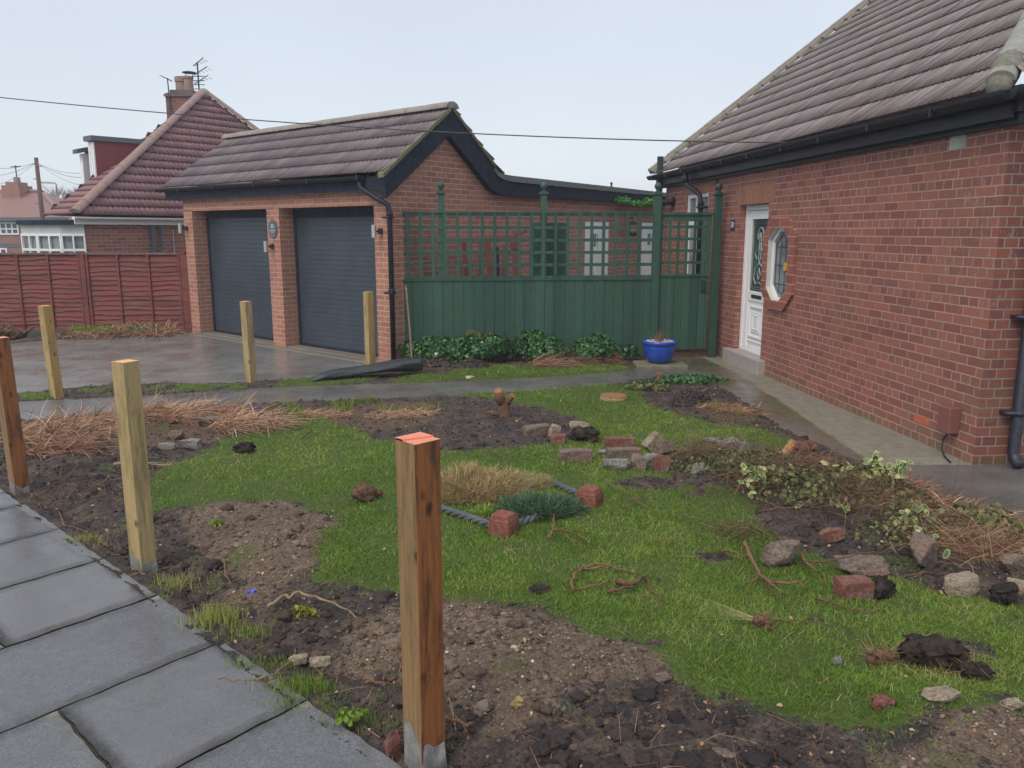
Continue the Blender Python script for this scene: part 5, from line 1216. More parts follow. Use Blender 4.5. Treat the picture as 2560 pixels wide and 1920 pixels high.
# ================================================================== STONES, BRICKS, LUMPS
def rock(name, label, cx, by, wpx, hpx, mat, cat='stone', kind='rock', rz=None, tilt=0., group='bricks and stones turned out of the beds', dpx=None, tint=None):
    x0, y0 = D(cx, by); dist = math.hypot(y0, EYE); sc = dist / 1728
    W_ = wpx * sc; H_ = max(.025, hpx * sc * 1.05); Dp = (dpx or wpx * .62) * sc
    if kind == 'brick': H_ = min(H_, .10); Dp = .105
    bm = bmesh.new(); bmesh.ops.create_cube(bm, size=1); bmesh.ops.subdivide_edges(bm, edges=bm.edges, cuts=9 if kind == 'lump' else 7, use_grid_fill=True)
    ss = random.uniform(0, 99); sx, sy = random.uniform(-.25, .25), random.uniform(-.25, .25); planes = []
    for _ in range({'rock': 9, 'brick': 5, 'lump': 4}[kind]):
        nn = Vector([random.gauss(0, 1) for _ in range(3)]).normalized(); planes.append((nn, {'rock': random.uniform(.36, .50), 'brick': random.uniform(.60, .72), 'lump': random.uniform(.38, .5)}[kind]))
    from mathutils import noise as mnoise
    for v in bm.verts:
        p = v.co.copy(); k_ = {'rock': .12, 'brick': .03, 'lump': .75}[kind]; p = p * (1 - k_) + p.normalized() * .52 * k_
        if kind == 'rock': p.x += sx * p.z; p.y += sy * p.z
        for nn, dd_ in planes:
            e_ = p.dot(nn) - dd_
            if e_ > 0: p -= nn * e_
        q = Vector((p.x + ss, p.y, p.z)); f1 = mnoise.noise_vector(q * 3.2); f2 = mnoise.noise_vector(q * 9.)
        p += f1 * {'rock': .05, 'brick': .02, 'lump': .20}[kind] + f2 * {'rock': .028, 'brick': .018, 'lump': .13}[kind]
        v.co = Vector((p.x * W_, p.y * Dp, p.z * H_))
    me = bpy.data.meshes.new(name); bm.to_mesh(me); bm.free(); me.materials.append(mat)
    me.transform(Matrix.Rotation(tilt, 4, 'Y'))
    zmin = min(v.co.z for v in me.vertices); me.transform(Matrix.Translation((0, 0, -zmin)))
    if kind == 'lump': me.shade_smooth()
    o = bpy.data.objects.new(name, me); COL.objects.link(o); o.rotation_euler = (0, 0, rz if rz is not None else random.uniform(-.6, .6))
    o.location = (x0, y0 + Dp * .3, hz(x0, y0) - H_ * .12)
    return tag(o, label, cat, group)
RK = [
 ('brick', 'mortar crusted whole brick lying at the edge of the dark soil mound', 1158, 945, 58, 32, STONE_GB, 'brick', 'brick', .45),
 ('stone', 'small buff stone touching the crusted brick below the stump', 1197, 948, 28, 24, STONE_BF, 'stone', 'rock'),
 ('half_brick', 'small reddish half brick in front of the buff stone', 1206, 966, 32, 20, STONE_RB, 'brick', 'brick', -.1),
 ('stone', 'grey buff stone at the back of the rubble line', 1254, 936, 42, 22, STONE_BF, 'stone', 'rock'),
 ('earth_lump', 'dark earthy lump between the two brick groups', 1262, 960, 62, 30, SOILLUMP, 'earth lump', 'lump'),
 ('brick', 'worn brick lying alone at the front left of the rubble pile', 1243, 1003, 70, 36, STONE_GB, 'brick', 'brick', .05),
 ('brick', 'flat topped brick at the back of the rubble pile', 1340, 974, 66, 28, STONE_RB, 'brick', 'brick', -.05),
 ('brick', 'mortar topped brick in the middle of the rubble pile', 1347, 1000, 70, 28, STONE_GB, 'brick', 'brick', .1),
 ('stone', 'grey mortar rubble left of the middle brick in the pile', 1307, 992, 30, 16, STONE_G, 'stone', 'rock'),
 ('stone', 'jagged grey mortar chunk at the front of the rubble pile', 1330, 1022, 52, 24, STONE_G, 'stone', 'rock'),
 ('brick_lump', 'brown brick lump right of the jagged grey chunk', 1381, 1022, 40, 32, STONE_GB, 'brick', 'rock'),
 ('brick', 'pale brick tilted up on end in the rubble pile', 1412, 984, 40, 26, STONE_BF, 'brick', 'brick', .3, -.8),
 ('stone', 'dark grey brown block at the right back of the rubble pile', 1438, 990, 44, 34, STONE_GB, 'stone', 'rock'),
 ('brick_lump', 'reddish lump at the front right corner of the rubble pile', 1430, 1028, 38, 36, STONE_RB, 'brick', 'rock'),
 ('stone', 'grey mortar piece behind the reddish lump', 1404, 1010, 38, 26, STONE_G, 'stone', 'rock'),
 ('stone', 'grey rubble lump lying in grass left of the peeled branch', 1578, 988, 48, 34, STONE_G, 'stone', 'rock'),
 ('stone', 'small grey rubble piece touching the larger grey lump', 1608, 988, 30, 28, STONE_G, 'stone', 'rock'),
 ('stone', 'thin flat grey stone on grass above the grey rubble', 1541, 962, 36, 10, STONE_G, 'stone', 'rock'),
 ('stone', 'dull red domed stone right of the peeled branch', 1735, 985, 58, 24, STONE_RB, 'stone', 'lump'),
 ('stone', 'flat pale stone below the peeled branch', 1700, 1010, 46, 14, STONE_G, 'stone', 'rock'),
 ('stone', 'pale grey stone half buried left of the twig heap', 1515, 1042, 38, 22, STONE_G, 'stone', 'rock'),
 ('stone_block', 'grey brown stone block on the lawn left of the other blocks', 1692, 1232, 80, 52, STONE_GB, 'stone', 'rock', .7),
 ('brick_lump', 'dark red brick piece behind the big blocks under leaves', 1797, 1187, 52, 32, STONE_RB, 'brick', 'rock'),
 ('stone_block', 'wide flat brick slab crusted with pale mortar', 1873, 1256, 104, 34, STONE_GB, 'stone', 'rock', -.05),
 ('half_brick', 'half brick with grey mortar and red end in front of the crusted slab', 1847, 1302, 68, 40, STONE_RB, 'brick', 'brick', .1),
 ('earth_lump', 'dark root filled clod beside the half brick', 1909, 1302, 56, 40, SOILLUMP, 'earth lump', 'lump'),
 ('stone_block', 'large upright brown stone block under the variegated leaves', 1998, 1236, 76, 66, STONE_GB, 'stone', 'rock', .9, .5),
 ('stone', 'buff angular stone right of the large upright block', 2083, 1292, 78, 38, STONE_BF, 'stone', 'rock'),
 ('stone_block', 'brown stone block cut by the right edge of the picture', 2200, 1248, 62, 48, STONE_GB, 'stone', 'rock'),
 ('stone', 'pale stone cut by the right edge below the brown block', 2206, 1288, 50, 34, STONE_BF, 'stone', 'rock'),
 ('earth_lump', 'dark soil clod below the pale stone at the right edge', 2175, 1314, 60, 38, SOILLUMP, 'earth lump', 'lump'),
 ('stone', 'long pale flat stone lying on the tan stems', 448, 920, 60, 16, STONE_G, 'stone', 'rock', .1),
 ('half_brick', 'small pink half brick beside the long pale flat stone', 413, 928, 34, 14, STONE_RB, 'brick', 'brick', .1),
 ('brick_lump', 'small dull brown lump left of the pink half brick', 372, 928, 26, 18, STONE_RB, 'brick', 'rock'),
 ('stone', 'grey stone below the dull brown lump near the pale post', 379, 956, 32, 20, STONE_GB, 'stone', 'rock'),
 ('stone', 'pale angular stone right of the grey stones near the pale post', 410, 970, 42, 22, STONE_G, 'stone', 'rock'),
 ('stone', 'dark slaty stone touching the pale post side', 358, 975, 34, 14, STONE_G, 'stone', 'rock'),
 ('earth_lump', 'small dark clod on the lawn left of the shoots', 525, 985, 42, 20, SOILLUMP, 'earth lump', 'lump'),
 ('earth_lump', 'brown rooty clod alone on the lawn left of the big post', 785, 1092, 46, 34, BARK, 'earth lump', 'lump'),
 ('pebble', 'smooth round grey pebble on the lawn at lower right', 1808, 1448, 22, 14, STONE_G, 'pebble', 'lump'),
 ('stone', 'orange brown oval stone at the lower right lawn edge', 1908, 1558, 50, 22, STONE_RB, 'stone', 'lump'),
 ('stone', 'tan flat stone at the top of the lower right soil patch', 2040, 1545, 70, 18, STONE_BF, 'stone', 'rock'),
 ('stone', 'buff stone at the right edge above the sandy patch', 2190, 1552, 40, 20, STONE_BF, 'stone', 'rock'),
 ('stone', 'thin brown grey slab chip flat on the dark soil at the bottom', 1563, 1640, 48, 10, STONE_GB, 'stone', 'rock'),
 ('stone', 'grey brown stone at the right tip of the sandy mound', 1434, 1484, 36, 18, STONE_GB, 'stone', 'rock'),
 ('pebble', 'yellow pebble at the front of the sandy mound', 1118, 1552, 26, 18, m_stone('yellow pebble', (.40, .27, .09), (.50, .36, .15), (.45, .30, .12)), 'pebble', 'lump'),
 ('pebble', 'cream pebble at the crest of the sandy mound', 1112, 1440, 16, 10, m_stone('cream pebble', (.55, .46, .28), (.66, .58, .40), (.5, .42, .26)), 'pebble', 'lump'),
 ('stone', 'buff lump of clay beside the pavement edge left of the big post', 640, 1425, 38, 26, STONE_BF, 'stone', 'rock'),
 ('stone', 'smaller tan clay lump right of the buff lump by the pavement', 690, 1428, 42, 22, STONE_BF, 'stone', 'rock'),
 ('brick', 'dark maroon brick sunk beside the foot of the big post', 846, 1622, 34, 58, STONE_RB, 'brick', 'rock', .8),
 ('stone', 'small flat dark stone on the lawn right of the big post', 1166, 1290, 44, 12, SOILLUMP, 'stone', 'rock'),
]
for r_ in RK:
    nm, lab, cx, by, wp, hp_, mt, cat, kd = r_[:9]
    rock(nm, lab, cx, by, wp, hp_, mt, cat, kd, r_[9] if len(r_) > 9 else None, r_[10] if len(r_) > 10 else 0.)
# rooty clods with fibres
def rooty(label, cx, by, w, h, nf, mat=SOILLUMP, fl=.12):
    x0, y0 = D(cx, by); t = empty('turf_clod', (x0, y0, hz(x0, y0)), label, 'turf clod', 'clods of turf and roots')
    o = rock('earth', None, cx, by, w, h, mat, kind='lump', rz=0, group=None)
    for kx in ('label', 'category', 'group'):
        if kx in o: del o[kx]
    o.parent = t; o.location = o.location - t.location
    sc = y0 / 1728; x = x0 + RNG.uniform(-.5, .5, nf) * w * sc; y = y0 + RNG.uniform(-.2, .4, nf) * w * sc * .6 + .03; z = hz(x0, y0) + RNG.uniform(.1, .8, nf) * h * sc
    d = RNG.normal(0, 1, (nf, 3)); strands('root_fringe', np.stack([x, y, z], 1), d, RNG.uniform(fl * .4, fl, nf), .0028, RNG.uniform(.2, .8, nf), RNG.random(nf), ROOTS, 3, parent=t, taper=.5)
rooty('large dark turf clod with pale roots on the lower right lawn', 2025, 1455, 120, 62, 420)
rooty('dark tail of turf trailing from the large clod at lower right', 2110, 1480, 60, 28, 160)
rooty('small fibrous brown clump left of the large turf clod', 1909, 1452, 56, 26, 260, BARK)
rooty('small rooty clod with pale grass strands on the lawn', 1648, 1368, 36, 26, 160, BARK, .1)
rooty('brown fibrous clod in the grass left of the big post', 812, 1080, 26, 16, 90, BARK, .06)
x0, y0 = D(1640, 1362); n = 40; d = np.stack([RNG.normal(-.85, .12, n), RNG.normal(.45, .2, n), RNG.uniform(.02, .16, n)], 1)
solo(strands('pale_grass_wisp', np.stack([x0 + RNG.normal(0, .01, n), y0 + RNG.normal(0, .01, n), np.full(n, hz(x0, y0) + .03)], 1), d, RNG.uniform(.15, .42, n), .003, .1, np.full(n, .95), m_strand('wispy stems', [(0, (.3, .3, .1)), (1, (.45, .45, .2))]), 4), 'wisp of long pale grass stems spreading over the lawn', 'grass wisp')
# dug soil heaps by the green fence
def heap(label, px, py, r, h, mat=CLOD, tb=.2):
    x0, y0 = D(px, py); n = 900; a = RNG.uniform(0, 6.28, n); q = np.sqrt(RNG.random(n)); x = x0 + r * q * np.cos(a); y = y0 + r * .7 * q * np.sin(a)
    z = hz(x0, y0) * 0 + terrain_h(x, y) + h * (1 - q ** 2) * RNG.uniform(.5, 1, n)
    solo(chunks('soil_heap', np.stack([x, y, z], 1), RNG.uniform(.015, .06, n), np.clip(RNG.normal(tb, .12, n), 0, 1), mat, .8), label, 'soil heap', 'heaps of dug soil')
heap('dark soil heap right of the black matting end', 1018, 795, .24, .10)
heap('brown fibrous soil heap between downpipe and matting end', 935, 790, .30, .11, tb=.38)
heap('dark soil heap in the small bed near the house path', 1492, 878, .24, .10)

# ================================================================== ROCKERY BED (rope edging, terracotta corners, heather)
def terra(label, cx, by, rz):
    x0, y0 = D(cx, by); t = empty('corner_block', (x0, y0, 0), label, 'edging block', 'terracotta corner blocks of the little bed', rz)
    b = MB(); h = .15; w = .075; z0 = .0; f = lambda a, d, z: Vector((x0, y0, 0)) + Matrix.Rotation(rz, 3, 'Z') @ Vector((a, d, z))
    for (w0, za, w1, zb) in ((w, -.04, w * .96, h * .70), (w * .96, h * .70, w * .74, h)):
        b.hexa([f(-w0, -w0, za), f(w0, -w0, za), f(w0, w0, za), f(-w0, w0, za), f(-w1, -w1, zb), f(w1, -w1, zb), f(w1, w1, zb), f(-w1, w1, zb)])
    b.build('block', TERRA, t, bevel=.008, seg=2)
terra('terracotta corner block at the front of the heather bed', 1088, 1158, -.5)
terra('terracotta corner block at the right end of the heather bed', 1273, 1098, -.5)
def rope(label, p, q):
    A = Vector((*D(*p), .04)); B_ = Vector((*D(*q), .04)); n = 60; ax = (B_ - A); t_ = ax.normalized(); u = t_.cross(Vector((0, 0, 1))); v = Vector((0, 0, 1)); b = MB()
    for ph in (0, 2.1, 4.2):
        b.tube([A + ax * i / n + (u * math.cos(ph + 34 * ax.length * i / n) + v * math.sin(ph + 34 * ax.length * i / n)) * .014 for i in range(n + 1)], .0155, 6)
    solo(b.build('rope_edging', m_plain('grey rope edging', (.075, .085, .09), .6, .35, 12, .3), smooth=True), label, 'edging', 'rope twist edging of the little bed')
rope('grey rope twist edging left of the front terracotta block', (945, 1108), (1062, 1148))
rope('grey rope twist edging between the two terracotta blocks', (1115, 1146), (1250, 1098))
rope('grey rope twist edging behind the right terracotta block', (1182, 1050), (1250, 1080))
def mound(label, px, py, rx, ry, h, n, L, mat, name, W=.004, lean=.5, cat='plant', tr=(.5, .25)):
    x0, y0 = D(px, py); a = RNG.uniform(0, 6.28, n); r = np.sqrt(RNG.random(n)); x = x0 + rx * r * np.cos(a); y = y0 + ry * r * np.sin(a)
    z = h * np.sqrt(np.clip(1 - r ** 2, 0, 1)) * RNG.uniform(.3, 1, n) * np.clip(.75 + 1.6 * fbm(x, y, 7, 301, 3), .2, 1.5)
    d = np.stack([np.cos(a) * r * .9 + RNG.normal(0, lean, n), np.sin(a) * r * .9 + RNG.normal(0, lean, n), .5 + RNG.random(n)], 1)
    return solo(strands(name, np.stack([x, y, z], 1), d, RNG.uniform(L * .4, L, n), W, RNG.uniform(-.2, .5, n), np.clip(RNG.normal(tr[0], tr[1], n), 0, 1), mat, 2, taper=.6), label, cat)
mound('straw coloured wiry heather mound behind the big post', 1030, 1072, .36, .25, .20, 11000, .10, HEATH, 'heather', .0045, .9, tr=(.55, .28))
mound('olive wiry heather at the back right of the small bed', 1130, 1055, .20, .14, .13, 3600, .07, HEATH, 'heather', .0035, tr=(.85, .18))
mound('grey green trailing conifer sprays behind the front terracotta block', 1165, 1112, .27, .17, .12, 3600, .10, SEDUM, 'creeping_conifer', .008, .8)
mound('bright green low leaves at the left front of the small bed', 1060, 1112, .13, .09, .06, 900, .05, GRASS, 'ground_cover_plant', .010, .8)

# ================================================================== STUMPS, BRANCHES, CANES
def zz8(x, y): return ((1500 + x * .5245) / 1.1573, (1050 + y * .5245) / 1.1573)
def zz7(x, y): return ((700 + x * .452) / 1.1573, (900 + y * .452) / 1.1573)
def zzA(x, y): return ((x * .452) / 1.1573, (1200 + y * .452) / 1.1573)
def zzL(x, y): return ((900 + x * .452) / 1.1573, (1400 + y * .452) / 1.1573)
def zz6(x, y): return ((x * .4973) / 1.1573, (640 + y * .4973) / 1.1573)
def branch(label, conv, lines, r, mat, lift=.02, name='branch', group='torn branches and roots lying about', cat='branch'):
    b = MB()
    for ln in lines:
        pts = []; rr = ln[0]; P_ = [conv(*p) for p in ln[1]]; fine = []
        for i in range(len(P_) - 1):
            for k in range(4): fine.append((P_[i][0] + (P_[i + 1][0] - P_[i][0]) * k / 4, P_[i][1] + (P_[i + 1][1] - P_[i][1]) * k / 4))
        fine.append(P_[-1]); m = len(fine)
        for i, (px, py) in enumerate(fine):
            lf = lift * (1 + 1.2 * math.sin(math.pi * i / (m - 1))) + .004 * math.sin(i * 2.1); x_, y_ = D(px, py, lf); x_ += .004 * math.sin(i * 3.3) + random.uniform(-.004, .004); y_ += .008 * math.sin(i * 1.9) + random.uniform(-.008, .008)
            pts.append(Vector((x_, y_, max(hz(x_, y_), 0) + lf)))
        b.tube(pts, [rr * .82 * (1 - .6 * i / (m - 1)) * (1 + .16 * math.sin(i * 2.7) + random.uniform(-.12, .12)) for i in range(m)], 7)
    return solo(b.build(name, mat, smooth=True), label, cat, group)
branch('looping brown vine stem on the lawn right of the big post', zzL, [(.011, [(1180, 195), (1165, 150), (1190, 90), (1250, 55), (1340, 42), (1450, 80), (1560, 100)]), (.007, [(1180, 192), (1290, 165), (1350, 150), (1390, 115)]), (.008, [(1220, 80), (1330, 62), (1400, 60)])], 0, DEBARK, .015)
branch('dark knobbly root end at the tip of the looping vine', zzL, [(.020, [(1425, 145), (1500, 155), (1560, 125), (1590, 108)]), (.012, [(1375, 205), (1450, 178), (1525, 158)]), (.009, [(1585, 112), (1610, 190), (1655, 230), (1690, 262)])], 0, BARK, .02)
branch('forked orange root left of the grey brown stone block', zz8, [(.016, [(690, 605), (705, 650), (740, 715), (770, 765), (830, 795)]), (.010, [(830, 795), (950, 790), (985, 830)]), (.008, [(570, 635), (650, 652), (710, 682)]), (.008, [(775, 768), (830, 810), (880, 852)]), (.006, [(760, 745), (735, 780), (700, 800)])], 0, DEBARK, .03)
branch('small twisted root right of the grey brown stone block', zz8, [(.010, [(955, 655), (975, 690), (1020, 730), (1060, 748)]), (.006, [(1060, 745), (1075, 780), (1065, 800)])], 0, DEBARK, .03)
branch('thin straight twig lying right of the rooty clod', zz8, [(.005, [(820, 975), (940, 975), (1040, 990), (1110, 1008)])], 0, BARK, .02)
branch('long thin purple twig pointing to the rooty clod', zz8, [(.004, [(770, 770), (830, 850), (900, 920), (945, 970)])], 0, BARK, .02)
branch('brown twig on the lawn in front of the half brick', zz8, [(.008, [(1030, 868), (1100, 890), (1160, 915), (1240, 938)]), (.005, [(1150, 912), (1245, 930), (1252, 880)])], 0, BARK, .02)
branch('thorny twig trailing left from the leaf heap', zz8, [(.006, [(350, 455), (480, 500), (600, 530), (720, 530), (850, 490)]), (.004, [(720, 528), (680, 560)]), (.004, [(560, 485), (700, 520)])], 0, BARK, .04)
branch('pale arching root beside the leaf heap', zz8, [(.005, [(270, 600), (300, 585), (400, 582), (470, 600)])], 0, DEBARK, .03)
branch('orange forked rootlet beside the front terracotta block', zz7, [(.010, [(1485, 1005), (1510, 960), (1560, 958), (1640, 985)]), (.007, [(1640, 985), (1690, 1010), (1730, 1050)]), (.006, [(1560, 958), (1600, 1010), (1650, 1030), (1655, 1075)]), (.009, [(1512, 960), (1515, 900), (1510, 870)]), (.005, [(1640, 980), (1690, 945)])], 0, DEBARK, .03)
branch('pale crossed twigs right of the small bed', zz7, [(.006, [(1950, 780), (2000, 820), (2080, 862)]), (.006, [(1880, 830), (1940, 820), (2000, 770)]), (.005, [(1790, 690), (1900, 740), (2000, 760)])], 0, DEBARK, .02)
branch('thin twig on the grass behind the heather', zz7, [(.006, [(1180, 530), (1230, 555), (1310, 578)]), (.004, [(1390, 570), (1450, 558), (1480, 565)])], 0, BARK, .01)
branch('small crooked root on the lawn below the shoots', zz7, [(.009, [(120, 445), (150, 415), (180, 408), (225, 422)]), (.006, [(158, 350), (160, 380), (180, 405)])], 0, BARK, .02)
branch('arched blonde stick beside the pavement', zzA, [(.010, [(1480, 752), (1560, 702), (1650, 678), (1780, 685), (1900, 722), (1985, 778)])], 0, BLONDE, .04)
branch('thin blonde stalk lying across the pavement edge', zzA, [(.0045, [(1378, 1130), (1480, 1088), (1560, 1040), (1620, 982), (1637, 930)])], 0, BLONDE, .02)
branch('thin red twig lying on the paving slab', zzA, [(.0035, [(1210, 1118), (1320, 1132), (1430, 1130), (1540, 1136)])], 0, DEBARK, .004)
branch('short blonde branch beside the pale post', zz6, [(.016, [(575, 1062), (680, 1045), (760, 1055), (820, 1050)]), (.009, [(760, 1060), (850, 1062), (918, 1068)])], 0, BLONDE, .03)
branch('red root sticking out at the foot of the big post', zzL, [(.012, [(440, 865), (530, 888), (638, 916)])], 0, DEBARK, .05)
branch('orange shoots at the left of the big post', zzL, [(.005, [(30, 662), (130, 680), (232, 692)]), (.004, [(130, 680), (140, 600), (190, 520)]), (.004, [(225, 600), (222, 660), (230, 740)])], 0, DEBARK, .03)
branch('curving blonde root at the left sandy patch', zzA, [(.006, [(1600, 512), (1660, 502), (1735, 505)]), (.005, [(1540, 600), (1590, 540), (1620, 505)])], 0, BLONDE, .03)
branch('long red twig in the pavement edge soil', zzA, [(.005, [(1240, 480), (1255, 560), (1300, 610)]), (.005, [(1150, 690), (1290, 688), (1400, 700), (1500, 690), (1700, 660)]), (.004, [(1030, 580), (1100, 530), (1140, 510)])], 0, DEBARK, .03)
for (lab, pts) in (('dark bramble stem arching over the leaf heap at left', [(500, 330), (560, 300), (640, 290), (740, 330)]), ('dark bramble stem arching over the middle leaf heap', [(740, 480), (850, 440), (980, 430), (1100, 470)]), ('dark bramble stem at the front of the leaf heap', [(960, 700), (1100, 690), (1300, 650), (1450, 640)]),
                   ('orange stem crossing the right end of the leaf heap', [(1400, 560), (1550, 600), (1750, 600), (1980, 610)]), ('dark stem between block and buff stone', [(1450, 770), (1540, 740), (1650, 745)]), ('thin pale stem over the right mulch', [(1500, 350), (1600, 420), (1700, 470), (1850, 520)])):
    branch(lab, zz8, [(.007, pts)], 0, BARK if 'dark' in lab else DEBARK, .10 if 'arching' in lab else .05)
# peeled branch piece leaning
def W8(x, y, Y):     # a point seen at a zoomed pixel, at depth Y or where the ground comes first
    px, py = 1500 + x * .5245, 1050 + y * .5245; r = ray(px, py); Y = min(Y, (.10 - EYE) / r.z * r.y - .02); t = Y / r.y; return Vector((r.x * t, Y, EYE + r.z * t))
p0 = Vector((*D(*zz8(835, 240)), .03)); Yp = p0.y; b = MB(); P_ = [W8(x, y, Yp + dy) for x, y, dy in ((830, 238, 0), (850, 205, .03), (868, 178, .05), (890, 150, .08), (905, 118, .10))]
P_ = [p + Vector((0, -.06, .05)) for p in P_]; b.tube(P_, [.035, .045, .035, .036, .026], 7); solo(b.build('peeled_branch', m_stone('yellow peeled wood', (.38, .18, .06), (.55, .31, .12), (.45, .22, .08), 12), smooth=True), 'yellow peeled branch piece leaning in the leaf litter', 'branch', 'torn branches and roots lying about')
# stumps
def stump(label, base, parts, cuts):
    x0, y0 = D(*base); t = empty('tree_stump', (x0, y0, hz(x0, y0)), label, 'stump', 'sawn tree stumps'); b = MB(); o3 = Vector((x0, y0, hz(x0, y0)))
    for path, rr in parts: b.tube([o3 + Vector(p) for p in path], rr, 10)
    b.build('trunk', BARK, t, smooth=True)
    for p, q, r in cuts:
        b = MB(); b.tube([o3 + Vector(p), o3 + Vector(q)], r, 12); b.build('cut_face', CUTWOOD, t)
stump('short forked stump with orange cut ends on the dark soil mound', (1090, 908), [([(0, 0, -.05), (0, 0, .04), (-.01, 0, .13), (-.02, 0, .19)], [.085, .065, .06, .055]), ([(-.01, 0, .13), (-.05, -.03, .21), (-.06, -.04, .27)], [.055, .048, .045]), ([(0, 0, .12), (.045, -.02, .19), (.075, -.03, .225)], [.045, .035, .03]), ([(0, 0, .02), (-.12, -.05, .05), (-.17, -.06, .07)], [.03, .018, .01])],
      [((-.06, -.04, .265), (-.064, -.048, .276), .043), ((.073, -.029, .222), (.082, -.036, .232), .030)])
stump('low flat sawn stump set in the lawn near the small bed', (1325, 866), [([(0, 0, -.05), (0, 0, .035)], [.16, .15])], [((0, 0, .033), (0, 0, .042), .145)])
stump('thin cut stem stump among the small bed leaves', (1425, 830), [([(0, 0, -.05), (0, 0, .12)], [.045, .04])], [((0, 0, .12), (0, 0, .127), .039)])
bpy.data.objects['tree_stump.001'].children[1].data.materials[0] = m_stone('tan sawdust face', (.24, .17, .09), (.40, .30, .17), (.30, .21, .11), 14)
b = MB(); A = fp(.02, -.35, 0); A.z = 0
b.tube([Vector((A.x + .05, A.y, 0)), Vector((A.x + .02, A.y, .6)), Vector((A.x - .01, A.y, 1.06))], [.016, .013, .012], 7); b.tube([Vector((A.x - .01, A.y, 1.06)), Vector((A.x - .02, A.y, 1.12))], [.02, .008], 5)
solo(b.build('garden_cane', BLONDE), 'broken brown cane standing at the left end of the green fence', 'cane')
# pile of split stump at the far left of the red fence
b = MB(); random.seed(3)
for k in range(46):
    x_ = -9.0 + random.uniform(-.35, .45); y_ = 13.9 + random.uniform(-.2, .2); a = random.uniform(0, 6.28); L_ = random.uniform(.12, .36)
    b.tube([Vector((x_, y_, .02)), Vector((x_ + .6 * L_ * math.cos(a), y_ + .4 * math.sin(a) * L_, L_ * .5)), Vector((x_ + 1. * L_ * math.cos(a + .5), y_ + .5 * math.sin(a) * L_, L_ * .75))], [.045, .028, .010], 6)
solo(b.build('split_stump', BARK, smooth=True), 'dark splintered stump against the left end of the red fence', 'stump')

# ================================================================== IVY BED, POT, MATTING, HOLLY
def bush(label, px, py, rx, ry, h, n, size, mat, name='ivy_clump', cat='plant', group='ivy clumps along the foot of the green fence', tb=.45, flowers=0, z0=0., pos=None):
    x0, y0 = pos or D(px, py); t = empty(name, (x0, y0, 0), label, cat, group)
    m = 7; bl = [(RNG.uniform(-.6, .6) * rx, RNG.uniform(-.5, .5) * ry, RNG.uniform(.25, .75) * h, RNG.uniform(.35, .6)) for _ in range(m)]
    pts = []; nr = []
    for i in range(n):
        bx, by, bz, br = bl[i % m]; v = RNG.normal(size=3); v /= np.linalg.norm(v); v[2] = abs(v[2]) * 1. - .25; q = RNG.uniform(.55, 1) ** .5
        p = np.array([x0 + bx + v[0] * rx * br * 1.5 * q, y0 + by + v[1] * ry * br * 1.5 * q, max(.015, z0 + bz + v[2] * h * br * 1.1 * q)]); pts.append(p); nr.append(v + RNG.normal(0, .35, 3))
    tint = np.clip(RNG.normal(tb, .2, n), 0, .9)
    if flowers: tint[:flowers] = 1.
    leafcloud('foliage', np.array(pts), np.array(nr), RNG.uniform(size * .6, size * 1.2, n), tint, mat, t, .8)
    b = MB()
    for k in range(6):
        a = RNG.uniform(0, 6.28); b.tube([Vector((x0, y0, -.02)), Vector((x0 + rx * .5 * math.cos(a), y0 + ry * .5 * math.sin(a), h * .45)), Vector((x0 + rx * .8 * math.cos(a), y0 + ry * .7 * math.sin(a), h * .75))], [.010, .006, .003], 5)
    b.build('stem', BARK, t)
random.seed(21)
for a in (('leftmost ivy clump with white tipped leaves beside the downpipe', 905, 775, .20, .16, .26, 360, 38), ('ivy clump with white tipped leaves right of the cane', 950, 770, .24, .18, .32, 520, 42), ('dark ivy clump third from the left along the fence', 1005, 775, .26, .18, .34, 560, 22),
          ('wide dark ivy clump in the middle of the fence bed', 1060, 780, .28, .2, .32, 560, 10), ('tall ivy clump right of the olive shrub', 1145, 770, .26, .18, .42, 560, 6), ('ivy clump just left of the red dead ferns', 1190, 780, .18, .14, .26, 280, 4),
          ('rounded dark ivy clump in front of the reddish stems', 1275, 790, .22, .17, .34, 560, 8), ('small sparse ivy sprig beside the blue pot', 1350, 790, .12, .1, .20, 90, 2)):
    s_iv, _ = onplane(F0 - FN * .22, FD, a[1] * 1.1573, 700)
    bush(a[0], a[1], a[2] - 6, a[3] * 1.6, a[4] * 1.25, a[5] * 1.15, int(a[6] * 2.1), .062, IVYM, flowers=a[7] * 2, pos=tuple(fp(s_iv, -.20 - .10 * random.random() - (.12 if 'front' in a[0] else 0), 0))[:2])
bush('olive small leaved shrub behind the ivy at the tallest point', 1112, 765, .24, .16, .50, 1000, .028, BUSHM, 'shrub', 'shrub', None, .75, pos=tuple(fp(1.03, -.20, 0))[:2])
bush('low green ivy patch behind the small bed by the path', 1490, 828, .55, .16, .10, 420, .05, IVYM, 'ivy_patch', 'plant', None, .5)
bush('low olive leaf cover in front of the flat stump', 1400, 845, .22, .2, .08, 260, .05, BUSHM, 'ground_cover_plant', 'plant', None, .6)
bush('small green weed patch where red fence meets garage', 455, 715, .30, .2, .14, 200, .05, IVYM, 'weed_patch', 'plant', None, .8)
bush('green weeds in the dry leaves at the red fence foot', 300, 720, .4, .2, .16, 220, .06, IVYM, 'weed_patch', 'plant', None, .7, pos=(-6.75, 14.55))
bush('low trimmed shrub leaves over the left part of the leaf heap', 1530, 1030, .32, .26, .22, 1500, .030, BUSHM, 'cut_shrub_heap', 'hedge cuttings', None, .45)
bush('heap of cut twiggy leaves right of the rubble pile', 1640, 1060, .40, .30, .26, 2200, .032, BUSHM, 'cut_shrub_heap', 'hedge cuttings', None, .4)
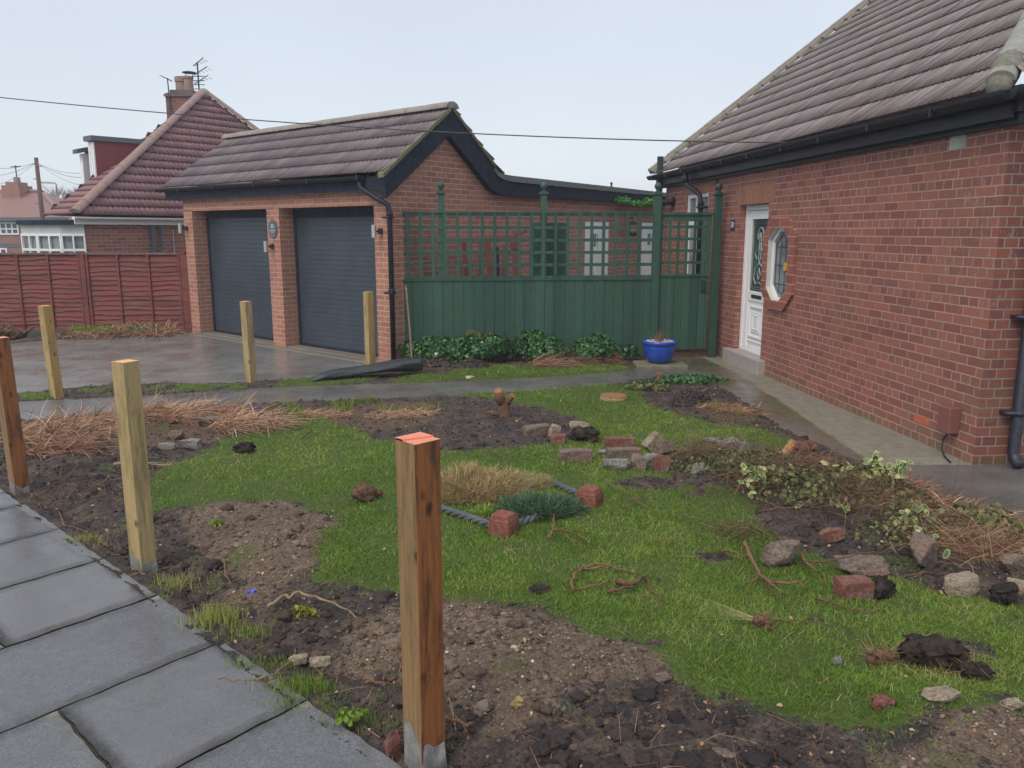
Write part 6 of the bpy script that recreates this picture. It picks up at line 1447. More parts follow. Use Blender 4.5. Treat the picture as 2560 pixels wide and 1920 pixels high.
bush('heap of cut leaves under the variegated branch', 1820, 1110, .46, .32, .30, 2400, .036, BUSHM, 'cut_shrub_heap', 'hedge cuttings', None, .5)
bush('green glossy leaves behind the upright stone block', 1930, 1175, .28, .18, .15, 420, .03, BUSHM, 'ground_cover_plant', 'plant', None, .6)
bush('pale green leaf sprays at the right edge of the bed', 2130, 1150, .34, .22, .14, 240, .042, BUSHM, 'leaf_spray', 'plant', None, .6)
bush('small green weed on the soil right of the pale post', 470, 1140, .05, .04, .05, 60, .03, GRASS, 'weed', 'weed', 'small weeds in the soil', .6)
bush('small yellow green weed near the pavement edge', 655, 1345, .07, .05, .07, 60, .04, SHOOT, 'weed', 'weed', 'small weeds in the soil', .6)
bush('green weed beside the foot of the big post', 760, 1560, .06, .05, .06, 60, .03, GRASS, 'weed', 'weed', 'small weeds in the soil', .5)
# grass tufts along the pavement edge
for lab, px, py, n, h, tb in (('straw coloured grass tuft below the pale post', 385, 1255, 220, .09, .95), ('large pale green tuft on the pavement edge', 465, 1345, 420, .10, .8), ('short green tuft on the pavement edge right of the large one', 530, 1370, 160, .07, .6),
        ('green grass strip growing on the slab edge', 575, 1430, 260, .05, .45), ('bright green tuft at the slab joint', 655, 1480, 420, .08, .5), ('tuft of green weeds left of the big post foot', 775, 1550, 220, .06, .5), ('pale dry tuft above the pavement at left', 195, 1165, 160, .07, .95),
        ('green tuft growing out of the long slab joint', 640, 1520, 160, .04, .6)):
    shoots(lab, px, py, n, .07, h, GRASS, 'grass_tuft', .004, tb, 'grass tuft', 'grass tufts')
# garland
n = 420; g_ = RNG.uniform(6.35, 9.0, n); z_ = 2.44 + .03 * np.sin(g_ * 5) + RNG.normal(0, .03, n); pts = np.array([list(Gp(a, c, .16 + RNG.uniform(-.03, .04))) for a, c in zip(g_, z_)])
solo(leafcloud('leaf_garland', pts, RNG.normal(size=(n, 3)), RNG.uniform(.05, .085, n), RNG.random(n), FAKE), 'bright green artificial leaf garland along the flat roof edge', 'garland')
# blue pot
x0, y0 = 2.05, 11.02
pt = empty('plant_pot', (x0, y0, .05), 'glazed cobalt blue plant pot beside the green gate', 'plant pot')
b = MB(); b.lathe((x0, y0, .05), [(.13, 0), (.15, .01), (.19, .09), (.215, .17), (.22, .235), (.215, .25), (.235, .262), (.248, .285), (.245, .305), (.225, .315), (.205, .305), (.20, .27)], 40); b.build('pot', BLUEG, pt, smooth=True)
b = MB(); b.lathe((x0, y0, .05), [(.20, .262), (.199, .275), (.1, .283), (.01, .286)], 24); b.build('compost', m_plain('compost', (.05, .035, .025), .9), pt)
n = 260; a = RNG.uniform(0, 6.28, n); r_ = .19 * np.sqrt(RNG.random(n)); o = chunks('white_gravel', np.stack([x0 + r_ * np.cos(a), y0 + r_ * np.sin(a), np.full(n, .345)], 1), RNG.uniform(.02, .035, n), RNG.uniform(.85, 1, n), CHIP, .7, pt)
o['kind'] = 'stuff'
n = 90; o = strands('bare_shoots', np.stack([x0 + RNG.normal(0, .05, n), y0 + RNG.normal(0, .04, n), np.full(n, .34)], 1), updirs(n, .35), RNG.uniform(.10, .22, n), .008, .1, RNG.uniform(.2, .8, n), ROOTS, 3, pt)
b = MB(); b.box(x0 - .34, x0 + .36, y0 - .28, y0 + .2, -.03, .05); solo(b.build('paving_stone', m_plain('mossy stone', (.17, .16, .11), .9, .3, 12, .5), bevel=.012), 'mossy flat stone under the blue pot', 'paving stone')
# weed matting roll
x0, y0 = D(668, 827); x1, y1 = D(908, 808); A = Vector((x0, y0, .03)); B_ = Vector((x1, y1, .08)); ax = B_ - A; t_ = ax.normalized(); sd_v = Vector((-t_.y, t_.x, 0)); up = Vector((0, 0, 1)); vs = []; n = 40; m = 20
for i in range(n + 1):
    u = i / n; wdt = (.11 + .05 * math.sin(u * 3.1)) * (1 - .15 * u) * min(1, .25 + u * 8); hh = (.040 + .040 * u + .010 * math.sin(u * 9)) * min(1, .3 + u * 7); c = A + ax * u + up * (.04 * math.sin(u * 2.6) - .02) + sd_v * .03 * math.sin(u * 5)
    for j in range(m):
        a = 2 * math.pi * j / m; k_ = 1 + .10 * math.sin(3 * a + u * 7) + .05 * math.sin(7 * a - u * 13); vs.append(c + sd_v * math.cos(a) * wdt * k_ + up * (math.sin(a) * hh * k_ + hh * .7))
b = MB(); b.add(vs, [(i * m + j, i * m + (j + 1) % m, (i + 1) * m + (j + 1) % m, (i + 1) * m + j) for i in range(n) for j in range(m)] + [tuple(range(m - 1, -1, -1)), tuple(n * m + j for j in range(m))])
solo(b.build('weed_matting_roll', MATTING, smooth=True), 'folded roll of black weed matting lying beside the path', 'weed matting')
# variegated branch with leaf sprays
hol = empty('variegated_branch', (*D(1930, 1140), 0), 'cut variegated holly branch with cream edged leaves on the heap', 'plant cuttings')
YB = D(1930, 1110)[1]; b = MB(); sprays = []
def st(pts, r, dy=0):
    P_ = [W8(x, y, YB + dy + i * .02) for i, (x, y) in enumerate(pts)]; b.tube(P_, [r * (1 - .6 * i / (len(P_) - 1)) for i in range(len(P_))], 6); sprays.append(P_)
st([(1405, 400), (1340, 300), (1290, 220), (1310, 170)], .014); st([(1340, 300), (1400, 260), (1450, 220)], .008, -.05); st([(1400, 395), (1430, 460), (1460, 500)], .010, -.05); st([(1290, 225), (1150, 235), (1000, 250), (900, 260)], .008, .05)
st([(1400, 395), (1480, 410), (1545, 450)], .007, -.03); st([(900, 262), (780, 262), (690, 250)], .006, .05); st([(1340, 300), (1260, 290), (1220, 300)], .006); st([(1400, 400), (1300, 420), (1200, 400)], .006, .05); st([(1005, 255), (1010, 330), (1005, 370)], .005, .05)
st([(1180, 470), (1140, 420), (1100, 380)], .006, -.03); st([(1000, 440), (960, 400), (900, 380)], .005, -.02); st([(1480, 520), (1530, 560), (1600, 600)], .006, -.02); st([(760, 360), (720, 330), (670, 310)], .005, 0)
b.build('stem', m_stone('mossy stem', (.05, .07, .03), (.10, .12, .05), (.14, .10, .06)), hol, smooth=True)
HG = m_plain('leaf green centre', (.085, .16, .045), .35, .35, 30, .1); HY = m_plain('leaf cream margin', (.42, .43, .17), .4, .2, 20, .1)
b = MB(); LF = [60, 36, 46, 40, 32, 40, 24, 40, 16, 26, 20, 22, 16]
for P_, cnt in zip(sprays, LF):
    for k in range(cnt):
        u = random.uniform(.25, 1) * (len(P_) - 1); i = min(int(u), len(P_) - 2); c = P_[i].lerp(P_[i + 1], u - i) + Vector([random.uniform(-.05, .05) for _ in range(3)])
        Lf = random.uniform(.036, .064); u_ = Vector([random.gauss(0, 1) for _ in range(3)]).normalized(); nrm = (Vector((random.gauss(0, .8), -.5 + random.gauss(0, .4), .6 + random.gauss(0, .5)))).normalized(); v_ = nrm.cross(u_).normalized(); u_ = v_.cross(nrm).normalized()
        ring_o = []; ring_i = []; m = 10
        for j in range(m):
            a = 2 * math.pi * j / m; rx_ = .5 * Lf; ry_ = .27 * Lf * (1 + .12 * (j % 2)); p = u_ * math.cos(a) * rx_ + v_ * math.sin(a) * ry_ + nrm * (abs(math.sin(a)) * .10 * Lf - .10 * Lf * math.cos(a))
            ring_o.append(c + p); ring_i.append(c + p * .80 + nrm * .0005)
        yl = random.random() < .32
        b.add(ring_o + ring_i, [(j, (j + 1) % m, m + (j + 1) % m, m + j) for j in range(m)], 1); b.add(ring_i, [tuple(range(m))], 1 if yl else 0)
b.build('leaves', [HG, HY], hol)
b = MB()
for k in range(22):
    P_ = sprays[random.choice((0, 1, 2, 4))]; c = P_[-1].lerp(P_[0], random.random()) + Vector([random.uniform(-.04, .04) for _ in range(3)]); b.lathe(c, [(.001, -.006), (.006, 0), (.001, .006)], 6)
b.build('red_berries', m_plain('berry', (.45, .05, .02), .3), hol)
heap('small brown leaf debris pile on the pale concrete strip by the house wall', 1804, 890, .13, .035, CLOD, .3)
# litter
x0, y0 = D(546, 1308); b = MB(); f = [Vector((x0 + .02 * math.cos(a) * (1 + .4 * (i % 2)), y0 + .015 * math.sin(a), hz(x0, y0) + .02 + .012 * (i % 3))) for i, a in enumerate([k * .7 for k in range(9)])]
b.add(f + [p + Vector((.004, .003, .006)) for p in f], [tuple(range(9)), tuple(range(17, 8, -1))]); solo(b.build('sweet_wrapper', m_plain('shiny wrapper', (.12, .13, .55), .25, .8, 60)), 'crumpled blue and silver sweet wrapper on the soil', 'wrapper')
x0, y0 = D(1015, 818); rock('stone', 'small white stone on the path edge below the green fence', 1015, 820, 18, 6, m_stone('white stone', (.55, .52, .45), (.7, .66, .58), (.6, .55, .45)), 'stone', 'lump', 0.)
b = MB(); x0, y0 = D(980, 790); [b.add([Vector((x0, y0, .14)), Vector((x0 + .05 * math.cos(a), y0 + .03 * math.sin(a), .17)), Vector((x0 + .05 * math.cos(a + .6), y0 + .03 * math.sin(a + .6), .13))], [(0, 1, 2)]) for a in (0, 1.2, 2.4, 3.6, 4.8)]
solo(b.build('pale_leaf_sprig', m_plain('pale leaf', (.50, .60, .25), .5)), 'pale yellow green sprig on the dark soil heap', 'plant sprig')

# ================================================================== RED PANEL FENCE
rf = empty('red_panel_fence', (-8.5, 15.2, 0), 'long dark red waney lap panel fence left of the garage', 'fence')
YF = 15.15; random.seed(5)
Wf = lambda x, d, z: Vector((x, YF + d, z))
posts = [-6.16, -8.04, -9.92, -11.8, -13.7]
for i in range(4):
    xa, xb = posts[i + 1] + .05, posts[i] - .05; b = MB(); z = .02; m = 16
    while z < 1.36:
        ph = random.uniform(0, 9); am = random.uniform(.006, .016); hgt = random.uniform(.082, .10); sl = random.uniform(-.008, .008)
        lo = []; hi = []; 
        for j in range(m + 1):
            x = xa + (xb - xa) * j / m; lo.append((x, z + am * math.sin(x * 5 + ph) + am * .6 * math.sin(x * 13 + ph * 2) + sl * j / m)); hi.append((x, z + hgt + .03))
        b.add([Wf(x, -.026, zz_) for x, zz_ in lo] + [Wf(x, -.006, zz_) for x, zz_ in lo] + [Wf(x, .004, zz_) for x, zz_ in hi], [(j, j + 1, 2 * m + 2 + j + 1, 2 * m + 2 + j) for j in range(m)] + [(j, m + 1 + j, m + 2 + j, j + 1) for j in range(m)]); z += hgt
    pn = b.build('lap_panel', REDF, rf)
    for k in range(4):
        x = xa + .02 + (xb - xa - .06) * k / 3; b = MB(); b.fbox(Wf, x, x + .04, -.045, -.019, .0, 1.42); b.build('batten', REDF, pn)
    b = MB(); b.fbox(Wf, xa, xb, -.05, .03, 1.421, 1.455); b.build('top_rail', m_plain('weathered rail', (.17, .10, .09), .8, .3, 12), pn)
for x in posts: b = MB(); b.fbox(Wf, x - .045, x + .045, -.04, .05, -.1, 1.47); b.build('post', REDF, rf)
b = MB(); b.fbox(Wf, -6.11, -5.95, -.25, .02, -.05, 1.42); b.build('end_board', REDF, rf)

# ================================================================== NEIGHBOUR'S HOUSE
NA = np.array([-8.95, 16.75])
def nf(g_, s_, z): p = NA + G * g_ + S * s_; return Vector((p[0], p[1], z))
nbh = empty('neighbour_house', nf(4, 3, -.2), 'neighbouring brick bungalow with red tiled hipped roof and boxy dormer', 'house')
b = MB(); b.fbox(lambda a, d, z: nf(a, d, z), .22, 9.0, .2, .45, -.3, 2.05); b.fbox(lambda a, d, z: nf(a, d, z), .22, .45, .46, 1.6, -.3, 2.05); b.fbox(lambda a, d, z: nf(a, d, z), 8.7, 9, .46, 6, -.3, 2.05); b.build('wall', BR_NB, nbh, bk=True)
EZ = 2.17; AP = (5.0, 3.0, 5.50); C0 = (0, 0); C1 = (8.6, 0); C2 = (-.12, 1.30); C3 = (9.5, 8.)
def nroof(P0, P1, P2):
    "triangular tiled slope: eave P0-P1, apex P2"
    A = nf(*P0, EZ); B_ = nf(*P1, EZ); Cc = nf(*P2); e = (B_ - A); Le = e.length; e.normalize(); ap = Cc - A; sa = ap.dot(e); upv = ap - e * sa; T_ = upv.length; upv.normalize(); nr = e.cross(upv)
    if nr.z < 0: nr = -nr
    return A, e, upv, nr, Le, sa, T_
for (p0, p1) in ((C0, C1), (C2, C0), (C1, C3), (C3, C2)):
    A, e, upv, nr, Le, sa, T_ = nroof(p0, p1, AP)
    roof_mesh('roof', (lambda A, e, upv: (lambda s, t: A + e * s + upv * t))(A, e, upv), nr, (lambda sa, T_: (lambda t: sa * t / T_))(sa, T_), (lambda Le, sa, T_: (lambda t: Le + (sa - Le) * t / T_))(Le, sa, T_), T_, .25, TILE_N, nbh, .12, .02, .034, 6)
apx = nf(*AP)
for cc in (C0, C1): capline('hip_tiles', nf(*cc, EZ + .03), apx + Vector((0, 0, .04)), .115, HIPRED, nbh, .42, .02, .85)
b = MB(); b.lathe(apx, [(.20, -.1), (.17, .06), (.08, .14), (.01, .16)], 12); b.build('apex_mortar', CEMENT, nbh, smooth=True)
NFf = lambda a, d, z: nf(a, d, z)
b = MB(); gutter(b, nf(-.05, -.02, EZ - .03), nf(9, -.02, EZ - .03), .06); b.fbox(NFf, .0, 9.0, .06, .09, 1.99, 2.11); b.build('gutter', UPVC, nbh)
b = MB(); b.tube([nf(1.72, .12, 2.02), nf(1.74, .14, 1.9), nf(1.74, .14, -.1)], .05, 10); b.tube([nf(1.95, .14, 1.95), nf(1.95, .14, 1.5), nf(1.80, .14, 1.42)], .035, 8); b.build('soil_pipe', m_plain('grey pipe', (.10, .12, .15), .5), nbh)
b = MB(); b.tube([nf(.5 + .1 * i, .12, 1.99 - .06 * math.sin(i * .9) ** 2) for i in range(20)], .006, 5); b.tube([nf(2.25, .16, 1.9), nf(2.25, .16, 1.2)], .012, 5); b.build('cable', m_plain('white cable', (.5, .5, .5)), nbh)
# bay window at the front corner
def bay(z0, z1, o=0.): return [nf(.22, .15 - o, z0), nf(-.15 - o * .5, .45 - o, z0), nf(-.42 - o, 1.0, z0), nf(-.42 - o, 1.9, z0), nf(.22, 1.9, z0)]
def ringprism(b, lo, hi): n_ = len(lo); b.add(lo + hi, [tuple(range(n_ - 1, -1, -1)), tuple(range(n_, 2 * n_))] + [(i, (i + 1) % n_, n_ + (i + 1) % n_, n_ + i) for i in range(n_)])
b = MB(); ringprism(b, bay(1.80, 0, .0), bay(1.985, 0, .0)); bayo = b.build('bay_window', CREAM, nbh)
b = MB(); ringprism(b, bay(-.3, 0), bay(.9, 0)); b.build('bay_base', BR_NB, bayo)
b = MB(); ringprism(b, bay(.9, 0, -.05), bay(1.79, 0, -.05)); b.build('pane', CURTAIN, bayo)
b = MB(); ringprism(b, bay(1.99, 0, .09), bay(2.08, 0, .09)); b.build('fascia', NAVYB, bayo)
b = MB(); pl_ = bay(0, 0)
for i in range(3):
    A, B_ = pl_[i], pl_[i + 1]
    for u in ((0, .06), (.47, .53), (.94, 1.0)):
        P_ = A.lerp(B_, u[0]); Q_ = A.lerp(B_, u[1]); o_ = Vector(((B_ - A).y, -(B_ - A).x, 0)).normalized() * .02
        b.prism([Vector((P_.x, P_.y, .9)) + o_, Vector((Q_.x, Q_.y, .9)) + o_, Vector((Q_.x, Q_.y, .9)) - o_, Vector((P_.x, P_.y, .9)) - o_], (0, 0, .89))
    for z in (.9, 1.44, 1.75):
        o_ = Vector(((B_ - A).y, -(B_ - A).x, 0)).normalized() * .017
        b.hexa([Vector((A.x, A.y, z)) + o_, Vector((B_.x, B_.y, z)) + o_, Vector((B_.x, B_.y, z)) - o_, Vector((A.x, A.y, z)) - o_, Vector((A.x, A.y, z + .05)) + o_, Vector((B_.x, B_.y, z + .05)) + o_, Vector((B_.x, B_.y, z + .05)) - o_, Vector((A.x, A.y, z + .05)) - o_])
b.build('frame', UPVC, bayo)
# dormer: cheek stands in a plane just behind the hip
SD = 1.6
def dpx(x, y, s_=SD):
    P0 = NA + S * s_; g_, z_ = onplane(P0, G, x, y); return nf(g_, s_, z_)
ck = [dpx(236, 352), dpx(372, 362), dpx(345, 396), dpx(300, 436), dpx(262, 468), dpx(247, 480)]
b = MB(); b.prism(ck, Vector((S[0], S[1], 0)) * .32); dm = b.build('dormer', RENDER, nbh)
TLc, TRc, BLc = ck[0], ck[1], ck[-1]; Sv = Vector((S[0], S[1], 0)); Gv = Vector((G[0], G[1], 0)); zv = Vector((0, 0, 1))
b = MB(); q = [TLc - Gv * .10 - Sv * .06, TRc + Gv * .0 - Sv * .06, TRc + Gv * .0 + Sv * .36, TLc - Gv * .10 + Sv * .36]; b.add(q + [p + zv * .11 for p in q], [(3, 2, 1, 0), (4, 5, 6, 7), (0, 1, 5, 4), (1, 2, 6, 5), (2, 3, 7, 6), (3, 0, 4, 7)]); b.build('dormer_roof', SLATE, dm)
b = MB()
for (u0, u1) in ((.02, .10), (.12, .20), (.22, .30)):
    b.hexa([BLc - Gv * .03 + Sv * u0, BLc - Gv * .0 + Sv * u0, BLc + Sv * u1, BLc - Gv * .03 + Sv * u1] + [TLc - Gv * .03 + Sv * u0 - zv * .02, TLc + Sv * u0 - zv * .02, TLc + Sv * u1 - zv * .02, TLc - Gv * .03 + Sv * u1 - zv * .02])
b.build('dormer_window', UPVC, dm)
b = MB(); p_ = [dpx(205, 384, SD + .6), dpx(222, 384, SD + .6), dpx(231, 484, SD + .6), dpx(214, 494, SD + .6)]; b.prism(p_, Sv * .15); dm2 = b.build('dormer_window', UPVC, dm)
b = MB(); q = [dpx(192, 384, SD + .55), dpx(224, 378, SD + .55)]; b.add([q[0], q[1], q[1] + Sv * .22, q[0] + Sv * .22] + [p + zv * .10 for p in (q[0], q[1], q[1] + Sv * .22, q[0] + Sv * .22)], [(3, 2, 1, 0), (4, 5, 6, 7), (0, 1, 5, 4), (1, 2, 6, 5), (2, 3, 7, 6), (3, 0, 4, 7)]); b.build('dormer_roof', SLATE, dm)
b = MB(); p_ = [dpx(224, 372, SD + .58), dpx(229, 372, SD + .58), dpx(236, 484, SD + .58), dpx(231, 486, SD + .58)]; b.prism(p_, Sv * .3); b.build('dormer_pipe', NAVYB, dm)
# chimney on the far slope
YC = 24.5
def cpx(x, y, Y=YC): r = ray(x, y); t = Y / r.y; return Vector((r.x * t, Y, EYE + r.z * t))
c0 = cpx(418, 300); c1 = cpx(487, 232); b = MB(); b.box(c0.x, c1.x, YC, YC + 1.0, 3.2, c1.z - .0); ch = b.build('chimney', m_brick('sooty brick', ((.16, .06, .05), (.22, .09, .07)), ((.26, .10, .08), (.12, .06, .055)), (.30, .25, .23), dark=(.08, .06, .055)), nbh, bk=True)
b = MB(); b.box(c0.x - .03, c1.x + .03, YC - .05, YC + 1.05, c1.z - .10, c1.z - .04); b.box(c0.x + .1, c1.x - .1, YC + .08, YC + .92, c1.z, c1.z + .10); b.build('chimney_cap', m_plain('sooty mortar', (.13, .11, .105), .9, .3), ch)
for x, r1 in ((440, .20), (458, .17)):
    p = cpx(x, 220); b = MB(); b.lathe((p.x, YC + .4, c1.z + .1), [(.16, 0), (.155, .25), (.18, .27), (.175, .40), (.12, .42)] if x < 450 else [(.15, 0), (.14, .34), (.16, .36), (.16, .42), (.11, .43)], 14); b.build('chimney_pot', HIPRED, ch, smooth=False)
p = cpx(461, 200); b = MB(); b.lathe((p.x, YC + .4, c1.z + .58), [(.01, .10), (.20, .06), (.20, .04)], 12); [b.tube([Vector((p.x + dx, YC + .4, c1.z + .5)), Vector((p.x + dx, YC + .4, c1.z + .64))], .012, 4) for dx in (-.1, .1)]; b.build('chimney_cowl', DKMETAL, ch)
b = MB(); p = cpx(472, 222); X_ = p.x; Yt = YC + .8; Zb = c1.z
b.tube([Vector((X_, Yt, Zb - .6)), Vector((X_, Yt, Zb + 1.0))], .022, 6)
for z, L_ in ((Zb + .95, .30), (Zb + .70, .40), (Zb + .45, .40)):
    b.tube([Vector((X_ - .12, Yt, z - .06)), Vector((X_ + L_, Yt - .3, z + .12))], .014, 5)
    for k in range(5): xx = X_ - .08 + (L_ + .05) * k / 4; b.tube([Vector((xx, Yt - .15, z - .03 + .12 * k / 4)), Vector((xx, Yt + .12, z - .03 + .12 * k / 4))], .007, 4)
for z in (Zb + .60, Zb + .36): b.tube([Vector((X_ - .22, Yt, z)), Vector((X_ + .18, Yt, z))], .012, 4); b.tube([Vector((X_ - .22, Yt, z - .12)), Vector((X_ + .18, Yt, z - .12))], .012, 4); b.tube([Vector((X_ - .22, Yt, z - .12)), Vector((X_ - .22, Yt, z))], .012, 4)
b.build('aerial', DKMETAL, ch)
b = MB(); p = cpx(424, 222); b.tube([Vector((p.x, YC - .05, c1.z - .9)), Vector((p.x - .02, YC - .05, c1.z + .4))], .018, 5); b.tube([Vector((p.x - .2, YC - .05, c1.z + .46)), Vector((p.x + .1, YC - .05, c1.z + .32))], .012, 4)
for k in range(5): b.tube([Vector((p.x - .18 + .06 * k, YC - .2, c1.z + .46 - .03 * k)), Vector((p.x - .18 + .06 * k, YC + .1, c1.z + .44 - .03 * k))], .008, 4)
b.build('aerial', DKMETAL, ch)

# ================================================================== DISTANT THINGS
YD = 46.
def dp(x, y, Y=YD): r = ray(x, y); t = Y / r.y; return Vector((r.x * t, Y, EYE + r.z * t))
fh = empty('distant_house', (-28, YD, -.2), 'distant brick semi with pale red hipped roof and white windows', 'house')
a0 = dp(-140, 548); a1 = dp(160, 548); BR_FAR = m_brick('far brick', ((.30, .13, .10), (.36, .17, .12)), ((.38, .18, .13), (.30, .13, .10)), (.40, .30, .26))
b = MB(); b.box(a0.x, a1.x, YD, YD + 8, -.3, a0.z); b.build('wall', BR_FAR, fh, bk=True)
rl = dp(-40, 480, YD + 4); rr = dp(103, 480, YD + 4); e = .35; z = a0.z - .05; q = [Vector((a0.x - e, YD - e, z)), Vector((a1.x + e, YD - e, z)), Vector((a1.x + e, YD + 8 + e, z)), Vector((a0.x - e, YD + 8 + e, z)), Vector((rl.x, YD + 4, rl.z)), Vector((rr.x, YD + 4, rl.z))]
b = MB(); b.add(q, [(0, 1, 5, 4), (1, 2, 5), (2, 3, 4, 5), (3, 0, 4), (3, 2, 1, 0)]); b.build('roof', TILE_FAR, fh)
b = MB(); b.tube([q[1] + Vector((0, 0, .05)), q[5] + Vector((0, 0, .08))], .12, 6); b.tube([q[4] + Vector((0, 0, .05)), q[5] + Vector((0, 0, .05))], .12, 6); b.build('hip_tiles', HIPRED, fh)
b = MB(); b.box(a0.x - e, a1.x + e, YD - e - .05, YD - e + .02, z - .05, z + .15); b.box(a0.x, a1.x, YD - .03, YD - .001, .95, 1.15); b.build('gutter', SLATE, fh)
for (x0_, x1_, y0_, y1_) in ((2, 46, 555, 587), (88, 120, 556, 584), (2, 18, 620, 640)):
    p0_ = dp(x0_, y1_); p1_ = dp(x1_, y0_); b = MB(); fw = .09
    b.box(p0_.x, p1_.x, YD - .06, YD - .002, p0_.z, p0_.z + fw); b.box(p0_.x, p1_.x, YD - .06, YD - .002, p1_.z - fw, p1_.z)
    k_ = 4 if x0_ < 50 and y0_ < 600 else 2
    for i in range(k_): x_ = p0_.x + (p1_.x - p0_.x - fw) * i / (k_ - 1); b.box(x_, x_ + fw, YD - .06, YD - .002, p0_.z + fw, p1_.z - fw)
    if k_ == 4: b.box(p0_.x + fw, p1_.x - fw, YD - .055, YD - .003, p1_.z - .42, p1_.z - .34)
    wn_ = b.build('window', UPVC, fh); b = MB(); b.box(p0_.x + fw, p1_.x - fw, YD - .03, YD - .004, p0_.z + fw, p1_.z - fw); b.build('pane', GLASS, wn_)
k0 = dp(5, 487, YD + 3); k1 = dp(46, 463, YD + 3); b = MB(); b.box(k0.x, k1.x, YD + 3, YD + 4.4, k0.z - 1.2, k1.z); b.box(k0.x + .15, k1.x - .15, YD + 3.2, YD + 4.2, k1.z, k1.z + .2)
chf = b.build('chimney', BR_FAR, fh, bk=True); b = MB(); pz = dp(25, 452, YD + 3); b.lathe((pz.x, YD + 3.7, k1.z + .15), [(.2, 0), (.18, .35), (.12, .36)], 8); b.build('chimney_pot', HIPRED, chf); b = MB(); b.tube([Vector((pz.x, YD + 3.7, k1.z)), Vector((pz.x, YD + 3.7, k1.z + 1.2))], .04, 4); b.tube([Vector((pz.x - .3, YD + 3.7, k1.z + 1.1)), Vector((pz.x + .3, YD + 3.7, k1.z + 1.15))], .03, 4); b.build('aerial', DKMETAL, chf)
# utility pole with wires
YP = 45.
def up_(x, y, Y=YP): r = ray(x, y); t = Y / r.y; return Vector((r.x * t, Y, EYE + r.z * t))
P0_ = up_(110, 575); P1_ = up_(90, 394); pol = empty('utility_pole', (P0_.x + .15, YP, -.3), 'dark brown wooden telegraph pole with steps left of the neighbouring house', 'utility pole')
b = MB(); b.tube([Vector((P0_.x + .1, YP, -.4)), P0_, P1_], [.14, .13, .10], 10); b.build('shaft', POLEM, pol, smooth=True)
b = MB()
for k in range(5): c = P1_.lerp(P0_, .12 + .17 * k); b.tube([c + Vector((-.28 if k % 2 else .1, 0, 0)), c + Vector((-.1 if k % 2 else .28, 0, 0))], .02, 4)
b.build('step', DKMETAL, pol)
for i, (x_, y_, Y_) in enumerate(((-60, 412, 44), (-60, 440, 44), (-40, 470, 48), (235, 430, 34), (235, 445, 34.2), (235, 470, 34.4))):
    Q_ = up_(x_, y_, Y_); b = MB(); n = 10; T0 = P1_ - Vector((0, 0, .25)); b.tube([T0.lerp(Q_, j / n) - Vector((0, 0, .25 * math.sin(math.pi * j / n))) for j in range(n + 1)], .012, 4)
    solo(b.build('overhead_wire', m_plain('faint wire', (.25, .26, .28))), ('topmost wire leaving the pole to the left', 'middle wire leaving the pole to the left', 'lowest wire leaving the pole to the left', 'topmost wire from the pole to the dormer', 'middle wire from the pole to the dormer', 'lowest wire from the pole to the dormer')[i], 'overhead wire', 'wires fanning from the pole top')
# main cable across the view to the house
kp = [(-60, 238), (0, 243), (418, 282), (800, 312), (1170, 335), (1500, 346), (1740, 352), (2010, 358)]
c1_ = np.polyfit([p[0] for p in kp], [p[1] for p in kp], 3); E1 = hp(3.30, -.14, 2.78); E0 = Vector((-15, 14.5, 0)); b = MB(); pts = []
for px in np.linspace(-60, 2010, 60):
    s_, z_ = onplane((E1.x, E1.y), ((E0.x - E1.x), (E0.y - E1.y)), px, float(np.polyval(c1_, px))); pts.append(Vector((E1.x + (E0.x - E1.x) * s_, E1.y + (E0.y - E1.y) * s_, z_)))
b.tube(pts, .0075, 5); solo(b.build('overhead_cable', WIREM), 'long black cable sagging over the garage to the house gutter', 'overhead cable')
# street lamp
q0 = dp(140, 520, 60); q1 = dp(141, 462, 60); b = MB(); b.tube([Vector((q0.x, 60, -.3)), q0, q1, q1 + Vector((-.1, 0, .12)), q1 + Vector((-.7, 0, .18))], [.09, .08, .06, .06, .06], 8); lampo = empty('street_lamp', (q0.x, 60, -.3), 'slim grey street lamp beyond the distant roof', 'street lamp')
b.build('column', m_plain('galvanised', (.35, .37, .38), .5), lampo); b = MB(); b.box(q1.x - 1.1, q1.x - .6, 59.9, 60.1, q1.z + .1, q1.z + .22); b.build('lamp_head', m_plain('lamp head', (.45, .46, .47), .5), lampo)
# bare tree
t0 = dp(166, 560, 55); tr = empty('bare_tree', (t0.x, 55, -.3), 'leafless pale tree behind the distant house roof', 'tree')
random.seed(9); tw = MB(); tk = MB(); tk.tube([Vector((t0.x, 55, -.3)), Vector((t0.x, 55, 3.0))], [.22, .12], 7)
def grow(b, p, d, L, r, lev):
    q = p + d * L; b.tube([p, p.lerp(q, .5) + Vector((random.uniform(-.05, .05), 0, .03)), q], [r, r * .8, r * .6], 4, cap=False)
    if lev == 0: return
    for _ in range(3 if lev > 1 else 4):
        dd = (d + Vector((random.gauss(0, .5), random.gauss(0, .5), random.gauss(.1, .3)))).normalized(); grow(b, p.lerp(q, random.uniform(.5, 1)), dd, L * random.uniform(.6, .85), r * .55, lev - 1)
for _ in range(6): grow(tw, Vector((t0.x, 55, random.uniform(1.6, 3.0))), Vector((random.gauss(0, .5), random.gauss(0, .4), 1)).normalized(), random.uniform(.8, 1.3), .07, 4)
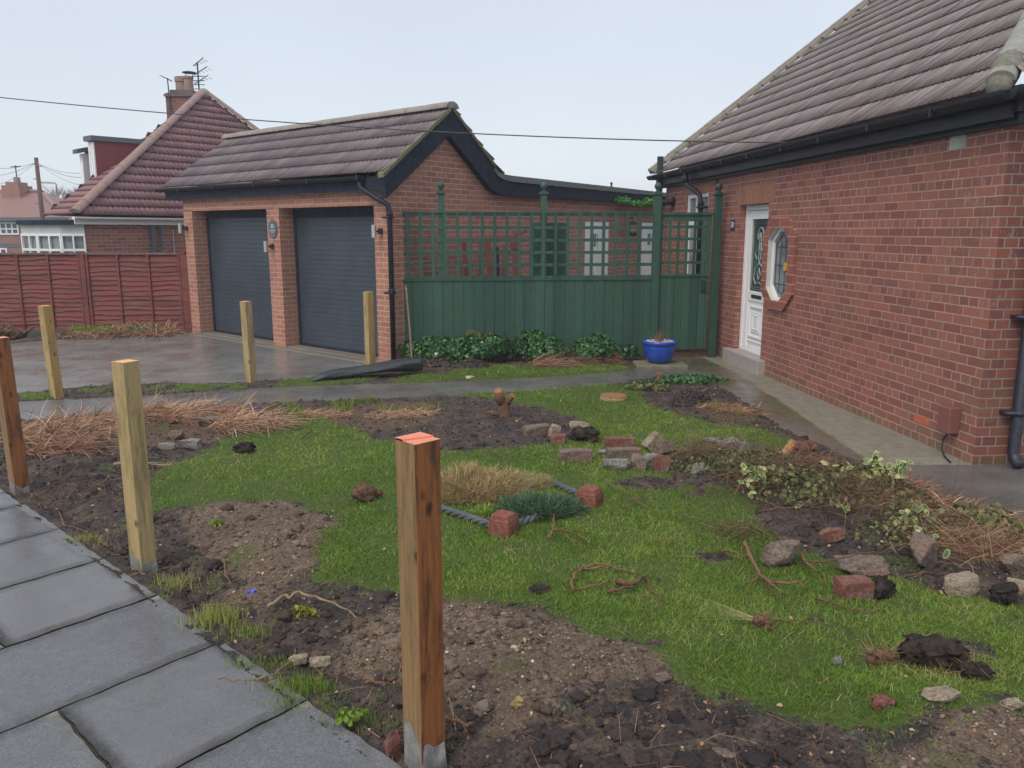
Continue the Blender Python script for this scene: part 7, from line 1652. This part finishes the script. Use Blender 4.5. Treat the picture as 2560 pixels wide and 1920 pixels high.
BTW = m_plain('bare twigs', (.20, .17, .15), .8); tk.build('trunk', BTW, tr); tw.build('crown', BTW, tr)
# tangled twigs over the heaps of cuttings
def tangle(label, px, py, rx, ry, h, n, L=(.08, .30), mat=ROOTS, tb=.35):
    x0, y0 = D(px, py); x = x0 + RNG.normal(0, rx * .5, n); y = y0 + RNG.normal(0, ry * .5, n); z = terrain_h(x, y) + h * RNG.random(n) ** 1.5
    d = RNG.normal(0, 1, (n, 3)); d[:, 2] = np.abs(d[:, 2]) * .35
    return solo(strands('twig_tangle', np.stack([x, y, z], 1), d, RNG.uniform(L[0], L[1], n), .0045, RNG.uniform(-.3, .6, n), np.clip(RNG.normal(tb, .25, n), 0, 1), mat, 3, taper=.6), label, 'twigs', 'tangles of cut twigs')
tangle('tangle of thin brown twigs at the left end of the cuttings by the rubble', 1530, 1020, .30, .22, .16, 900)
tangle('dense dark twig tangle in the middle of the cuttings heap', 1680, 1085, .45, .30, .15, 1300)
tangle('brown twig tangle under the variegated leaves', 1850, 1130, .45, .28, .14, 1000)
tangle('reddish bark and twig tangle behind the right hand blocks', 2110, 1200, .40, .20, .08, 900, tb=.7)
tangle('orange stem tangle along the path edge of the bed', 2000, 1100, .40, .16, .07, 800, (.06, .2), STRAW, .2)
tangle('twigs lying on the dark soil left of the pale post', 180, 1060, .5, .35, .03, 500, (.04, .14))
tangle('brown root tangle in front of the grey brown stone block', 1600, 1170, .22, .12, .05, 260, (.06, .16))

# ================================================================== HAZE (rain mist that pales the far houses)
HZM = bpy.data.materials.new('haze'); HZM.use_nodes = True; hn = HZM.node_tree; hn.nodes.clear(); ho = hn.nodes.new('ShaderNodeOutputMaterial'); hv = hn.nodes.new('ShaderNodeVolumePrincipled')
hv.inputs['Color'].default_value = (.93, .94, 1, 1); hv.inputs['Density'].default_value = .0022; hn.links.new(hv.outputs[0], ho.inputs['Volume'])
b = MB(); b.box(-405, 405, -25, 805, -1.5, 12); tag(b.build('haze', HZM), kind='stuff')
